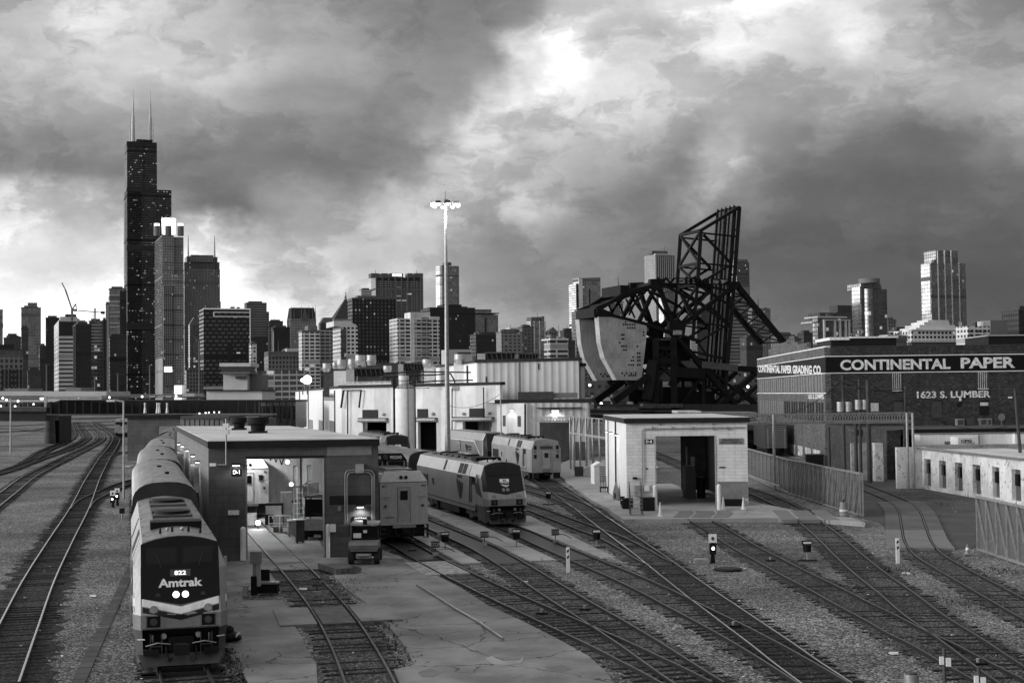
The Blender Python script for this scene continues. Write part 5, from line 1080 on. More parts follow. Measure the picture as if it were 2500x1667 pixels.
# upper hall
up_=empty('upper_hall',(0,232,0),0,'higher corrugated hall rising behind the white workshop','workshop')
a=Vector((PY(1164,930,234).x,234,0)); b_=Vector((PY(1413,930,228).x,228,0)); c_=Vector((PY(1044,930,282).x,282,0)); d_=Vector((b_.x-9,268,0)); e_=Vector((PY(1429,930,229).x,229.5,0))
MB().wall(a,b_,0,14.2,.5).build('front_wall','wsh2',up_,True); MB().wall(c_,a,0,14.2,.5).build('side_wall','wsl',up_,True); MB().wall(b_+Vector((0,.5,0)),d_,0,14.2,.5).build('side_wall','wsh2',up_,True)
MB().prism([(a.x+.4,a.y+.4),(b_.x-.1,b_.y+.5),(d_.x,d_.y),(c_.x+.5,c_.y)],13.9,14.25).build('roof','roofmem',up_,True)
MB().wall(a+Vector((-.2,-.3,0)),b_+Vector((.3,-.3,0)),14.2,14.7,.9).build('roof_trim','black',up_,True); MB().wall(c_+Vector((-.3,0,0)),a+Vector((-.3,-.3,0)),14.2,14.6,.8).build('roof_trim','black',up_,True)
MB().wall(b_+Vector((.02,1.5,0)),e_,0,13.3,.5).build('front_wall','wsh2',up_,True); MB().wall(b_+Vector((.02,1.2,0)),e_+Vector((.2,-.3,0)),13.3,13.8,.9).build('roof_trim','black',up_,True)
uf_=Wall(a,b_,up_); ul=Wall(c_,a,up_); ul.box(1141,1143.5,892,975,'seam','black',.15); uf_.box(1266,1269,883,962,'seam','grey',.2)
for x,y0,y1 in ((1187,919,948),(1315,887,902)): uf_.box(x-.6,x+.9,y0,y1,'conduit','black',.2)
# right extension
ex=empty('workshop_annex',(8,187,0),0,'lower right annex of the white workshop with a dark doorway','workshop')
a=Vector((PY(1214,1060,190).x,190,0)); b_=Vector((PY(1283,1060,188).x,188,0)); c_=Vector((PY(1440,1060,186).x,186,0)); w1=Wall(a,b_,ex); w2=Wall(b_,c_,ex)
MB().wall(a,b_,0,7.75,.4).build('front_wall','wsh',ex,True); MB().wall(b_,c_,0,7.75,.4,[(w2.s_(1317),w2.s_(1396),0,5.4)]).build('front_wall','wsh2',ex,True); MB().wall(c_,c_+Vector((-3,35,0)),0,7.75,.4).build('side_wall','wsh2',ex,True)
MB().wall(a+Vector((-.3,-.3,0)),c_+Vector((.3,-.3,0)),7.75,8.25,.9).build('roof_trim','black',ex,True); MB().prism([(a.x,a.y+.6),(c_.x,c_.y+.6),(c_.x-3,c_.y+36),(a.x-3,a.y+30)],7.8,8.0).build('roof','roofmem',ex,True)
MB().wall(b_+Vector((1,9,0)),c_+Vector((-1,9,0)),0,7.6,.2).build('inner_wall','darkgrey',ex,True)
for x0,x1,y0,y1 in ((1228,1234,1014,1040),(1264,1271,1015,1041)): w1.box(x0,x1,y0,y1,'window','darkgrey',.08)
wall_lamp(ex,PW(1250,999,a,b_),w1.n,70,w=.4); wall_lamp(ex,PW(1356,1001,b_,c_),w2.n,260,w=1.2,spot=150); w2.box(1312,1420,994,996,'rail_beam','black',.7)
MB().tube([PW(1284,985,b_,c_,.5),PW(1284,1060,b_,c_,.5)],.14).build('pipe','black',ex,True); w2.box(1404,1432,1078,1138,'dark_door','darkgrey',.1)
b=MB()
for i in range(12):
    x=1298+i*7.7; p0,p1=PW(x,1018,b_,c_,1.2),PW(x+7.7,1029,b_,c_,1.2); q0,q1=PW(x,1029,b_,c_,1.2),PW(x+7.7,1018,b_,c_,1.2); b.bar(p0,p1,.08); b.bar(q0,q1,.08)
b.bar(PW(1298,1018,b_,c_,1.2),PW(1392,1018,b_,c_,1.2),.14); b.bar(PW(1298,1029,b_,c_,1.2),PW(1392,1029,b_,c_,1.2),.14); b.build('lattice_canopy','galv',ex,True)
uvt=empty('roof_box_unit',tuple(PZ(1298,975,8.3)),0,'dark low box unit on the annex roof','roof unit'); MB().box(-1.6,2.6,0,3,0,.9).build('housing','darkgrey',uvt); MB().box(2.6,5.4,.3,2.7,.1,.75).build('duct','grey',uvt)
MT['galv2']=gm('bright_galvanised',.52,.4,.5,var=.15,scale=.6,streak=.15)
# roof plant on the workshop
def drum(x,y0,y1,w_,Y,lb):
    p=PY(x,y1,Y); q_=PY(x,y0,Y); r_=w_/2/F*Y; f=empty('roof_vent',(p.x,p.y,p.z),0,lb,'roof vent','round vents on the workshop roof'); h=q_.z-p.z
    MB().cyl((0,0,h*.45),(0,0,h),r_,r_,18).build('drum','galv2',f); MB().cyl((0,0,0),(0,0,h*.45),r_*.82,r_*1.08,18).build('base_cone','galv2',f); MB().cyl((0,0,h*.43),(0,0,h*.52),r_*1.1,r_*1.1,18).build('flange','lightgrey',f)

for i,(x,y0,y1,w_,Y) in enumerate(((798,887,908,20,262),(819,885,900,14,275),(834,878,900,21,258),(860,877,900,20,262),(880,867,892,25,250),(907,867,892,23,256),(946,893,908,20,246),(1043,877,896,23,262),(1123,865,888,27,245))):
    drum(x,y0,y1,w_,Y,'%s round metal vent drum on the workshop roof' % ['leftmost small','second narrow','third broad','fourth broad','tallest left','tallest right','low lone','middle lone','largest right'][i])
for x0,x1,y0,y1,Y in ((790,845,900,935,262),(815,850,905,950,256),(1035,1060,893,905,262),(1108,1145,885,898,245)):
    p=PY(x0,y1,Y); q_=PY(x1,y0,Y); r_=empty('roof_plinth',(p.x,p.y,p.z),0,'pale plinth block under roof vents %s' % {790:'at the far left',815:'near the left flood lamps',1035:'in the middle',1108:'at the right'}[x0],'roof plinth'); MB().box(0,q_.x-p.x,0,6,-2.5,q_.z-p.z).build('plinth_block','white' if x0!=790 else 'darkgrey',r_)
def airh(x0,x1,y0,y1,Y,lb):
    p=PY(x0,y1,Y); q_=PY(x1,y0,Y); w_=q_.x-p.x; h=q_.z-p.z; f=empty('air_handler',(p.x,p.y,p.z),0,lb,'air handler'); MB().box(0,w_*.22,0,5,-1.5,h).build('end_panel','lightgrey',f)
    MB().extr([(w_*.22,0),(w_,0),(w_*1.02,h),(w_*.28,h)],'y',.4,5).build('louvre_face','sign_black',f); MB().box(w_*.2,w_*1.03,.1,5,h,h+.25).build('hood','darkgrey',f)
    b=MB()
    for i in range(6): b.bar((w_*(.3+.13*i),.25,.1),(w_*(.26+.13*i),.25,h),.12)
    b.build('louvre_ribs','darkgrey',f); MB().box(w_*.3,w_*.9,1,4,-2,0).build('pedestal','darkgrey',f)
airh(845,935,900,918,252,'dark louvred air handler beside the left flood lamps'); airh(972,1030,888,904,262,'small dark louvred air handler in the middle of the roof'); airh(1165,1255,862,884,238,'large dark louvred air handler above the upper hall'); airh(1252,1312,864,884,240,'right dark louvred air handler above the upper hall')
# pipes on the roof
b=MB()
for pts in ([(951,911),(1012,907),(1150,909)],[(935,921),(1060,915),(1100,912),(1110,930),(1110,948)],[(1000,935),(1060,930),(1155,928)],[(1000,930),(1004,915),(1018,904),(1020,930)]):
    b.tube([PY(x,y,215) for x,y in pts],.12)
b.build('roof_piping','black',None,label='tangle of black pipes running over the workshop roof edge',cat='piping')
hr=empty('roof_handrail',tuple(PZ(870,940,10.8)),0,'low white rooftop railing left of the silo','handrail'); b=MB()
for i in range(10): b.bar(PY(835+i*13,932,236),PY(835+i*13,944,236),.08)
b.bar(PY(835,933,236),PY(955,931,236),.1); b.bar(PY(835,938,236),PY(955,936,236),.35); b.build('railing','white',hr,True)
# silo
sp=PY(994,1060,206); si=empty('silo',(sp.x,206-3,0),0,'white cylindrical silo with a caged platform against the workshop wall','silo'); zt=PY(994,948,203).z; ru=24.5/F*203
MB().cyl((0,0,1),(0,0,zt),ru,ru,28).build('tank','wsl',si); MB().cyl((0,0,zt),(0,0,zt+.5),ru,ru*.6,28).build('tank_top','lightgrey',si); MB().cyl((-.2,0,zt+.4),(-.2,0,PY(994,917,203).z),.72,.72,16).build('filter_housing','white',si)
b=MB()
for i in range(14):
    a_=i/14*2*math.pi; b.bar((math.cos(a_)*ru,math.sin(a_)*ru,zt),(math.cos(a_)*ru,math.sin(a_)*ru,zt+1.1),.05)
for z_ in (zt+.55,zt+1.1,zt): b.tube([(math.cos(a_/14*2*math.pi)*ru,math.sin(a_/14*2*math.pi)*ru,z_) for a_ in range(15)],.04,5)
b.build('railing','black',si); b=MB(); b.tube([(ru*.35,-ru-.1,1),(ru*.35,-ru-.1,zt+1.6)],.05); b.tube([(ru*1.02,-.6,1),(ru*1.02,-.6,zt+2.6),(ru*.5,0,zt+3.2)],.09); b.build('pipe','black',si)
p=PY(967,1065,206); MB().box(p.x-.22,p.x+.22,204,204.5,0,PY(967,925,204).z).build('steel_column','black',None,label='thin black steel column left of the white silo',cat='column')
# high mast
hm_p=PY(1094,1146,170); hm=empty('high_mast_light',(hm_p.x,170,0),0,'tall tapering lighting mast with a ring of bright floodlights','light mast'); zt=PY(1080,497,170).z
tl=PY(1080,497,170).x-hm_p.x; MB().cyl((0,0,0),(0,0,zt),.34,.15,14).build('mast','galv',hm); b=MB(); b.cyl((0,0,zt-.1),(0,0,zt+.5),.45,.3,12).cyl((0,0,zt+.5),(0,0,zt+1.6),.05,.02,6).build('head','darkgrey',hm)
for i in range(8):
    a_=i/8*2*math.pi+.25; c=Vector((math.cos(a_)*1.55,math.sin(a_)*1.55,zt-.15)); MB().bar((math.cos(a_)*.3,math.sin(a_)*.3,zt+.1),c+Vector((0,0,.15)),.09).build('arm','darkgrey',hm)
    fl=MB().box(c.x-.3,c.x+.3,c.y-.25,c.y+.25,c.z,c.z+.3).build('floodlight','darkgrey',hm); MB().ball(c+Vector((0,0,-.1)),.26,6,.7).build('lamp_glass','lamp',fl)
for sx in (-1.5,1.5): light('mast_light',(hm_p.x+sx,169,zt-.8),1500,.4,'POINT')
def slim(x,y0,y1,Y,lb,r_=.07,top=None,mat='galv',base=0):
    p=PY(x,y1,Y); z1=PY(x,y0,Y).z; f=empty('lamp_post',(p.x,p.y,base),0,lb,'lamp post'); MB().cyl((0,0,0),(0,0,z1-base),r_*1.3,r_,8).build('post',mat,f)
    if top=='T': MB().bar((-1.6,0,z1-base),(1.6,0,z1-base),.5,.3).build('crossarm','darkgrey',f)
    if top=='lamp': MB().bar((0,0,z1-base),(-.9,0,z1-base+.15),.14).build('arm',mat,f); MB().box(-1.5,-.8,-.15,.15,z1-base,z1-base+.16).build('lamp_head','white',f)
    return f
slim(1224,955,1122,165,'thin pole in front of the workshop annex'); slim(302,980,1100,128,'slim lamp post beside the silver coaches',.08,'lamp'); slim(26,972,1080,240,'thin post at the far left in front of the black girder',.12)
for x,y0,Y,lb in ((487,833,900,'tall floodlight mast in front of the dark patterned slab'),(399,875,900,'floodlight mast in front of the glowing crown tower'),(366,892,900,'floodlight mast in front of the tallest tower'),(232,920,900,'floodlight mast near the unfinished glass tower'),(288,912,900,'floodlight mast left of the tallest tower foot'),(114,890,900,'floodlight mast near the flat black slab')):
    slim(x,y0,975,Y,lb,.45,'T','sk_mid')
for i,(x,y) in enumerate(((739,928),(750,927),(797,918),(808,927),(814,916),(820,925))):
    p=PY(x,y,300); f=empty('yard_floodlight',(p.x,p.y,p.z-3),0,'%s bright floodlight above the workshop roof' % ['small leftmost','large left','small middle','lower middle','largest','low right'][i],'floodlight','floodlights over the workshop'); MB().cyl((0,0,0),(0,0,3),.12,.1).build('post','darkgrey',f); MB().ball((0,0,3),[.4,.95,.55,.6,.95,.5][i],7).build('lamp_glass','lamp',f)
# ---- small white block building
A8=Vector((8.72,110,0)); B8=Vector((17.85,108.6,0)); C8=Vector((8.25,128,0)); D8=Vector((17.6,127,0))
bb=empty('block_shed',tuple(A8),0,'small white block shed with a flat roof that a track runs through','shed'); fw=Wall(A8,B8,bb); lw=Wall(A8,C8,bb)
s0,s1=fw.s_(1599,1150),fw.s_(1748,1150)
MB().wall(A8,B8,.25,6.6,.4,[(s0,s1,.25,5.6)]).build('front_wall','white_block',bb,True); MB().wall(C8,A8,.25,6.6,.35).build('side_wall','wsl',bb,True); MB().wall(B8+Vector((0,.4,0)),D8,.25,6.6,.35).build('side_wall','white_block',bb,True)
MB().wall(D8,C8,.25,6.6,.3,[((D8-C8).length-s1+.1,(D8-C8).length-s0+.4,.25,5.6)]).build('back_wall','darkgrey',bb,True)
rp=ring([A8,B8,D8,C8],.35); MB().prism([(p.x,p.y) for p in rp],6.6,6.98).build('roof_fascia','black',bb,True); rp=ring([A8,B8,D8,C8],.2); MB().prism([(p.x,p.y) for p in rp],6.9,7.02).build('roof','roofmem',bb,True)
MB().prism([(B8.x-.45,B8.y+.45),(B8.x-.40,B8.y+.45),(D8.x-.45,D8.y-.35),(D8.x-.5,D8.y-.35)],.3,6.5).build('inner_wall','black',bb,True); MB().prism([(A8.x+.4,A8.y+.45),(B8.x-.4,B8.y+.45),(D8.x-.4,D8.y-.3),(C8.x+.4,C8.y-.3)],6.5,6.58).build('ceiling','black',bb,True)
fw.box(1753,1826,1175,1216,'grey_patch','grey',.03); fw.box(1761,1813,1217,1243,'black_bin','sign_black',1.0); fw.box(1574,1594.5,1072,1083,'sign_board','sign_black',.05); fw.text('sign_text','D-8',1577,1592,1074,1081,'sign_white',.07,.03)
fw.box(1755,1815,1069.5,1084,'sign_board','grey',.05); fw.text('sign_text','BOILERMAKERS',1764,1805,1071.5,1075.5,'sign_black',.07,.0); fw.text('sign_text','1860 S. LUMBER ST.',1759,1811,1077.5,1081.5,'sign_black',.07,.0)
fw.box(1756,1771,1139,1142,'notice','sign_black',.04); fw.box(1577,1581,1141.5,1145.5,'small_box','black',.06); fw.box(1550,1570,1184,1211,'electrical_box','galv',.3); fw.box(1573,1586,1184.5,1198,'electrical_box','white',.25); fw.box(1545,1556,1164,1169,'small_box','black',.25)
MB().tube([PW(1818,1043,A8,B8,.12),PW(1572,1047,A8,B8,.12),PW(1567,1051,A8,B8,.12),PW(1568,1184,A8,B8,.12)],.05).build('conduit','galv',bb,True)
for x in (1593,1641,1692,1741,1777): fw.box(x-1,x+1,1041,1049,'bracket','grey',.18)
for x,y in ((1613,1034),(1741,1033)): fw.box(x-1.2,x+1.2,y,y+4,'small_fitting','black',.1)
fw.box(1745.5,1748.5,1064,1240,'door_jamb','lightgrey',.05); fw.box(1599,1602,1064,1180,'door_jamb','lightgrey',.05)
for x,y in ((1485,1052),(1495,1055),(1509,1060)): wall_lamp(bb,PW(x,y,A8,C8),lw.n,45,w=.2,spot=100)
MB().tube([PW(1505,1024,A8,C8,.1),PW(1507,1225,A8,C8,.1)],.07).tube([PW(1487,1021,A8,C8,.1),PW(1488,1206,A8,C8,.1)],.05).build('pipe','black',bb,True)
light('block_shed_lamp',(15.2,119,3.2),14,.1); MB().box(14.9,15.3,120,120.1,1.6,2.0).build('lit_screen','lamp_s',bb,True)
mc=empty('machine_rack',(14.4,116.5,.3),0,'dark shop machinery standing inside the white block shed','machinery'); MB().box(-.4,.4,-.5,2,0,2.6).build('cabinet','darkgrey',mc); MB().cyl((.9,0,0),(.9,0,1.7),.35).build('drum','blacksteel',mc); MB().bar((-.3,-.4,2.6),(-.3,-.4,4.2),.12).bar((.2,-.4,2.6),(.2,-.4,3.4),.3).build('post','grey',mc)
# ---- brick warehouse
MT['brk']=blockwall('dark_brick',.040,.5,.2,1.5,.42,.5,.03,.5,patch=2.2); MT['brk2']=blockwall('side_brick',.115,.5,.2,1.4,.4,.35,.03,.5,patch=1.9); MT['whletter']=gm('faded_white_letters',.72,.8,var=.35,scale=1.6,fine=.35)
WA=Vector((37.45,170,0)); WB=Vector((82,170,0)); WC=Vector((40.1,233,0))
wr=empty('brick_warehouse',tuple(WA),0,'old dark brick warehouse with white painted lettering on black bands','warehouse'); ww_=Wall(WA,WB,wr); wl_=Wall(WC,WA,wr)
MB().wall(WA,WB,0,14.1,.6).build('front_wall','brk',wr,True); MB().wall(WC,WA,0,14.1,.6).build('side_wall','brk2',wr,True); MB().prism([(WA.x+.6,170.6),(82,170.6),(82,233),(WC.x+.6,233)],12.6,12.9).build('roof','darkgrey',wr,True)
MB().wall(WC,WA,14.1,14.25,.6).build('parapet_cap','white',wr,True)
MB().box(38,82,169.95,170.5,14.1,14.2).build('parapet_cap','darkgrey',wr,True)
for z0,z1,m_,o in ((11.05,12.95,'sign_black',.04),(12.95,13.06,'white',.05),(10.95,11.05,'white',.05)):
    MB().box(WA.x+.02,82,170-o,170,z0,z1).build('painted_band',m_,wr,True); n=wl_.n*o
    MB().prism([(WA.x,WA.y+.02),(WC.x,WC.y),(WC.x+n.x,WC.y+n.y),(WA.x+n.x,WA.y+.02+n.y)],z0,z1).build('painted_band',m_,wr,True)
ww_.text('painted_lettering','CONTINENTAL',2051,2320,876.5,902.5,'whletter',.06,.035); ww_.text('painted_lettering','PAPER',2345,2478,872,898.5,'whletter',.06,.035)
ww_.text('painted_lettering','1623 S. LUMBER',2238,2418,954,971,'whletter',.06,.03)
a=PW(1852,890,WC,WA,.06); b_=PW(2007,890,WC,WA,.06); c=(a+b_)/2; c.z=12.0; text('painted_lettering','CONTINENTAL PAPER GRADING CO.',c,b_-a,1.15,'whletter',wr,width=(b_-a).length,bold=.04)
a=PW(1974,970,WC,WA,.06); b_=PW(2013,970,WC,WA,.06); c=(a+b_)/2; c.z=8.2; text('painted_lettering','1623 S. LUMBER',c,b_-a,.6,'whletter',wr,width=(b_-a).length,bold=.04)
L=(WC-WA).length; dW=(WA-WC)/L; nW=wl_.n
def sidewin(s_,w_,z0,z1,mat,sill=True):
    p=WC+dW*s_; q=WC+dW*(s_+w_); o=nW*.05
    f=MB().prism([(p.x,p.y),(q.x,q.y),(q.x+o.x,q.y+o.y),(p.x+o.x,p.y+o.y)],z0,z1).build('window',mat,wr,True)
k=0
for g in range(9):
    for j in range(3): sidewin(3+g*6.6+j*2.0,1.15,8.75,10.75,'bricked'if 'bricked' in MT else 'grey'); 
    for j in range(3): sidewin(3+g*6.6+j*2.0,1.15,5.2,7.5,'grey' if g<4 else 'black')
wl_.n; MB().prism([(WC.x,WC.y),(WA.x,WA.y),(WA.x+nW.x*.12,WA.y+nW.y*.12),(WC.x+nW.x*.12,WC.y+nW.y*.12)],8.55,8.68).build('ledge','whletter',wr,True)
for x0,x1,y0,y1,m_ in ((2178,2202,910,953,'bricks'),(2387,2413,907,948.5,'bricks')):
    ww_.box(x0,x1,y0,y1,'glass_block_window','rust',.04)
    for i in range(5): ww_.box(x0+1+i*4.8,x0+1.8+i*4.8,y0,y1,'window_bar','whletter',.06)
    ww_.box(x0,x1,y1,y1+1.5,'sill','white',.12)
for x0,x1,y0,y1,m_ in ((2126,2145,983,1004,'roofmem'),(2183,2204,980,1006,'darkgrey'),(2276,2299,979,1020,'darkgrey'),(2391,2414,978,1013,'black'),(2336,2347,984,993,'black')):
    f=ww_.box(x0,x1,y0,y1,'window',m_,.03); ww_.box(x0-1.5,x1+1.5,y0-2,y0,'lintel','black',.06)
ww_.box(2392.5,2412.5,982,990,'blind','roofmem',.05); ww_.box(2342,2345,971,978,'small_lamp','white',.3); ww_.box(2461,2471,968,972,'white_mark','white',.04)
MB().box(38.6,46.5,172,180,12.9,15.2).build('roof_house','black',wr,True); MB().box(38.4,40.8,171.8,180,15.0,15.35).box(41,46.7,171.8,180,15.2,15.4).build('roof_house_cap','white',wr,True); MB().box(58,76,173,182,12.9,15.3).build('roof_house','black',wr,True); MB().box(57.8,76,172.8,182,15.3,15.45).build('roof_house_cap','lightgrey',wr,True)
for s_,w_,h in ((14,10,1.1),(24,9,1.6),(33,9,1.3),(42,8,.9)):
    p=WC+dW*s_; q=WC+dW*(s_+w_); MB().wall(p,q,14.25,14.25+h,.5).build('stepped_parapet','brk2',wr,True)
cn=empty('canopy_roof',(42,139,0),0,'long low canopy roof along the foot of the brick warehouse','canopy'); MB().prism([(36.5,152),(70,152),(70,169.8),(38.5,169.8)],4.45,4.65).build('roof','rust',cn,True); MB().box(36.4,70,151.7,152,4.1,4.7).build('fascia','black',cn,True); MB().box(38.5,70,169.4,169.9,0,4.4).build('back_wall','black',cn,True)
for i in range(6): MB().box(37+i*6,37.3+i*6,152.2,152.5,0,4.4).build('post','darkgrey',cn,True)
for i,(x0,x1) in enumerate(((2337,2354),(2361,2379),(2393,2409),(2411,2422))):
    p=PY(x0,1034,166); w_=(x1-x0)/F*p.y; f=empty('air_conditioner',(p.x,p.y,4.65),0,'%s grey air conditioning unit on the canopy roof' % ['leftmost','second dark','third','rightmost small'][i],'air conditioner','air conditioners on the canopy'); MB().box(0,w_,0,.8,0,.8).build('casing','galv' if i!=1 else 'darkgrey',f); MB().box(.08,w_-.08,-.02,0,.08,.7).build('grille','darkgrey',f)
p=PY(2445,1034,166); f=empty('satellite_dish',(p.x,p.y,4.65),0,'small grey satellite dish on the canopy roof','satellite dish'); MB().cyl((0,0,0),(0,0,.6),.04).build('post','grey',f); MB().cyl((0,-.1,.95),(0,.05,.95),.42,.1,16).build('dish','grey',f)
# trailers
for i,(x0,x1,Y,lb) in enumerate(((2246,2388,148,'white box trailer parked under the canopy, left'),(2392,2474,148.3,'white box trailer parked under the canopy, right'),(2478,2560,147.6,'white box trailer cut by the right edge'))):
    p=PY(x0,1070,Y); q=PY(x1,1070,Y); f=empty('box_trailer',(p.x,Y,0),0,lb,'trailer','trailers under the canopy'); w_=q.x-p.x
    MB().box(0,w_,0,2.6,1.1,4.22).build('box_body','wsl',f); MB().box(-.03,w_+.03,-.03,2.63,4.22,4.32).build('roof_rail','grey',f)
    for xx in (w_*.15,w_*.3): MB().cyl((xx,0,.5),(xx,2.6,.5),.5).build('wheel','rubber',f)
    if i==0: text('lettering','REGION',PY(2322,1081,Y-.05),(1,0,0),.35,'sign_black',f,width=1.3)
f=COL.objects['box_trailer']
p=PY(2339,1087,144); cb=empty('container',(p.x,144,0),0,'pale container end with black lettering in front of the trailers','container'); q=PY(2389,1087,144); z1=PY(2360,1067,144).z; MB().box(0,q.x-p.x,0,2.5,.3,z1).build('box_body','wsl',cb)
text('lettering','CPG',PY(2359,1076,143.9),(1,.02,0),.30,'sign_black',cb,width=1.1,bold=.03); text('lettering','Continental Paper Grading',PY(2361,1081,143.9),(1,.02,0),.10,'sign_black',cb,width=1.5,bold=0); text('lettering','312-226-2010',PY(2368,1084.5,143.9),(1,.02,0),.12,'sign_black',cb,width=.9,bold=0)
# peeling white wall
MT['peel']=blockwall('peeling_wall',.80,3,1.5,.9,.02,.3,.01,.5,patch=.35); MT['peelg']=blockwall('stained_wall',.42,3,1.2,.8,.03,.4,.01,.5,patch=.5)
PA=Vector((36.7,128.3,0)); PB=Vector((39.6,95,0)); pw=empty('peeling_building',tuple(PA),0,'long peeling white painted building with a row of recessed grey doors','building'); pwl=Wall(PA,PB,pw)
MT['doorgrey']=gm('door_grey',.10,.6,var=.3); drs=[]
for x0,x1 in ((2257,2273),(2293,2310),(2332,2350),(2375,2394),(2423,2440),(2470,2492)):
    drs.append((pwl.s_(x0,1170),pwl.s_(x1,1170),.35,2.75))
MB().wall(PA,PB,0,3.5,.45,drs).build('front_wall','peel',pw,True); dP=(PB-PA).normalized(); nP=-pwl.n
for a0,a1,c0,c1 in drs:
    p=PA+dP*a0+nP*.32; q=PA+dP*a1+nP*.32; MB().wall(p,q,c0,c1,.08 if dP.x*nP.y-dP.y*nP.x>0 else -.08).build('door','doorgrey',pw,True)
    mid=(p+q)/2; MB().box(mid.x-.3,mid.x-.1,mid.y-.3,mid.y+.3,1.5,2.4).build('door_pane','glass',pw,True)
MB().box(PA.x-2.2,PA.x+.5,PA.y,PA.y+.5,0,3.75).build('end_wall','peel',pw,True)
MB().prism([(PA.x,PA.y+.3),(PB.x,PB.y),(PB.x+8,PB.y),(PA.x+8,PA.y+1)],3.4,3.52).build('roof','roofmem',pw,True)
for k,o in enumerate((.25,.5)): MB().tube([(PA.x-.2-o*.3,PA.y,3.62+.12*k),(PB.x-.2-o*.3,PB.y,3.5+.12*k)],.06).build('roof_pipe','galv',pw,True)
MB().wall((33.4,141),(36.2,141),0,3.7,.3).build('stained_wall','peelg',None,label='stained concrete wall between two whitewashed piers',cat='wall')
MB().box(PY(2135,1130,139.6).x,PY(2154,1130,139.6).x,139.2,140.2,0,3.75).build('whitewashed_pier','peel',None,label='whitewashed pier left of the stained concrete wall',cat='pier')
MB().box(PY(2232,1100,133).x,62,133,133.4,0,3.75).build('yard_wall','peelg',None,label='long grey yard wall in front of the parked trailers',cat='wall')
# fences
MT['meshf']=bpy.data.materials.new('fence_mesh'); MT['meshf'].use_nodes=True; t=NT(MT['meshf'].node_tree); P=t.n('ShaderNodeBsdfPrincipled'); P.inputs['Base Color'].default_value=(.16,.16,.16,1); P.inputs['Roughness'].default_value=.6; tr_=t.n('ShaderNodeBsdfTransparent'); mx=t.n('ShaderNodeMixShader'); mx.inputs[0].default_value=.45; o=t.n('ShaderNodeOutputMaterial'); t.put(mx.inputs[1],tr_.outputs[0]); t.put(mx.inputs[2],P.outputs[0]); t.put(o.inputs[0],mx.outputs[0])
def fence(p,q,h,lb,n,diag=True,mesh=True,mat='galv',z0=.0,pr=.05):
    p=Vector((p[0],p[1],z0)); q=Vector((q[0],q[1],z0)); f=empty('mesh_fence',tuple(p),0,lb,'fence'); U=Vector((0,0,h)); o_=Vector((-.04,0,0))
    MB().bar(p+U,q+U,.12).build('top_rail',mat,f,True); MB().bar(p+Vector((0,0,.15)),q+Vector((0,0,.15)),.12).build('bottom_rail',mat,f,True)
    for i in range(n+1): c=p.lerp(q,i/n); MB().bar(c,c+U,pr*2).build('post',mat,f,True)
    if diag:
        for i in range(n): c=p.lerp(q,i/n); d=p.lerp(q,(i+1)/n); MB().bar(c+U+o_,d+Vector((0,0,.15))+o_,pr*1.5).build('diagonal_brace',mat,f,True)
    if mesh: dd=(q-p).normalized(); nn_=Vector((-dd.y,dd.x,0))*.01; o2=Vector((.07,0,0)); MB().add([p+o2-nn_,q+o2-nn_,q+U+o2-nn_,p+U+o2-nn_,p+o2+nn_,q+o2+nn_,q+U+o2+nn_,p+U+o2+nn_],[(0,3,2,1),(4,5,6,7),(0,1,5,4),(1,2,6,5),(2,3,7,6),(3,0,4,7)]).build('mesh_panel','meshf',f,True)
fence((24.4,100.6),(23.7,123),3.05,'galvanised sliding gate with close diagonal bars beside the right track',15,True,True); fence((24.55,100.4),(24.1,111),3.05,'second galvanised gate leaf stacked behind the first near its end',9,True,False)
fence((23.75,123.3),(24.6,158),3.0,'grey mesh fence running back past the white block shed',14,False,True); fence((25.45,78.5),(25.5,58),3.02,'tall mesh gate with diagonal braces at the right edge',13,True,True)
MB().tube([PZ(1824,1158,.6),(23.3,125,.6)],.08).build('guard_pipe','galv',None,label='low horizontal pipe along the foot of the mesh fence',cat='pipe')
# pipe bridges
def pbridge(p,q,z0,z1,lb,n,posts=()):
    p=Vector(p); q=Vector(q); f=empty('pipe_bridge',(p.x,p.y,0),0,lb,'pipe bridge'); b=MB(); off=Vector((0,.9,0))
    for o in (Vector((0,0,0)),off):
        for z in (z0,z1): b.bar(p+o+Vector((0,0,z)),q+o+Vector((0,0,z)),.11)
        for i in range(n): a_=p.lerp(q,i/n)+o; c_=p.lerp(q,(i+1)/n)+o; m_=(a_+c_)/2; b.bar(a_+Vector((0,0,z0)),m_+Vector((0,0,z1)),.06); b.bar(m_+Vector((0,0,z1)),c_+Vector((0,0,z0)),.06)
    b.build('lattice','grey',f,True); MB().tube([p+Vector((0,.45,z0+.1)),q+Vector((0,.45,z0+.1))],.13).build('pipe','galv',f,True)
    for s_ in posts: a_=p.lerp(q,s_); MB().cyl(a_,a_+Vector((0,0,z1)),.12,.12,8).build('post','galv',f,True)
a=PY(1826,1020,128); b_=PY(2228,1020,128); pbridge((a.x,128,0),(b_.x,128,0),6.0,6.85,'long lattice pipe bridge from the block shed to the peeling building',30,(.155,.965,1.0))
a=PY(1392,1040,165); b_=PY(1500,1060,140); pbridge((a.x,165,0),(b_.x,140,0),4.3,6.3,'lattice pipe bridge on white posts left of the block shed',7,(0,.1,.25,.4,.55,.7,.85))
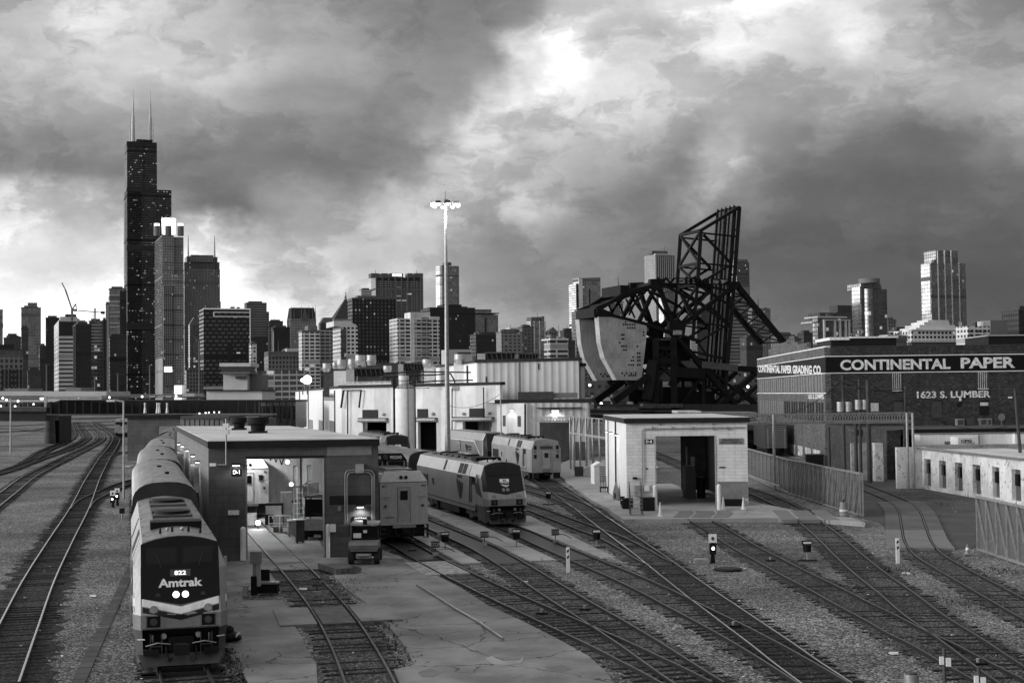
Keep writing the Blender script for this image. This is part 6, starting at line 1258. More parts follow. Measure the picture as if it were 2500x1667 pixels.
# utility poles
def upole(x,y0,y1,Y,lb,arms=(),tf=(),lean=0,r_=.16):
    p=PY(x,y1,Y); z1=PY(x,y0,Y).z; f=empty('utility_pole',(p.x,Y,0),0,lb,'utility pole'); MB().cyl((0,0,0),(lean,0,z1),r_,r_*.75,10).build('pole','polewood',f)
    for ya,wa in arms: z=PY(x,ya,Y).z; MB().bar((-wa,-.2,z),(wa,-.2,z),.14).build('crossarm','polewood',f)
    for xa,ya in tf: q=PY(xa,ya,Y); MB().cyl((q.x-p.x,-.45,q.z-.5),(q.x-p.x,-.45,q.z+.45),.33,.33,14).build('transformer','lightgrey',f)
upole(2062,916,1142,138,'dark utility pole carrying two pale transformers',((945,1.2),(933,.8)),((2049,992),(2069,992))); upole(2102,925,1142,140,'utility pole carrying a pair of shiny transformers',((944,1.3),),((2093,987),(2109,987))); upole(2123,928,1152,137,'thick bare dark pole right of the shiny transformers',(),(),0,.24)
upole(2025.5,1042,1140,136,'short dark pole by the warehouse loading stairs'); upole(2207,944,1168,140,'leaning pale wooden pole in front of the warehouse lettering',(),(),.35); upole(2497,950,1130,120,'leaning wooden pole near the right edge',(),(),-.5); upole(2091,1030,1142,139,'short thick post beside the transformer poles',(),(),0,.2)
for a_,b_,s_,lb in (((2209,983,140),(2460,1040,150),1.2,'sagging wire from the leaning pole to the right'),((2062,935,138),(2207,948,140),.5,'slack wire between the transformer pole and the leaning pole')):
    P0=PY(*a_); P1=PY(*b_); pts=[]
    for i in range(11): tt=i/10; c=P0.lerp(P1,tt); c.z-=s_*4*tt*(1-tt); pts.append(c)
    MB().tube(pts,.03,5).build('overhead_wire','black',None,label=lb,cat='wire')
# stair and loading dock by warehouse
dk=empty('loading_stairs',(30,150,0),0,'dark loading stairs with a railing at the warehouse side','stairs')
p=PZ(2060,1135); MB().box(p.x-2,p.x+1,p.y+1,p.y+6,0,1.2).build('landing','darkgrey',dk,True); MB().extr([(p.x+1,0),(p.x+4.5,0),(p.x+1,1.2)],'y',p.y+1,p.y+2.6).build('flight','darkgrey',dk,True); MB().bar((p.x-2,p.y+1,2.1),(p.x+1,p.y+1,2.1),.06).bar((p.x+1,p.y+1,2.1),(p.x+4.5,p.y+1,1.0),.06).build('railing','black',dk,True)
MB().box(37.2,38.6,142,170,0,4.9).build('dock_wall','brk',None,label='dark brick dock wall under the warehouse front corner',cat='wall')
# boxcars
for i,(x0,x1,Y,lb) in enumerate(((1867,1925,195,'ribbed freight boxcar end facing the fence, nearer'),(1812,1853,215,'dark freight boxcar end behind the block shed, farther'))):
    p=PY(x0,1100,Y); q=PY(x1,1100,Y); w_=q.x-p.x; f=empty('boxcar',((p.x+q.x)/2,Y,0),R(-4 if i==0 else 0),lb,'boxcar','boxcars on the warehouse siding'); w_=3.0
    MB().box(-w_/2,w_/2,0,16,1.1,4.4).build('body','darkgrey' if i==0 else 'blacksteel',f); b=MB()
    for k in range(11): b.box(-w_/2+.1,w_/2-.1,-.08,0,1.25+k*.28,1.37+k*.28)
    b.build('end_ribs','grey' if i==0 else 'darkgrey',f); MB().box(-w_/2-.1,w_/2+.1,-.1,16.1,4.4,4.5).build('roof','grey',f); MB().box(-.35,.35,-.7,0,.7,1.1).build('coupler','blacksteel',f); MB().box(-1.1,1.1,.8,3.0,.2,1.1).build('truck','blacksteel',f)
    for s_ in (-1.2,1.1): MB().box(s_,s_+.1,-.15,-.1,1.1,3.8).build('ladder','galv' if i==0 else 'grey',f)
# ------------------------------------------------------------------ trains
def hw(z): return 1.52 if z <= 3.3 else 1.52-(z-3.3)/.85*.30
def zt_(x): return 4.15+.22*(1-(x/1.22)**2)
def yf(x, z):
    y = 0 if z <= 1.9 else (z-1.9)*.52
    a = abs(x); return y + (max(0, a-1.28)*1.75)
def patch(b, xs, zlo, zhi, off, n=8, th=.02):
    """skin lying on the slanted nose between two height curves"""
    nx = len(xs); vs = []; fs = []
    for lay in (0, 1):
        for x in xs:
            for j in range(n+1):
                z = zlo(x)+(zhi(x)-zlo(x))*j/n; vs.append((x, yf(x, z)-off+lay*th, z))
    N = nx*(n+1)
    for i in range(nx-1):
        for j in range(n):
            a = i*(n+1)+j; q = (a, a+n+1, a+n+2, a+1); fs.append(q); fs.append(tuple(k+N for k in q[::-1]))
    for i in range(nx-1):
        for j in (0, n): a = i*(n+1)+j; c = a+n+1; fs.append((a, c, c+N, a+N))
    for j in range(n):
        for i in (0, nx-1): a = i*(n+1)+j; fs.append((a, a+1, a+1+N, a+N))
    return b.add(vs, fs)
def lp(t, p): return WM[t] @ Vector(p)
def ldir(t, d): return (WM[t].to_3x3() @ Vector(d))
def trucks(t, ys, L=3.4):
    for y in ys:
        tr = MB(); 
        for s in (-1, 1): tr.box(s*1.18-.09, s*1.18+.09, y-L/2, y+L/2, .55, .85); tr.box(s*1.2-.12, s*1.2+.12, y-.5, y+.5, .4, 1.0)
        to = tr.build('truck', 'truckgrey', t)
        for yy in (y-L/2+.6, y+L/2-.6):
            MB().cyl((-1.1, yy, .62), (1.1, yy, .62), .47, n=16).build('wheelset', 'under', to)
def coupler(t, y=-.45, z=.85):
    MB().box(-.16, .16, y-.15, .5, z-.14, z+.14).box(-.24, .24, y-.35, y-.1, z-.17, z+.17).build('coupler', 'under', t)
def body_shell(t, side_mat, roof_mat, y0=2.6, L=21.0, rear_y=None):
    zs = [.95, 1.6, 1.9, 2.5, 3.3, 4.15]
    for s in (-1, 1):
        b = MB(); vs = []
        for y in (y0, L):
            for z in zs: vs.append((s*hw(z), y, z))
        b.add(vs, [(i, i+1, i+7, i+6) for i in range(5)]); b.build('side_panel', side_mat, t)
    xr = [-1.22, -.9, -.45, 0, .45, .9, 1.22]; b = MB(); vs = [(x, y, zt_(x)) for y in (y0, L) for x in xr]
    b.add(vs, [(i, i+1, i+8, i+7) for i in range(6)], True); b.build('roof', roof_mat, t)
def roof_kit(t, L=21.0, worn=False):
    b = MB()
    for i in range(7): b.box(-.75, .75, 6.6+i*1.9, 6.6+i*1.9+1.1, 4.30, 4.42+.03*(i % 3))
    b.build('roof_hatches', 'darkgrey', t)
    b = MB()
    for i in range(2):
        b.cyl((0, 9.5+i*6.4, 4.38), (0, 9.5+i*6.4, 4.56), .7, .66, 18)
    b.build('roof_fans', 'blacksteel', t)
    MB().box(-.9, .9, 4.6, 5.6, 4.24, 4.52).build('exhaust_box', 'sign_black', t)
    b = MB()
    for x in (-.6, -.2, .35, .75): b.cyl((x, 2.6, zt_(x)-.02), (x, 2.6, zt_(x)+.16), .05, .03, 8)
    b.build('horns', 'blacksteel', t); MB().ball((.15, 2.9, 4.42), .07, 6).ball((-.35, 2.9, 4.42), .06, 6).build('beacons', 'lightgrey', t)
    b = MB(); 
    for k in range(5): b.box(-1.18, 1.18, 3.3+k*3.6, 3.34+k*3.6, 4.17, 4.19)
    b.build('roof_seams', 'black', t)
def side_kit(t, side, livery, num=''):
    s = side; X = s*1.53
    def pl(y0, y1, z0, z1, mat, name, th=.02):
        if z0 >= 3.3:
            vs = [(s*(hw(z)+o), y, z) for o in (-.01, th) for y, z in ((y0, z0), (y1, z0), (y1, z1), (y0, z1))]
            return MB().add(vs, [(0,1,2,3),(4,7,6,5),(0,4,5,1),(1,5,6,2),(2,6,7,3),(3,7,4,0)]).build(name, mat, t)
        return MB().box(min(X-.02*s, X+th*s), max(X-.02*s, X+th*s), y0, y1, z0, z1).build(name, mat, t)
    pl(2.7, 3.4, 2.75, 3.28, 'glass', 'cab_side_window'); pl(3.55, 4.15, 1.5, 3.28, 'black', 'cab_door')
    for y0, y1 in ((5.3, 6.3), (6.5, 7.5)): pl(y0, y1, 3.35, 4.05, 'black', 'air_intake')
    pl(4.3, 5.2, 3.35, 4.05, 'lightgrey', 'louvre_panel'); pl(17.0, 20.3, 1.85, 2.75, 'black', 'radiator_grille'); pl(11.5, 12.0, 3.35, 4.1, 'black', 'panel_joint'); 
    pl(2.7, 20.98, 1.18, 1.26, 'darkgrey', 'sill_strip', .03)
    if livery == 'heritage':
        for z0, z1, m_ in ((2.3, 2.45, 'midgrey'), (1.95, 2.28, 'white'), (1.72, 1.93, 'navy')): pl(1.9, 20.9, z0, z1, m_, 'side_stripe', .012)
    else:
        o = lp(t, (X+.03*s, 6.9, 2.35)); arrow(o, ldir(t, (0, s, 0)), 1.7, 1.5, 'navy', t); text('side_lettering', 'AMTRAK', lp(t, (X+.03*s, 6.9, 3.12)), ldir(t, (0, s, 0)), .22, 'navy', t, width=1.5)
        if num: text('side_number', num, lp(t, (X+.03*s, 15.2, 2.3)), ldir(t, (0, s, 0)), .5, 'navy', t)
    b = MB()
    for yy in (2.45, 3.5, 4.2): b.bar((X+.06*s, yy, 1.0), (X+.06*s, yy, 2.6), .03)
    b.build('grab_rails', 'galv', t)
MT['midgrey'] = gm('mid_grey_stripe', .13, .35, .1, var=.1)
def locomotive(loc, rz, label, livery, num, lit=False, nose=True, body='silver', side_both=True):
    t = empty('locomotive', loc, rz, label, 'locomotive'); bm_ = body; wide = livery != 'heritage'
    zs = [1.42, 1.5, 1.65, 1.9, 2.5, 3.3, 4.15]
    y0 = 2.6 if nose else 0
    body_shell(t, bm_, 'roofgrey', y0, 21.0); roof_kit(t)
    if nose:
        xs = [-1.52, -1.28, -.8, -.4, 0, .4, .8, 1.28, 1.52]; b = MB(); vs = []
        def P_(i, j):
            z = zs[j]; x = xs[i]; e = hw(z)-1.52; x = x+(e if x > 1.3 else -e if x < -1.3 else (e*.2 if x > 1.2 else -e*.2 if x < -1.2 else 0))
            if j == 6: z = zt_(min(1.22, abs(x)*.98)) if abs(x) < 1.2 else 4.15
            return (x, yf(xs[i], z), z)
        for i in range(9):
            for j in range(7): vs.append(P_(i, j))
        fs = [(i*7+j, (i+1)*7+j, (i+1)*7+j+1, i*7+j+1) for i in range(8) for j in range(6)]
        n0 = len(vs)
        for j in range(7): vs.append((-hw(zs[j]), y0, zs[j]))
        for j in range(7): vs.append((hw(zs[j]), y0, zs[j]))
        for j in range(6): fs.append((j, j+1, n0+j+1, n0+j)); fs.append((56+j, n0+7+j, n0+8+j, 57+j))
        b.add(vs, fs).build('nose', bm_, t)
        b = MB(); vs = [P_(i, 6) for i in range(9)]+[(-1.22, y0, 4.15)]+[(x, y0, zt_(x)) for x in (-1.22, -.8, -.4, 0, .4, .8, 1.22)]+[(1.22, y0, 4.15)]
        b.add(vs, [(i, i+1, i+10, i+9) for i in range(8)]).build('cab_roof', 'roofgrey', t)
        b = MB(); xe = 1.22 if not wide else 1.5; xx = [-xe, -1.28, -1.22, -.8, -.4, 0, .4, .8, 1.22, 1.28, xe] if wide else [-1.27, -1.2, -.8, -.4, 0, .4, .8, 1.2, 1.27]
        patch(b, xx, lambda x: 2.18+.22*min(1, abs(x)/1.2), lambda x: (zt_(min(1.22, abs(x)))-.04) if abs(x) <= 1.21 else (4.08 if abs(x) < 1.3 else 3.35), .014); b.build('nose_mask', 'navy' if wide else 'mask_black', t)
        for s in (-1, 1):
            b = MB(); patch(b, [s*.08, s*.55, s*1.10] if s > 0 else [-1.10, -.55, -.08], lambda x: 3.42, lambda x: 3.98, .024); f = b.build('windscreen', 'under', t)
            b = MB(); patch(b, [s*.13, s*.55, s*1.05] if s > 0 else [-1.05, -.55, -.13], lambda x: 3.47, lambda x: 3.93, .034); b.build('glass', 'glass', f)
            MB().bar((s*.6, yf(0, 3.3)-.06, 3.34), (s*.75, yf(0, 3.75)-.06, 3.75), .025).build('wiper', 'black', f)
        if livery == 'heritage':
            for z_, h_, m_ in ((2.10, .20, 'midgrey'), (1.92, .22, 'white'), (1.72, .17, 'navy')):
                b = MB(); patch(b, [-1.5, -1.22, -.6, 0, .6, 1.22, 1.5], lambda x: z_-.0+.28*min(1, abs(x)/1.22)-.02+(.0), lambda x: z_+h_+.28*min(1, abs(x)/1.22)-.02, .010+.003*(m_ == 'white'), 4); b.build('nose_stripe', m_, t)
        up = Vector((0, .52, 1)).normalized()
        def ft(name, s_, x, z, h, w_, mat, off=.03, bold=.03): text(name, s_, lp(t, (x, yf(0, z)-off, z)), ldir(t, (1, 0, 0)), h, mat, t, width=w_, up=ldir(t, up), bold=bold)
        b = MB(); patch(b, [-.33, 0, .33], lambda x: 3.06 if not wide else 3.0, lambda x: 3.27 if not wide else 3.22, .024, 3); b.build('number_board', 'darkgrey' if not wide else 'lamp_d', t)
        ft('number', num, 0, 3.165 if not wide else 3.11, .15, .38 if len(num) > 2 else .25, 'numlit' if not wide else 'sign_black')
        if not wide: ft('lettering', 'Amtrak', 0, 2.86, .30, 1.42, 'sign_white', .03, .035)
        else:
            ft('lettering', 'AMTRAK', 0, 2.93, .05, .6, 'sign_white'); arrow(lp(t, (0, yf(0, 2.78)-.03, 2.78)), ldir(t, (1, 0, 0)), .55, .2, 'sign_white', t, ldir(t, up))
        zh = 2.5
        for x in (-.15, .15):
            h_ = MB().cyl((x, yf(0, zh)-.06, zh), (x, yf(0, zh)+.1, zh), .12, n=16).build('headlight', 'galv', t); MB().cyl((x, yf(0, zh)-.075, zh), (x, yf(0, zh)-.06, zh), .10, n=16).build('lens', 'lamp' if lit else 'lightgrey', h_)
        for x in (-.87, .87):
            h_ = MB().cyl((x, yf(0, 2.05)-.05, 2.05), (x, .3, 2.05), .14, n=16).build('ditch_light', 'galv', t); MB().cyl((x, yf(0, 2.05)-.06, 2.05), (x, yf(0, 2.05)-.05, 2.05), .10, n=16).build('lens', 'lightgrey', h_)
            MB().box(x-.21, x+.21, -.03, .05, 1.50, 1.86).build('light_recess', 'sign_black', t); MB().cyl((x, -.05, 1.68), (x, -.02, 1.68), .12, n=12).build('lower_lamp', 'darkgrey', t)
            MB().cyl((x*.83, yf(0, 2.48)-.03, 2.48), (x*.83, yf(0, 2.48)+.02, 2.48), .08, n=12).build('round_plug', 'darkgrey', t)
        for s in (-1, 1):
            X = s*1.535; p = [(X,.75,1.95),(X,2.2,2.2),(X,3.3,3.28),(X,1.95,3.28)] if wide else [(X,.8,2.5),(X,1.0,2.5),(X,2.3,3.28),(X,2.0,3.28)]
            MB().add(p+[(x-s*.04,y,z) for x,y,z in p],[(0,1,2,3),(4,7,6,5),(0,4,5,1),(1,5,6,2),(2,6,7,3),(3,7,4,0)]).build('side_swoosh','navy',t)
            for z_ in (1.62, 2.9): MB().box(s*1.1-.006, s*1.1+.006, -.02, .0, 1.47, 1.9).build('panel_seam','darkgrey',t) if z_ < 2 else None
        MB().box(-1.22, 1.22, -.014, .02, 1.42, 1.46).build('nose_seam', 'darkgrey', t)
        for s in (-1, 1):   # mirrors
            MB().box(s*1.56-.05, s*1.56+.05, 1.95, 2.05, 2.9, 3.5).bar((s*1.5, 2.3, 3.1), (s*1.58, 2.0, 3.1), .03).build('mirror', 'lightgrey', t)
        # pilot and front gear
        MB().box(-1.3, 1.3, .55, .8, .45, 1.5).build('pilot_recess', 'sign_black', t)
        MB().add([(-1.35,.35,.98),(1.35,.35,.98),(1.2,-.02,.28),(-1.2,-.02,.28),(-1.35,.5,.98),(1.35,.5,.98),(1.2,.15,.28),(-1.2,.15,.28)],[(0,1,2,3),(4,7,6,5),(0,4,5,1),(1,5,6,2),(2,6,7,3),(3,7,4,0)]) 
        MB().add([(-1.38,.05,.62),(1.38,.05,.62),(1.2,-.15,.26),(-1.2,-.15,.26),(-1.38,.2,.62),(1.38,.2,.62),(1.2,0,.26),(-1.2,0,.26)],[(0,1,2,3),(4,7,6,5),(0,4,5,1),(1,5,6,2),(2,6,7,3),(3,7,4,0)]).build('plow', 'truckgrey', t)
        for s in (-1, 1):
            MB().add([(s*1.5,.42,1.42),(s*1.24,.04,1.42),(s*1.20,.04,.45),(s*1.4,.3,.3),(s*1.5,2.7,1.42),(s*1.25,2.7,1.42),(s*1.25,2.2,.45),(s*1.4,2.2,.4)],[(0,1,2,3),(4,7,6,5),(0,4,5,1),(1,5,6,2),(2,6,7,3),(3,7,4,0)]).build('front_skirt', 'truckgrey', t)
            MB().tube([(s*.35,-.12,.95),(s*.75,-.2,1.02),(s*1.1,-.1,.92),(s*1.12,.1,.9)],.022).build('uncoupling_bar', 'galv', t)
            MB().tube([(s*.45,.4,.9),(s*.48,-.1,.7),(s*.42,-.18,.42),(s*.3,-.1,.5)],.04).build('air_hose', 'rubber', t)
            MB().box(s*.95-.25,s*.95+.25,-.2,.2,.62,.80).build('step_box', 'under', t); MB().bar((s*1.15,.0,1.12),(s*1.4,.1,1.12),.03).build('grab_iron', 'white', t)
            MB().tube([(s*.9,-.03,1.25),(s*.9,-.1,1.05),(s*.86,-.06,.95)],.04).build('jumper_cable', 'truckgrey', t)
        for s in (-1, 1):
            MB().bar((s*.98,-.12,.55),(s*.98,-.12,1.3),.03).bar((s*.62,-.12,.55),(s*.62,-.12,1.3),.03).bar((s*.62,-.12,.9),(s*.98,-.12,.9),.03).build('end_ladder','truckgrey',t)
            MB().cyl((s*.55,.1,1.2),(s*.55,-.05,1.2),.09,n=10).build('cable_socket','galv',t)
        coupler(t, -.4); MB().box(-.4, .4, .1, .6, .55, 1.15).build('draft_gear', 'under', t)
    else:
        xr = [-1.22, -.9, -.45, 0, .45, .9, 1.22]
        ol = [(-1.52,.95),(1.52,.95),(1.52,3.3),(1.22,4.15)]+[(x, zt_(x)) for x in xr[::-1][1:-1]]+[(-1.22,4.15),(-1.52,3.3)]
        MB().extr(ol, 'y', -.0, .05).build('rear_wall', bm_, t)
        MB().box(-.36, .36, -.03, 0, 1.35, 3.15).build('rear_door', 'lightgrey', t); MB().box(-.2, .2, -.045, -.03, 2.45, 2.95).build('door_window', 'black', t)
        MB().box(-.65, .65, -.08, 0, 3.35, 3.65).build('hood_strip', 'darkgrey', t)
        for x in (-.14, .14): MB().cyl((x, -.07, 3.85), (x, 0, 3.85), .1, n=12).build('rear_light', 'galv', t)
        for s in (-1, 1):
            for z in (3.5, 2.6): MB().box(s*1.15-.14, s*1.15+.14, -.03, 0, z-.2, z+.2).build('dark_port', 'black', t)
            MB().bar((s*.48, -.08, 1.4), (s*.48, -.08, 3.0), .03).build('handrail', 'galv', t)
            MB().box(s*1.1-.3, s*1.1+.3, -.15, .4, .35, .95).build('rear_step', 'under', t)
        MB().box(-1.5, 1.5, -.02, .3, .95, 1.2).build('end_sill', 'galv', t); MB().box(-.45, .45, -.12, 0, 1.05, 1.35).build('buffer_plate', 'grey', t); coupler(t, -.3)
        if num:
            for s in (-1, 1): text('number', num, lp(t, (s*1.15, -.03, 3.08)), ldir(t, (1, 0, 0)), .18, 'sign_black', t)
    for s in ((-1, 1) if side_both else (-1,)): side_kit(t, s, livery, num)
    MB().box(-1.35, 1.35, 7.8, 13.6, .42, 1.15).build('fuel_tank', 'under', t); MB().box(-1.2, 1.2, .8, 20.9, .9, 1.2).build('underframe', 'under', t)
    trucks(t, (4.4, 16.8)); return t
MT['numlit'] = gm('number_lit', .9, .5, var=0, emit=.9); MT['lamp_d'] = gm('board_lit', .5, .5, var=0, emit=.15)
def ground_rot(t): return t
def coach(loc, rz, label, L=25.95, mat='coachside', roof='coachroof', z1=3.75, z2=4.92, name='passenger_coach', front=True):
    t = empty(name, loc, rz, label, 'coach'); w = 1.55; n = 12
    pw_ = lambda v, e: math.copysign(abs(v)**e, v); ol = [(w*pw_(math.cos(a_), .72), z1+(z2-z1)*abs(math.sin(a_))**.72) for a_ in [math.pi*i/n for i in range(n+1)]]
    ol = [(u*(1 if abs(u) < 1.5 else 1), v) for u, v in ol]
    b = MB(); N = len(ol); b.add([(u*1.012, .02, v*1.004) for u, v in ol]+[(u*1.012, L-.02, v*1.004) for u, v in ol], [(i, i+1, N+i+1, N+i) for i in range(N-1)], True); b.build('roof', roof, t)
    for s in (-1, 1): MB().box(min(s*w, s*(w-.05)), max(s*w, s*(w-.05)), .15, L-.15, .9, z1).build('side_wall', mat, t)
    for y in (0, L-.2):
        MB().extr([(w, .9), (w, z1)]+ol[1:-1]+[(-w, z1), (-w, .9)], 'y', y, y+.2).build('end_wall', 'coachend', t)
    MB().box(-.45, .45, -.06, 0, 1.2, 3.4).build('gangway', 'sign_black', t); 
    for s in (-1, 1):
        for k in range(8): MB().box(s*(w+.012)-.012, s*(w+.012)+.012, 3+k*2.6, 4.6+k*2.6, 3.0, 3.6).build('window', 'glass', t)
        for k in range(8): MB().box(s*(w+.012)-.012, s*(w+.012)+.012, 3+k*2.6, 4.6+k*2.6, 1.6, 2.2).build('window', 'glass', t)
    MB().box(-1.3, 1.3, .5, L-.5, .7, 1.0).build('underframe', 'under', t); b = MB()
    b.cyl((.25, L*.3, z2-.05), (.25, L*.3, z2+.12), .12, n=8).box(-.12, .12, L*.6, L*.6+.5, z2-.03, z2+.1).build('roof_vent', 'blacksteel', t)
    trucks(t, (3.4, L-3.4), 2.6); return t
MT['coachside'] = corrug('fluted_steel', .30, .16, .02, .15, True, .35, .6, .2); MT['coachend'] = gm('coach_end', .035, .6, .1, var=.4, scale=.8)
def ribroof(name, v):
    M = bpy.data.materials.new(name); M.use_nodes = True; t = NT(M.node_tree); P = t.n('ShaderNodeBsdfPrincipled'); o = t.n('ShaderNodeOutputMaterial'); t.put(o.inputs[0], P.outputs[0])
    co = t.n('ShaderNodeTexCoord').outputs['Object']; x, y, z = t.sep(co); k = t.m('SINE', t.m('MULTIPLY', y, 2*math.pi/.42))
    c = t.m('MULTIPLY', v, t.rng(k, .55, .95, 1.0, .72)); c = t.m('MULTIPLY', c, t.rng(t.noise(t.comb(t.m('MULTIPLY', x, 2.5), t.m('MULTIPLY', y, .5), z), 1.0, 6, .65), .3, .7, .7, 1.25))
    t.put(P.inputs['Base Color'], t.comb(c, c, c)); P.inputs['Metallic'].default_value = .75; P.inputs['Roughness'].default_value = .33
    bn = t.n('ShaderNodeBump'); bn.inputs['Strength'].default_value = .8; bn.inputs['Distance'].default_value = .03; t.put(bn.inputs['Height'], k); t.put(P.inputs['Normal'], bn.outputs[0]); return M
MT['coachroof'] = ribroof('ribbed_roof', .36); MT['coachroof_d'] = ribroof('ribbed_roof_dark', .16)
locomotive((-10.95, 46.9, 0), R(15.2), 'nearest silver locomotive with black nose, three stripes and lit headlights', 'heritage', '822', True)
light('headlight_beam', (-10.6, 46.2, 2.5), 60, .1, 'SPOT', (-7, 30, .5), 60)
coach((-16.75, 68.6, 0), R(15.0), 'first silver ribbed roof coach right behind the nearest locomotive')
coach((-23.45, 94.4, 0), R(14.4), 'second silver ribbed roof coach behind the nearest locomotive')
coach((-29.9, 120.2, 0), R(13.0), 'third silver ribbed roof coach, farther back')
coach((-35.9, 146.4, 0), R(11.0), 'fourth dark coach curving towards the wash building', mat='darkgrey', roof='coachroof_d')
coach((-41.4, 172.4, 0), R(12.5), 'last dark coach entering the wash building', mat='darkgrey', roof='coachroof_d')
locomotive((-.47, 96.2, 0), R(16.4), 'silver locomotive with dark nose mask and unlit headlights in the middle', 'wave', '95', False, body='silver')
locomotive((3.35, 145, 0), R(12), 'worn grey locomotive seen from its flat rear end beside the workshop annex', 'wave', '42', False, nose=False, body='silver2')
locomotive((-13.3, 166, 0), R(15.5), 'dark nosed locomotive leaving the left workshop door', 'wave', '17', False, body='navy')
coach((-7.2, 118.6, 0), R(17), 'dark coach coupled behind the middle silver locomotive', mat='darkgrey', roof='coachroof_d', z1=3.4, z2=4.3)
coach((-20.4, 129, 0), R(17), 'dark roofed coach behind the pale cab roofs', 20, mat='darkgrey', roof='coachroof_d', z1=3.4, z2=4.3)
# boxy modern locomotives
MT['paleend'] = gm('pale_end_paint', .50, .4, .15, var=.10, scale=.5, streak=.12); MT['seamdark'] = gm('seam', .10, .6, var=.1)
def boxloco(loc, rz, label, num, rear=True, side='paleend', L=21.5, low=False):
    t = empty('locomotive', loc, rz, label, 'locomotive'); w = 1.46
    ol = [(-w,1.15),(w,1.15),(w,3.75),(1.12,4.38),(-1.12,4.38),(-w,3.75)]
    MB().extr(ol if not low else [(-w,1.15),(w,1.15),(w,3.72),(1.2,4.15),(-1.2,4.15),(-w,3.72)], 'y', .45, L).build('body', side, t)
    if rear:
        MB().add([(-w,0,1.15),(w,0,1.15),(w,0,3.72),(-w,0,3.72),(-w,.46,1.15),(w,.46,1.15),(w,.46,3.75),(-w,.46,3.75)],[(0,1,2,3),(0,4,5,1),(1,5,6,2),(3,7,4,0),(4,7,6,5)]).build('end_wall', side, t)
        MB().add([(-w,0,3.74),(w,0,3.74),(1.12,.42,4.36),(-1.12,.42,4.36),(-w,.46,3.74),(w,.46,3.74),(1.12,.47,4.37),(-1.12,.47,4.37)],[(0,1,2,3),(4,7,6,5),(0,4,5,1),(1,5,6,2),(2,6,7,3),(3,7,4,0)]).build('sloped_top', side, t)
        MB().box(-1.46,1.46,-.012,0,3.70,3.735).build('seam','seamdark',t)
        for x in (-.15,.15):
            h_=MB().cyl((x,.08,4.0),(x,.4,4.0),.13,n=14).build('headlight','galv',t); MB().cyl((x,.06,4.0),(x,.08,4.0),.09,n=14).build('lens','glass',h_)
        d_=MB().box(-.36,.36,-.02,0,1.35,3.35).build('end_door','lightgrey' if side=='paleend' else side,t); MB().box(-.23,.23,-.045,-.02,2.65,3.2).build('door_window','glass',d_)
        b=MB()
        for x0,x1,z0,z1 in ((-.40,-.375,1.3,3.4),(.375,.40,1.3,3.4),(-.4,.4,3.385,3.41)): b.box(x0,x1,-.018,0,z0,z1)
        b.build('door_frame','seamdark',t); MB().bar((.30,-.06,2.1),(.30,-.06,2.35),.03).build('door_handle','galv',d_)
        for s in (-1,1):
            MB().bar((s*.75,-.09,2.85),(s*1.38,-.09,2.85),.03).bar((s*1.12,-.06,2.85),(s*1.12,-.06,2.65),.03).build('handrail','galv',t)
            h_=MB().cyl((s*1.14,-.06,2.3),(s*1.14,0,2.3),.11,n=14).build('marker_light','galv',t); MB().cyl((s*1.14,-.07,2.3),(s*1.14,-.06,2.3),.07,n=12).build('lens','glass',h_)
            MB().box(s*.98-.005,s*.98+.005,-.008,0,1.2,2.8).build('panel_seam','seamdark',t)
            if num: text('number',num,lp(t,(s*1.22,-.02,3.5)),ldir(t,(1,0,0)),.12,'sign_black',t)
            b=MB()
            for k in range(3): b.box(s*1.32-.14,s*1.32+.14,-.15,.3,.35+k*.28,.39+k*.28)
            b.box(s*1.46-.02,s*1.46+.02,-.15,.3,.33,1.15).build('end_steps','truckgrey',t)
            MB().tube([(s*.5,.0,1.0),(s*.55,-.15,.75),(s*.45,-.2,.45),(s*.3,-.1,.55)],.045).build('air_hose','rubber',t)
        MB().box(-.7,.7,-.12,.1,.98,1.13).build('end_platform','galv',t); MB().box(-1.3,1.3,.25,.5,.4,1.2).build('end_recess','under',t); coupler(t,-.35)
        text('warning_text','CAUTION',lp(t,(-.9,-.02,1.62)),ldir(t,(1,0,0)),.07,'sign_black',t,width=.55)
    b=MB()
    for k in range(9): b.box(-.8,.8,1.5+k*2.2,1.5+k*2.2+1.5,4.38,4.46)
    b.build('roof_hatches','roofgrey',t)
    MB().box(-1.3,1.3,7,13,.42,1.1).build('fuel_tank','under',t); MB().box(-1.3,1.3,.5,L-.5,.85,1.16).build('underframe','under',t); trucks(t,(3.8,L-3.8)); return t
t = boxloco((-6.65, 86.3, 0), R(15.8), 'flat pale locomotive nose with centre door below dark cab number boards', '4611', low=True)
ol = [(-1.46,3.6),(1.46,3.6),(1.46,4.75),(1.1,5.14),(-1.1,5.14),(-1.46,4.75)]; MB().extr(ol,'y',6.2,20).build('cab_body','navy',t)
for s in (-1,1):
    f=MB().box(s*.72-.6,s*.72+.6,6.12,6.2,4.18,4.74).build('windscreen','lightgrey',t); MB().box(s*.72-.5,s*.72+.5,6.09,6.12,4.24,4.70).build('glass','glass',f)
MB().add([(-1.44,5.9,4.76),(1.44,5.9,4.76),(1.1,6.05,5.22),(-1.1,6.05,5.22),(-1.44,6.3,4.76),(1.44,6.3,4.76),(1.1,6.3,5.22),(-1.1,6.3,5.22)],[(0,1,2,3),(4,7,6,5),(0,4,5,1),(1,5,6,2),(2,6,7,3),(3,7,4,0)]).build('number_hood','sign_black',t)
for s in (-1,1): text('number','90200',lp(t,(s*.68,5.9,4.97)),ldir(t,(1,0,0)),.21,'sign_white',t,width=.78)
MB().cyl((0,5.8,4.98),(0,6.0,4.98),.16,n=14).build('top_headlight','darkgrey',t)
t = None
t = boxloco((-19.45, 104.6, 0), R(15.5), 'white locomotive end standing inside the lit grey shed', '189', True, 'white')
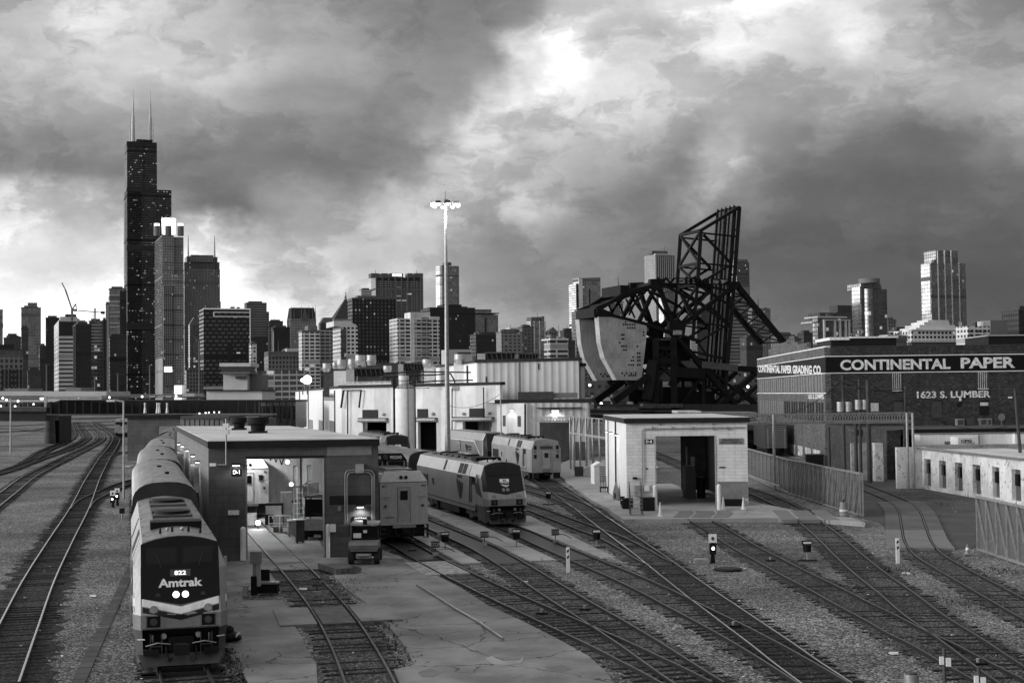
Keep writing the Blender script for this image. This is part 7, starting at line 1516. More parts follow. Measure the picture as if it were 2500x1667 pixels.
MB().box(-1.35,-.5,-.03,0,1.35,3.2).build('dark_door','black',t); MB().box(-1.1,-.2,-.03,0,3.4,3.62).build('dark_board','black',t); MB().box(.75,1.05,-.03,0,2.85,3.25).build('dark_port','black',t)
# raised cab with number boards behind the pale nose
pass
# long nosed passenger locomotive by the right workshop door
t = empty('locomotive', (-1.6, 167, 0), R(16), 'grey locomotive with pale outlined side panels at the right workshop door', 'locomotive')
ol = [(-1.5,1.1),(1.5,1.1),(1.5,3.5),(1.15,4.35),(-1.15,4.35),(-1.5,3.5)]; MB().extr(ol,'y',2.2,21.5).build('body','silver',t)
MB().add([(-1.4,0,1.1),(1.4,0,1.1),(1.4,.3,2.3),(-1.4,.3,2.3),(1.1,1.9,4.3),(-1.1,1.9,4.3),(-1.5,2.2,1.1),(1.5,2.2,1.1),(1.5,2.2,3.5),(-1.5,2.2,3.5),(1.15,2.2,4.35),(-1.15,2.2,4.35)],[(0,1,2,3),(3,2,4,5),(1,7,8,2),(2,8,10,4),(0,3,9,6),(3,5,11,9),(5,4,10,11)]).build('nose','navy',t)
for (a_,c_) in (((3.2,1.7),(20.5,1.75)),((6,3.35),(20.5,3.35)),((3.2,1.7),(6,3.35)),((13,1.75),(14.2,3.35)),((14.2,1.75),(13,3.35))): MB().bar((-1.53,a_[0],a_[1]),(-1.53,c_[0],c_[1]),.12,.03,up=(1,0,0)).build('pale_outline','sign_white',t)
MB().bar((-1.5,2.1,1.2),(-1.5,1.95,3.6),.14,.05,up=(1,0,0)).bar((-1.5,1.95,3.6),(-1.15,2.0,4.3),.14,.05).build('white_band','sign_white',t)
MB().box(-1.53,-1.5,13,14.2,1.3,3.4).build('dark_bay','black',t); arrow(lp(t,(-1.54,9.8,2.5)),ldir(t,(0,-1,0)),1.3,1.0,'navy',t); text('lettering','AMTRAK',lp(t,(-1.54,8.1,2.6)),ldir(t,(0,-1,0)),.25,'navy',t); text('lettering','MIDWEST',lp(t,(-1.54,8.1,2.25)),ldir(t,(0,-1,0)),.2,'navy',t)
MB().box(-1.1,1.1,2.4,21,4.34,4.42).build('roof_panel','roofgrey',t); trucks(t,(4,18)); MB().box(-1.3,1.3,1,21,.8,1.1).build('underframe','under',t)
# small far train
t = boxloco((PY(296,1040,330).x, 330, 0), R(8), 'tiny pale locomotive in the distance under the girder bridge', '', True, 'silver2', 18)
MB().box(-1.3,1.3,-.05,0,3.0,3.6).build('windscreen','black',t)
# ------------------------------------------------------------------ small things in the yard
MT['stopred'] = gm('stop_sign_face', .045, .5, var=.2); MT['reflect'] = gm('reflector', .75, .4, var=.1)
def sstand(x, y, lb, back=True):
    p = PZ(x, y, .05); f = empty('switch_lamp', tuple(p), 0, lb, 'switch stand', 'switch stands'); f.scale = (.82,.82,.85)
    MB().cyl((0,0,0),(0,0,.75),.05,.04).build('post','galv',f); MB().cyl((0,0,.55),(0,0,.95),.24,.28,12).build('housing','sign_black',f)
    MB().box(-.30,.30,-.12,.12,.98,1.24).build('target_box','sign_black',f); MB().box(-.25,.25,-.135,-.12,1.05,1.17).build('target_bar','reflect',f)
    MB().add([(-.25,-.14,1.11),(-.12,-.14,1.19),(-.12,-.14,1.03),(-.25,-.15,1.11),(-.12,-.15,1.19),(-.12,-.15,1.03)],[(0,1,2),(3,5,4),(0,3,4,1),(1,4,5,2),(2,5,3,0)]).build('arrow','white',f)
    if back: MB().box(-.55,-.1,.15,.4,.95,1.25).build('motor_box','galv',f)
    MB().box(-.6,.6,-.15,.15,0,.06).build('base_plate','blacksteel',f)
for x, y, lb, bk in ((1087,1342,'black switch lamp on the left concrete island',True),(1261,1335,'black switch lamp on the middle concrete island',True),(1457,1336,'black switch lamp at the tip of the right concrete island',False),(1339,1231,'small black switch lamp right of the middle locomotive nose',False),(1971,1368,'lone black switch lamp in the gravel at the right',True)):
    sstand(x, y, lb, bk)
def stop(x, y, lb, w_='STOP', tilt=0.0, hh=.9, arm=True):
    p = PZ(x, y, .1); f = empty('derail_sign', tuple(p), tilt, lb, 'derail sign', 'derail signs'); f.scale = (.72,.72,.8); WM[f] = WM[f] @ Matrix.Diagonal((.72,.72,.8,1)); MB().cyl((0,0,0),(0,0,hh*.6),.03).build('post','black',f)
    pl_ = MB().box(-.34,.34,-.02,.02,hh*.6,hh*.6+.46).build('sign_face','stopred',f); text('sign_text',w_,lp(f,(0,-.03,hh*.6+.23)),ldir(f,(1,0,0)),.20,'galv',f,width=.5)
    MB().box(-.2,.2,-.25,.05,0,.22).build('derail_block','galv',f)
    if arm: MB().tube([(.35,.0,hh*.7),(.9,.1,hh*.6),(1.5,.1,.25)],.03).build('cable','black',f)
stop(1063,1356,'black STOP derail sign between the rails beside the timber crossing'); stop(1183,1330,'black STOP derail sign in the pit track left of the middle switch lamp')
stop(1356,1324,'tilted black STOP derail sign in the track ahead of the silver locomotive',tilt=.35); stop(774,1452,'small STOP sign between the rails of the shed track','STOP',0,.8,False)
for (x,y0,y1,lb) in ((1387,1336,1397,'white marker post with two dark holes left of the lead track'),(2192,1314,1375,'white marker post with dark marks near the road crossing')):
    p=PZ(x,y1,0); h=(y1-y0)/F*p.y; f=empty('marker_post',tuple(p),0,lb,'marker post','white fouling point posts'); MB().box(-.09,.09,-.05,.05,0,h).build('post','white',f)
    for k in (0,1): MB().add([(-.05,-.055,h-.28-.3*k),(.05,-.055,h-.2-.3*k),(.05,-.055,h-.08-.3*k),(-.05,-.055,h-.16-.3*k),(-.05,-.06,h-.28-.3*k),(.05,-.06,h-.2-.3*k),(.05,-.06,h-.08-.3*k),(-.05,-.06,h-.16-.3*k)],[(0,1,2,3),(4,7,6,5),(0,4,5,1),(1,5,6,2),(2,6,7,3),(3,7,4,0)]).build('dark_mark','sign_black',f)
# dwarf signals
def dwarf(x, ytop, ylamp, ybase, lb, plate=True, lit=True, box=False, zz=0.):
    p = PZ(x, ybase, zz); k = p.y/F; zl = (ybase-ylamp)*k; zt2 = (ybase-ytop)*k; f = empty('dwarf_signal', tuple(p), 0, lb, 'dwarf signal', 'dwarf signals in the yard'); f.scale = (.75,.75,.9)
    MB().box(-.22,.22,-.15,.2,zl-.35,zl+.32).build('signal_head','sign_black',f); MB().cyl((0,-.18,zl),(0,-.15,zl),.095,n=14).build('lens','lamp' if lit else 'darkgrey',f); MB().cyl((0,.05,0),(0,.05,zt2),.06).build('post','galv',f)
    MB().cyl((0,.1,0),(0,.1,max(.2,zl-.3)),.18,.12,10).build('base','blacksteel',f)
    if plate: MB().box(-.28,.28,-.02,.05,zt2-.52,zt2).build('number_plate','sign_white',f); MB().cyl((0,-.04,zt2-.26),(0,-.02,zt2-.26),.11,n=10).build('plate_hole','darkgrey',f)
    if box: MB().box(-1.35,-.35,-.5,.1,0,.28).build('relay_box','galv',f); MB().box(-.48,-.26,-.1,.1,.1,.75).build('cable_box','grey',f)
    return f
dwarf(1741,1296,1334,1374,'dwarf signal with a white plate and lit lamp in the right gravel',box=True); dwarf(1520,1208,1219,1236,'lit dwarf signal at the left foot of the white block shed',False,zz=.3)
dwarf(275,1193,1216,1238,'left of the twin lit dwarf signals beside the main track'); dwarf(286,1187,1208,1234,'right of the twin lit dwarf signals beside the main track')
p=PZ(298,1268,0); f=empty('relay_box',tuple(p),0,'small dark relay box standing left of the nearest locomotive','relay box'); MB().cyl((0,0,0),(0,0,.5),.04).build('post','galv',f); MB().box(-.17,.17,-.12,.12,.45,.85).build('box','blacksteel',f)
p=PZ(621,1452,.1); f=empty('signal_stand',tuple(p),0,'grey unlit signal post with boxes left of the shed track','signal post'); MB().cyl((0,0,0),(0,0,1.75),.07).build('post','galv',f); MB().box(-.15,.3,-.2,.2,1.4,1.95).build('head','grey',f); MB().box(-.13,.13,-.16,.1,.0,.85).build('base','blacksteel',f); MB().box(.1,.28,-.1,.1,.4,1.4).build('conduit','lightgrey',f); MB().box(-.5,-.28,-.1,.1,0,.45).build('side_box','lightgrey',f)
p=PZ(650,1446,.1); f=empty('track_box',tuple(p),0,'low grey switch machine box with a black lid beside the shed track','switch machine'); MB().box(-.35,.55,-.3,.3,.0,.42).build('housing','blacksteel',f); MB().box(-.4,.6,-.33,.33,.42,.5).build('cover','galv',f); MB().box(-.5,.1,.33,.4,.5,1.0).build('open_lid','sign_black',f)
p=PZ(557,1565,.08); bag=MB(); 
f=empty('trash_bag',tuple(p),0,'crumpled black bag lying on the concrete beside the nearest locomotive','bag'); b=MB(); b.ball((0,0,.18),.42,8,.45); b.ball((-.05,.05,.38),.25,8,.7); b.ball((.3,-.05,.13),.22,7,.5)
random.seed(3); b.v=[v*random.uniform(.88,1.1) for v in b.v]; b.build('bag_body','sign_black',f); MB().bar((.3,-.25,.2),(.42,-.1,.34),.12,.02).build('shiny_flap','sign_white',f)
# utility cart
p=PZ(888,1378,.08); c=empty('utility_cart',tuple(p),R(2),'small dark utility cart with a cargo bed parked before the grey shed','utility vehicle')
for sx in (-.68,.68):
    for sy in (0.35,2.35):
        wq=MB().cyl((sx-.14,sy,.33),(sx+.14,sy,.33),.33,n=18).build('wheel','rubber',c); MB().cyl((sx-.15,sy,.33),(sx+.15,sy,.33),.15,n=12).build('hub','darkgrey',wq)
MB().box(-.55,.55,.1,2.6,.42,.62).build('chassis','under',c); MB().box(-.78,.78,-.15,1.15,.86,1.18).box(-.70,.70,-.08,1.1,.7,.86).build('cargo_bed','grey',c); MB().box(-.78,.78,-.19,-.15,1.02,1.16).build('tailgate','lightgrey',c); text('lettering','GATOR',lp(c,(0,-.2,1.08)),ldir(c,(1,0,0)),.06,'sign_black',c) if False else None
MB().box(-.4,.4,-.12,.1,.35,.6).cyl((-.3,-.15,.5),(.3,-.15,.5),.09).build('exhaust','galv',c)
b=MB()
for sx in (-.7,.7):
    for sy in (1.25,2.6): b.bar((sx,sy,.9),(sx*.95,sy-.05,1.98),.07)
b.build('roll_cage','black',c); MB().box(-.75,.75,1.1,2.75,1.96,2.08).build('canopy','lightgrey',c); MB().box(-.66,.66,1.26,1.28,1.15,1.9).build('rear_screen','glass',c); MB().box(-.62,.62,1.3,1.7,.85,1.35).build('seat','black',c); MB().box(-.72,.72,2.2,3.0,.6,1.1).build('hood','grey',c)
MB().box(-.62,-.2,1.1,1.14,1.3,1.55).build('white_sign','sign_white',c); MB().box(-.1,.12,1.08,1.12,2.0,2.3).build('beacon','black',c); MB().box(-.1,.1,1.24,1.25,1.55,1.7).build('label_patch','sign_white',c)
MB().box(-1.45,-.85,1.0,1.9,1.35,1.95).build('side_bag','darkgrey',c)
# forklift inside grey shed
p=PY(762,1290,88); c=empty('forklift',(p.x,88.5,.08),R(-6),'dark forklift with a plastic wrapped cab inside the grey shed doorway','forklift')
MB().box(-.7,.75,0,2.2,.35,1.15).build('chassis','under',c); MB().box(-.65,.7,-.15,.3,.6,1.3).build('counterweight','galv',c)
for sx in (-.6,.6):
    for sy in (.4,1.9): MB().cyl((sx-.13,sy,.36),(sx+.13,sy,.36),.36,n=16).build('wheel','rubber',c)
b=MB()
for sx in (-.6,.6):
    for sy in (.3,1.7): b.bar((sx,sy,1.2),(sx*.9,sy,2.6),.07)
b.build('cab_frame','black',c); MB().box(-.62,.62,.25,1.75,2.58,2.68).build('roof','darkgrey',c); MB().box(-.55,.55,.28,.30,1.4,2.5).build('plastic_sheet','glass',c); MB().tube([(-.4,.5,2.7),(.2,.6,2.8),(.7,.9,3.1)],.04).build('arm','lightgrey',c)
# service ladder and platform in the shed
p=PY(735,1275,92); c=empty('service_stairs',(p.x,92,.08),0,'tall white framed service stairs inside the grey shed','stairs'); b=MB()
for sx in (-.45,.45): b.bar((sx,0,0),(sx,0,4.4),.07).bar((sx,1.4,0),(sx,1.4,4.4),.07).bar((sx,0,4.4),(sx,1.4,4.4),.07).bar((sx,0,3.4),(sx,1.4,3.4),.05)
b.build('frame','white',c); b=MB()
for k in range(9): b.box(-.45,.45,.1+k*.12,.32+k*.12,.3+k*.33,.34+k*.33)
b.build('treads','white',c); MB().box(-.45,.45,.2,1.4,3.0,3.08).build('landing','galv',c); MB().box(.0,.9,1.0,2.0,2.3,3.2).build('hopper','lightgrey',c)
p=PY(690,1270,93); c=empty('work_platform',(p.x,93,.08),0,'low white railed work platform beside the locomotive in the shed','platform'); b=MB()
for xx in (-.9,-.2,.5): b.bar((xx,0,0),(xx,0,1.15),.05)
b.bar((-.9,0,1.15),(.5,0,1.15),.05).bar((-.9,0,.65),(.5,0,.65),.05).bar((.5,0,1.15),(1.1,.9,.4),.05); b.build('railing','white',c); MB().box(-.8,.4,.3,1.2,.35,.42).build('deck','galv',c)
for i,(x,y,Y,w_,h,m_,lb) in enumerate(((677,1262,94,.55,1.1,'lightgrey','pale stacked cartons beside the platform in the grey shed'),(722,1262,96,.5,1.7,'galv','tall pale cylinder wrapped in plastic inside the grey shed'),(668,1240,99,1.2,1.5,'black','dark tool cabinet behind the cartons in the grey shed'),(706,1240,100,1.1,1.6,'black','second dark tool cabinet near the service stairs'))):
    p=PY(x,y,Y); f=empty('tool_cabinet' if 'cabinet' in lb else 'carton_stack' if i==0 else 'wrapped_drum',(p.x,Y,.08),0,lb,'cabinet' if 'cabinet' in lb else 'cartons' if i==0 else 'drum')
    if i==1: MB().cyl((0,0,0),(0,0,h),w_/2,w_/2.3,16).build('drum',m_,f); MB().cyl((0,0,h),(0,0,h+.08),w_/3,n=12).build('lid','white',f)
    else: MB().box(-w_/2,w_/2,0,.6,0,h).build('case',m_,f); MB().box(-w_/2+.05,w_/2-.05,-.02,0,h*.5,h*.9).build('door_panel','roofmem' if i==3 else 'galv',f); MB().box(-.1,.1,-.04,-.02,h*.3,h*.4).build('handle','white',f)
p=PZ(630,1278,.45); f=empty('work_lamp',(p.x,p.y,.1),0,'blazing work lamp on the shed floor at the rail','lamp'); MB().cyl((0,0,0),(0,0,.3),.04).build('stand','black',f); MB().ball((0,0,.42),.17,7).build('lamp_glass','lamp',f); light('work_lamp_light',(p.x,p.y-.3,.5),55,.15)
# by the white block shed
p=PZ(1555,1258,.3); c=empty('metal_steps',tuple(p),0,'open metal steps with handrails in front of the white block shed','steps'); b=MB()
for sx in (-.42,.42): b.bar((sx,0,0),(sx,1.3,1.35),.06).bar((sx,.0,1.0),(sx,1.3,2.3),.05).bar((sx,0,0),(sx,0,1.0),.05).bar((sx,1.3,0),(sx,1.3,2.3),.05)
b.build('frame','darkgrey',c); b=MB()
for k in range(5): b.box(-.42,.42,.15+k*.25,.4+k*.25,.22+k*.26,.26+k*.26)
b.build('treads','galv',c)
p=PZ(1532,1241,.3); f=empty('black_barrel',tuple(p),0,'squat black barrel beside the metal steps','barrel'); MB().cyl((0,0,0),(0,0,.75),.42,n=16).build('drum','blacksteel',f); MB().cyl((0,0,.75),(0,0,.78),.43,n=16).build('lid','black',f)
p=PZ(1582,1247,.3); f=empty('equipment_box',tuple(p),0,'dark equipment box against the foot of the block shed','box'); MB().box(-.5,.5,0,.8,0,.95).build('case','under',f); MB().box(-.52,.52,-.02,.82,.95,1.0).build('lid','darkgrey',f)
def cone(x,y,z,h,lb,mat='sign_white'):
    p=PZ(x,y,z); f=empty('traffic_cone',tuple(p),0,lb,'traffic cone','traffic cones'); MB().box(-.18,.18,-.18,.18,0,.04).build('base',mat,f); MB().cyl((0,0,.04),(0,0,h),.14,.025,14).build('cone',mat,f); 
    if mat!='sign_white': MB().cyl((0,0,h*.45),(0,0,h*.7),.105,.07,14).build('white_collar','sign_white',f)
cone(1612,1260,.3,1.0,'pale cone left of the track on the block shed slab'); cone(1766,1243,.3,.95,'pale cone beside the right bollard of the block shed'); cone(1815,1243,.3,.9,'pale cone at the right corner of the block shed'); cone(2362,1353,.05,.55,'small banded cone at the foot of the right mesh gate','orange')
p=PZ(2060,1262,.02); f=empty('traffic_barrel',tuple(p),0,'banded traffic barrel at the end of the sliding gate','traffic barrel'); MB().cyl((0,0,0),(0,0,.08),.42,.4,18).build('base','rubber',f); MB().cyl((0,0,.08),(0,0,1.05),.33,.25,18).build('barrel','orange',f)
for k in range(2): MB().cyl((0,0,.42+k*.28),(0,0,.55+k*.28),.305-.023*k*1.2,.295-.023*k*1.2,18).build('white_band','reflect',f)
MB().cyl((0,0,1.05),(0,0,1.25),.05).build('handle','black',f)
p=PZ(1465,1181,.22); f=empty('storage_shed',tuple(p),R(10),'small white louvred storage shed left of the block shed','storage shed'); MB().box(-.55,.65,0,1.5,0,1.75).build('walls','white',f); MB().extr([(-.6,1.75),(.7,1.75),(.05,2.1)],'y',-.05,1.55).build('roof','sign_white',f)
b=MB()
for k in range(9): b.box(-.05,.6,-.03,0,.2+k*.17,.28+k*.17)
b.build('louvres','grey',f)
p=PZ(1475,1201,.22); f=empty('hand_cart',tuple(p),0,'little black hand cart in front of the storage shed','cart'); MB().box(-.35,.35,0,.9,.35,.45).build('deck','blacksteel',f)
for sx in (-.32,.32): MB().cyl((sx-.05,.1,.2),(sx+.05,.1,.2),.2,n=12).build('wheel','rubber',f)
b=MB()
for sx in (-.25,0,.25): b.bar((sx,.85,.45),(sx,.85,1.35),.03)
b.bar((-.25,.85,1.35),(.25,.85,1.35),.03); b.build('handle','black',f)
p=PZ(1436,1162,.22); f=empty('concrete_ring',tuple(p),0,'pale concrete blocks and a dark crate near the pipe bridge posts','rubble'); MB().cyl((0,0,.5),(0,.8,.5),.5,n=14).build('concrete_drum','roofmem',f); MB().box(-1.4,-.5,0,.8,0,1.0).build('crate','darkgrey',f); MB().box(.5,1.1,0,.6,0,.45).build('block','roofmem',f)
f=empty('barricade',tuple(PZ(1502,1222,.22)),R(-80),'low grey angled barricade against the block shed side wall','barricade'); MB().extr([(-.8,0),(.8,0),(.8,1.0),(.1,1.5),(-.8,.6)],'y',0,.12).build('plate','grey',f); MB().box(-.3,.3,-.02,0,.2,.6).build('dark_patch','black',f)
# things at bottom edge of the frame
for x,yt,yb,lb in ((2307,1584,1690,'dark signal post with two white tags near the bottom right'),(2391,1630,1710,'shorter dark post with white tags at the bottom right edge')):
    p=PZ(x,yb,0); h=(yb-yt)/F*p.y; f=empty('signal_post',tuple(p),0,lb,'signal post','tagged posts at bottom right'); MB().cyl((0,0,0),(0,0,h),.055).build('post','darkgrey',f); MB().box(-.16,-.04,-.12,-.05,h-.45,h-.22).box(.02,.16,-.14,-.05,h-.5,h-.26).build('tags','sign_white',f)
p=PZ(2226,1690,0); f=empty('short_pipe',tuple(p),0,'short shiny pipe stub at the bottom edge','pipe'); MB().cyl((0,0,0),(0,0,.55),.22,n=16).build('tube','galv',f); MB().cyl((0,0,.55),(0,0,.6),.18,n=16).build('cap','darkgrey',f)
for x,y,lb in ((1323,1497,'small white ground marker in the left of the two lower tracks'),(1428,1487,'small white ground marker right of the frog of the two lower tracks'),(1791,1528,'small white ground marker in the lead track'),(2388,1620,'small white ground marker low at the right'),(1881,1368,'small white ground marker in the block shed track'),(1006,1344,'small white ground marker in front of the pale locomotive')):
    p=PZ(x,y,.05); f=empty('ground_marker',tuple(p),0,lb,'ground marker','small markers between the rails'); MB().box(-.25,.25,-.12,.12,0,.05).build('base','blacksteel',f); MB().cyl((0,0,.05),(0,0,.18),.06,.07,12).build('cap','galv',f)
p=PZ(1777,1391,.02); f=empty('manhole_cover',tuple(p),0,'round dark cover lying on the right gravel','cover'); MB().cyl((0,0,0),(0,0,.08),.72,.7,28).build('disc','blacksteel',f); MB().cyl((0,0,.08),(0,0,.10),.5,n=24).build('raised_centre','black',f)
p=PZ(194,1660,0); f=empty('cable_trough',tuple(p),R(12),'row of flat trough lids running down the gravel left of the nearest locomotive','cable trough')
for k in range(36): MB().box(-.22,.22,-2+k*1.02,-1.04+k*1.02,0,.035).build('trough_lid','asphalt' if k%4 else 'darkgrey',f)
for x,y,lb in ((226,1455,'scrap of white litter in the lower left gravel'),(315,1138,'pale rectangular slab beside the lamp post'),(1280,1421,'white litter scrap in the gravel between lower tracks'),(2212,1400,'white litter scrap below the right marker post'),(2183,1596,'pale stone lying in the lower right gravel'),(740,1438,'crumpled white paper on the rail of the shed track')):
    p=PZ(x,y,.16 if x==740 else .03); s=.5 if x==315 else .16; b=MB().box(-s,s,-s*(3 if x==315 else .6),s,0,.05); b.v=[v+Vector((random.uniform(-.05,.05),random.uniform(-.05,.05),0))+p for v in b.v]; b.build('slab_piece' if x==315 else 'litter_scrap','roofmem' if x==315 else 'sign_white',None,label=lb,cat='litter' if x!=315 else 'slab')
# loose timbers by the shed track
p=PZ(800,1395,.05); f=empty('timber_stack',tuple(p),R(28),'old rounded timbers lying right of the shed track','timbers')
for k,(dx_,L_) in enumerate(((0,2.6),(.34,2.2),(.68,1.6))): MB().bar((dx_,-1.6,.17),(dx_,-1.6+L_,.17),.30,.3).build('timber','wood',f)
# loose rail in the concrete, weeds
rp=[PZ(x,y,.14) for x,y in ((1018,1427),(1060,1452),(1110,1484),(1165,1515),(1228,1558))]
MB().tube(rp,.05,6).build('loose_rail','rail_shiny',None,label='single shiny rail sunk in the concrete apron',cat='rail')
random.seed(11)
wd=MB()
gt_=MT['weed']=gm('dry_weeds',.07,.8,var=.4,scale=2)
def weeds(cx,cy,n,rx,ry,h):
    for i in range(n):
        x=cx+random.gauss(0,rx); y=cy+random.gauss(0,ry)
        for k in range(4):
            a_=random.uniform(0,6.28); l=random.uniform(.4,1)*h; w_=.025; dx_,dy_=math.cos(a_),math.sin(a_); tip=(x+dx_*l*.5,y+dy_*l*.5,l)
            wd.add([(x-dy_*w_,y+dx_*w_,0),(x+dy_*w_,y-dx_*w_,0),tip],[(0,1,2)])
for x,y in ((920,1530),(955,1575),(985,1615),(870,1440),(850,1425),(1095,1262),(1400,1190),(1420,1200),(1440,1210),(2350,1470),(2440,1395),(2300,1232),(2190,1395),(560,1600),(580,1640)):
    p=PZ(x,y,0); weeds(p.x,p.y,26,.45,.8,.22)
wd.build('weeds','weed',None,label='sparse dry weeds along slab edges',cat='weeds',kind='stuff')
# broken rubble along the concrete edge by the nearest locomotive
rb=MB(); random.seed(5)
for i in range(420):
    t_=random.random(); q=PZ(545+30*t_**.5*1.6+random.uniform(-22,6),1575+105*t_,0); s=random.uniform(.04,.13); b2=[Vector((random.uniform(-s,s),random.uniform(-s,s),random.uniform(0,s*1.3)))+q for _ in range(4)]
    rb.add(b2,[(0,1,2),(0,3,1),(1,3,2),(2,3,0)])
rb.build('broken_rubble','ballast_mid',None,label='broken dark rubble along the concrete edge',cat='rubble',kind='stuff')
# low clutter: river side trees, lamps and cars behind the bridge
MT['leafd']=gm('dark_foliage',.045,.9,var=.5,scale=.5)
def tree(x,ybase,ytop,Y,lb,w_=1.0):
    p=PY(x,ybase,Y); zt3=PY(x,ytop,Y).z; h=max(3,zt3-p.z); f=empty('tree',(p.x,Y,max(0,p.z)),0,lb,'tree'); MB().cyl((0,0,0),(0,0,h*.5),.25,.12,8).build('trunk','polewood',f); b=MB()
    for k in range(420):
        a_=random.uniform(0,6.28); r_=random.random()**.5*h*.38*w_; z=h*(.3+.7*random.random()); r_*=math.sqrt(max(.05,1-((z/h-.62)/.42)**2)); c=Vector((math.cos(a_)*r_,math.sin(a_)*r_,z)); s=random.uniform(.25,.5)
        b.add([c+Vector((random.uniform(-s,s),random.uniform(-s,s),random.uniform(-s,s))) for _ in range(3)],[(0,1,2)])
    b.build('crown','leafd',f)
for i,(x,yb,yt,Y) in enumerate(((1795,985,955,520),(1815,985,958,525),(1755,985,960,530),(1550,990,968,500),(1838,985,960,515))): tree(x,yb,yt,Y,['dark tree behind the right bridge legs','rounder dark tree beside the warehouse corner','dark tree left of the bridge legs group','small dark tree under the counterweights','dark tree touching the warehouse left edge'][i])
for i,(x,y) in enumerate(((1792,946),(1808,943),(1826,944),(1780,957),(1440,940),(1468,985),(1820,958))):
    p=PY(x,y,560); f=empty('street_lamp',(p.x,560,0),0,['lit street lamp seen through the right bridge legs','second lit street lamp right of the bridge legs','lit street lamp just left of the warehouse','low lit street lamp between the bridge legs','lit street lamp left of the counterweights','low lit lamp under the counterweights','lower lit street lamp by the warehouse edge'][i],'street lamp','street lamps beyond the bridge'); MB().cyl((0,0,0),(0,0,p.z),.12).build('post','darkgrey',f); MB().ball((0,0,p.z),.55,6).build('lamp_glass','lamp_s',f)
px_wall('low_shed',1520,1855,1000,1030,205,'roofmem',None,10,label='long low pale roofed shed behind the block shed',cat='shed') if False else None
lsb=empty('low_white_shed',(45,240,0),0,'low pale shed roof between the block shed and the warehouse','shed'); px_wall('roof',1655,1848,1006,1018,212,'grey',lsb,8); px_wall('wall',1660,1846,1018,1050,212.5,'darkgrey',lsb,6); px_wall('light_part',1655,1712,1003,1008,211.5,'roofmem',lsb,8)
lt=empty('lumber_racks',(20,260,0),0,'dark racks and low walls along the river left of the block shed','racks'); px_wall('rack',1440,1560,998,1030,262,'rust',lt,6); px_wall('dark_rail',1440,1600,1003,1006,260,'black',lt,1); px_wall('pale_beam',1442,1570,1009,1011,259,'grey',lt,1); px_wall('dark_rail',1440,1600,1016,1020,258,'black',lt,1)

# scattered debris on the ballast
random.seed(21); db=MB()
for i in range(900):
    y=random.uniform(38,120); x=random.uniform(-.37,.37)*y; s=random.uniform(.03,.09)
    c=Vector((x,y,.01)); q4=[c+Vector((random.uniform(-s,s),random.uniform(-s,s),random.uniform(0,s*.9))) for _ in range(4)]; db.add(q4,[(0,1,2),(0,3,1),(1,3,2),(2,3,0)])
db.build('loose_stones','roofmem',None,label='loose pale stones scattered over the yard ballast',cat='stones',kind='stuff')
# more shop equipment in the grey shed
for i,(X_0,Y_0,w_,d_,h,m_,lb) in enumerate(((-14.3,90.5,.5,.9,1.0,'orange','small drum trolley by the forklift in the grey shed'),(-13.2,86.5,.5,.5,1.4,'darkgrey','narrow dark locker beside the right shed wall'),(-18.6,97.5,1.0,.5,.9,'galv','grey workbench beside the locomotive in the grey shed'),(-16.2,99.5,.7,.6,2.2,'lightgrey','tall pale cabinet at the back of the grey shed'))):
    f=empty('workbench' if i==2 else 'locker' if i else 'drum_trolley',(X_0,Y_0,.08),R(15),lb,'shop equipment'); MB().box(0,w_,0,d_,.12,h).build('body',m_,f); MB().box(-.03,w_+.03,-.03,d_+.03,h,h+.05).build('top','white',f)
    b=MB()
    for a_ in (.05,w_-.1):
        for c_ in (.05,d_-.1): b.box(a_,a_+.05,c_,c_+.05,0,.12)
    b.build('feet','black',f)
b=MB()
for k in range(7): b.tube([(-13.4-.28*k*3,84+3*k,5.7),(-13.9-.28*k*3,85.5+3*k,4.9),(-14.3-.28*k*3,86+3*k,5.8)],.035,5)
b.build('hanging_hoses','black',None,label='black hoses hanging from the ceiling of the grey shed',cat='hoses')
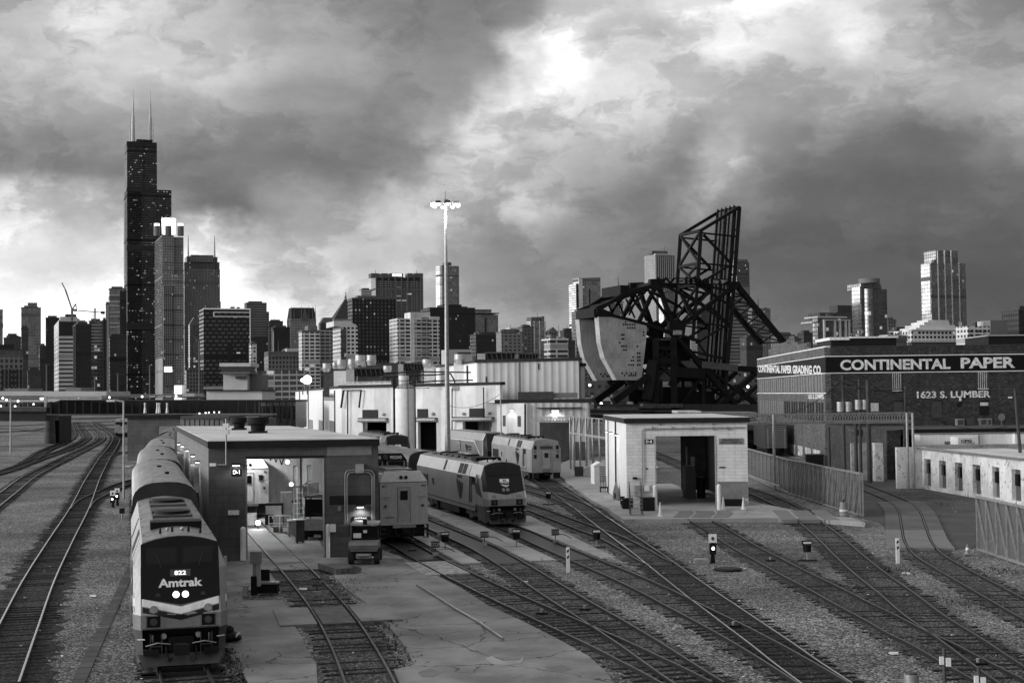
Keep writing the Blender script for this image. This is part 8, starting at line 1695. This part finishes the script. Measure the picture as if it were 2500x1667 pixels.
# puddle and stains
MT['puddle']=gm('puddle_water',.012,.04,0,var=0,spec=.8)
slab('puddle',[(1185,1606),(1200,1600),(1225,1612),(1262,1612),(1280,1602),(1275,1617),(1240,1623),(1200,1620)],.085,'puddle',z0=.05,kind='structure')
MT['stain']=gm('oil_stain',.06,.4,0,var=.5,scale=1.2,spec=.5)
for pts in ([(838,1384),(860,1380),(884,1386),(880,1398),(858,1402),(842,1394)],[(957,1366),(975,1362),(992,1366),(985,1371),(965,1372)],[(1020,1640),(1052,1630),(1078,1640),(1060,1652),(1030,1652)],[(1330,1628),(1370,1622),(1400,1632),(1365,1642)]):
    slab('oil_stain',pts,.083,'stain',z0=.06,kind='structure')
# clutter by the warehouse dock
for i,(x,y,w_,d_,h,m_,nm,lb,cat) in enumerate(((1990,1137,2.0,1.6,1.3,'blacksteel','dumpster','black dumpster against the warehouse side wall','dumpster'),(2040,1139,1.2,1.0,.9,'wood','pallet_stack','stack of dark pallets by the short dark pole','pallets'),(2078,1146,1.6,.8,1.6,'darkgrey','metal_cabinet','dark metal cabinet between the transformer poles','cabinet'),(2109,1150,1.0,1.0,.8,'roofmem','rubble_block','pale concrete block near the thick bare pole','block'))):
    p=PZ(x,y,0); f=empty(nm,tuple(p),R(-6),lb,cat); MB().box(-w_/2,w_/2,0,d_,.1,h).build('body',m_,f); MB().box(-w_/2-.06,w_/2+.06,-.06,d_+.06,h,h+.08).build('top','darkgrey',f)
    b=MB()
    for k in (-.42,0,.42): b.box(w_*k-.06,w_*k+.06,-.04,d_,0,.1)
    b.build('skids','black',f)
MT['graf2']=gm('wall_graffiti',.45,.8,var=.9,scale=1.6,fine=.5)
for s_,w_ in ((34,5),(41,4),(47,4.5),(53,5.5)):
    p=WC+dW*s_+nW*.04; q=WC+dW*(s_+w_)+nW*.04; MB().prism([(p.x,p.y),(q.x,q.y),(q.x+nW.x*.02,q.y+nW.y*.02),(p.x+nW.x*.02,p.y+nW.y*.02)],.3,1.6).build('wall_graffiti','graf2',wr,True)
for i,(a_,b_,s_) in enumerate((((2062,920,138),(1826,1010,128),1.5),((2102,930,140),(2062,922,138),.2),((2123,935,137),(2207,950,140),.6),((2207,950,140),(2497,955,120),1.0),((1224,960,165),(1094,990,170),.8))):
    P0=PY(*a_); P1=PY(*b_); pts=[]
    for k in range(11): tt=k/10; c=P0.lerp(P1,tt); c.z-=s_*4*tt*(1-tt); pts.append(c)
    MB().tube(pts,.028,5).build('overhead_wire','black',None,label=['wire dropping from the transformer pole to the block shed','short wire between the two transformer poles','wire from the thick bare pole to the leaning pale pole','long wire from the leaning pale pole to the right edge','slack cable between the annex pole and the lighting mast'][i],cat='wire')
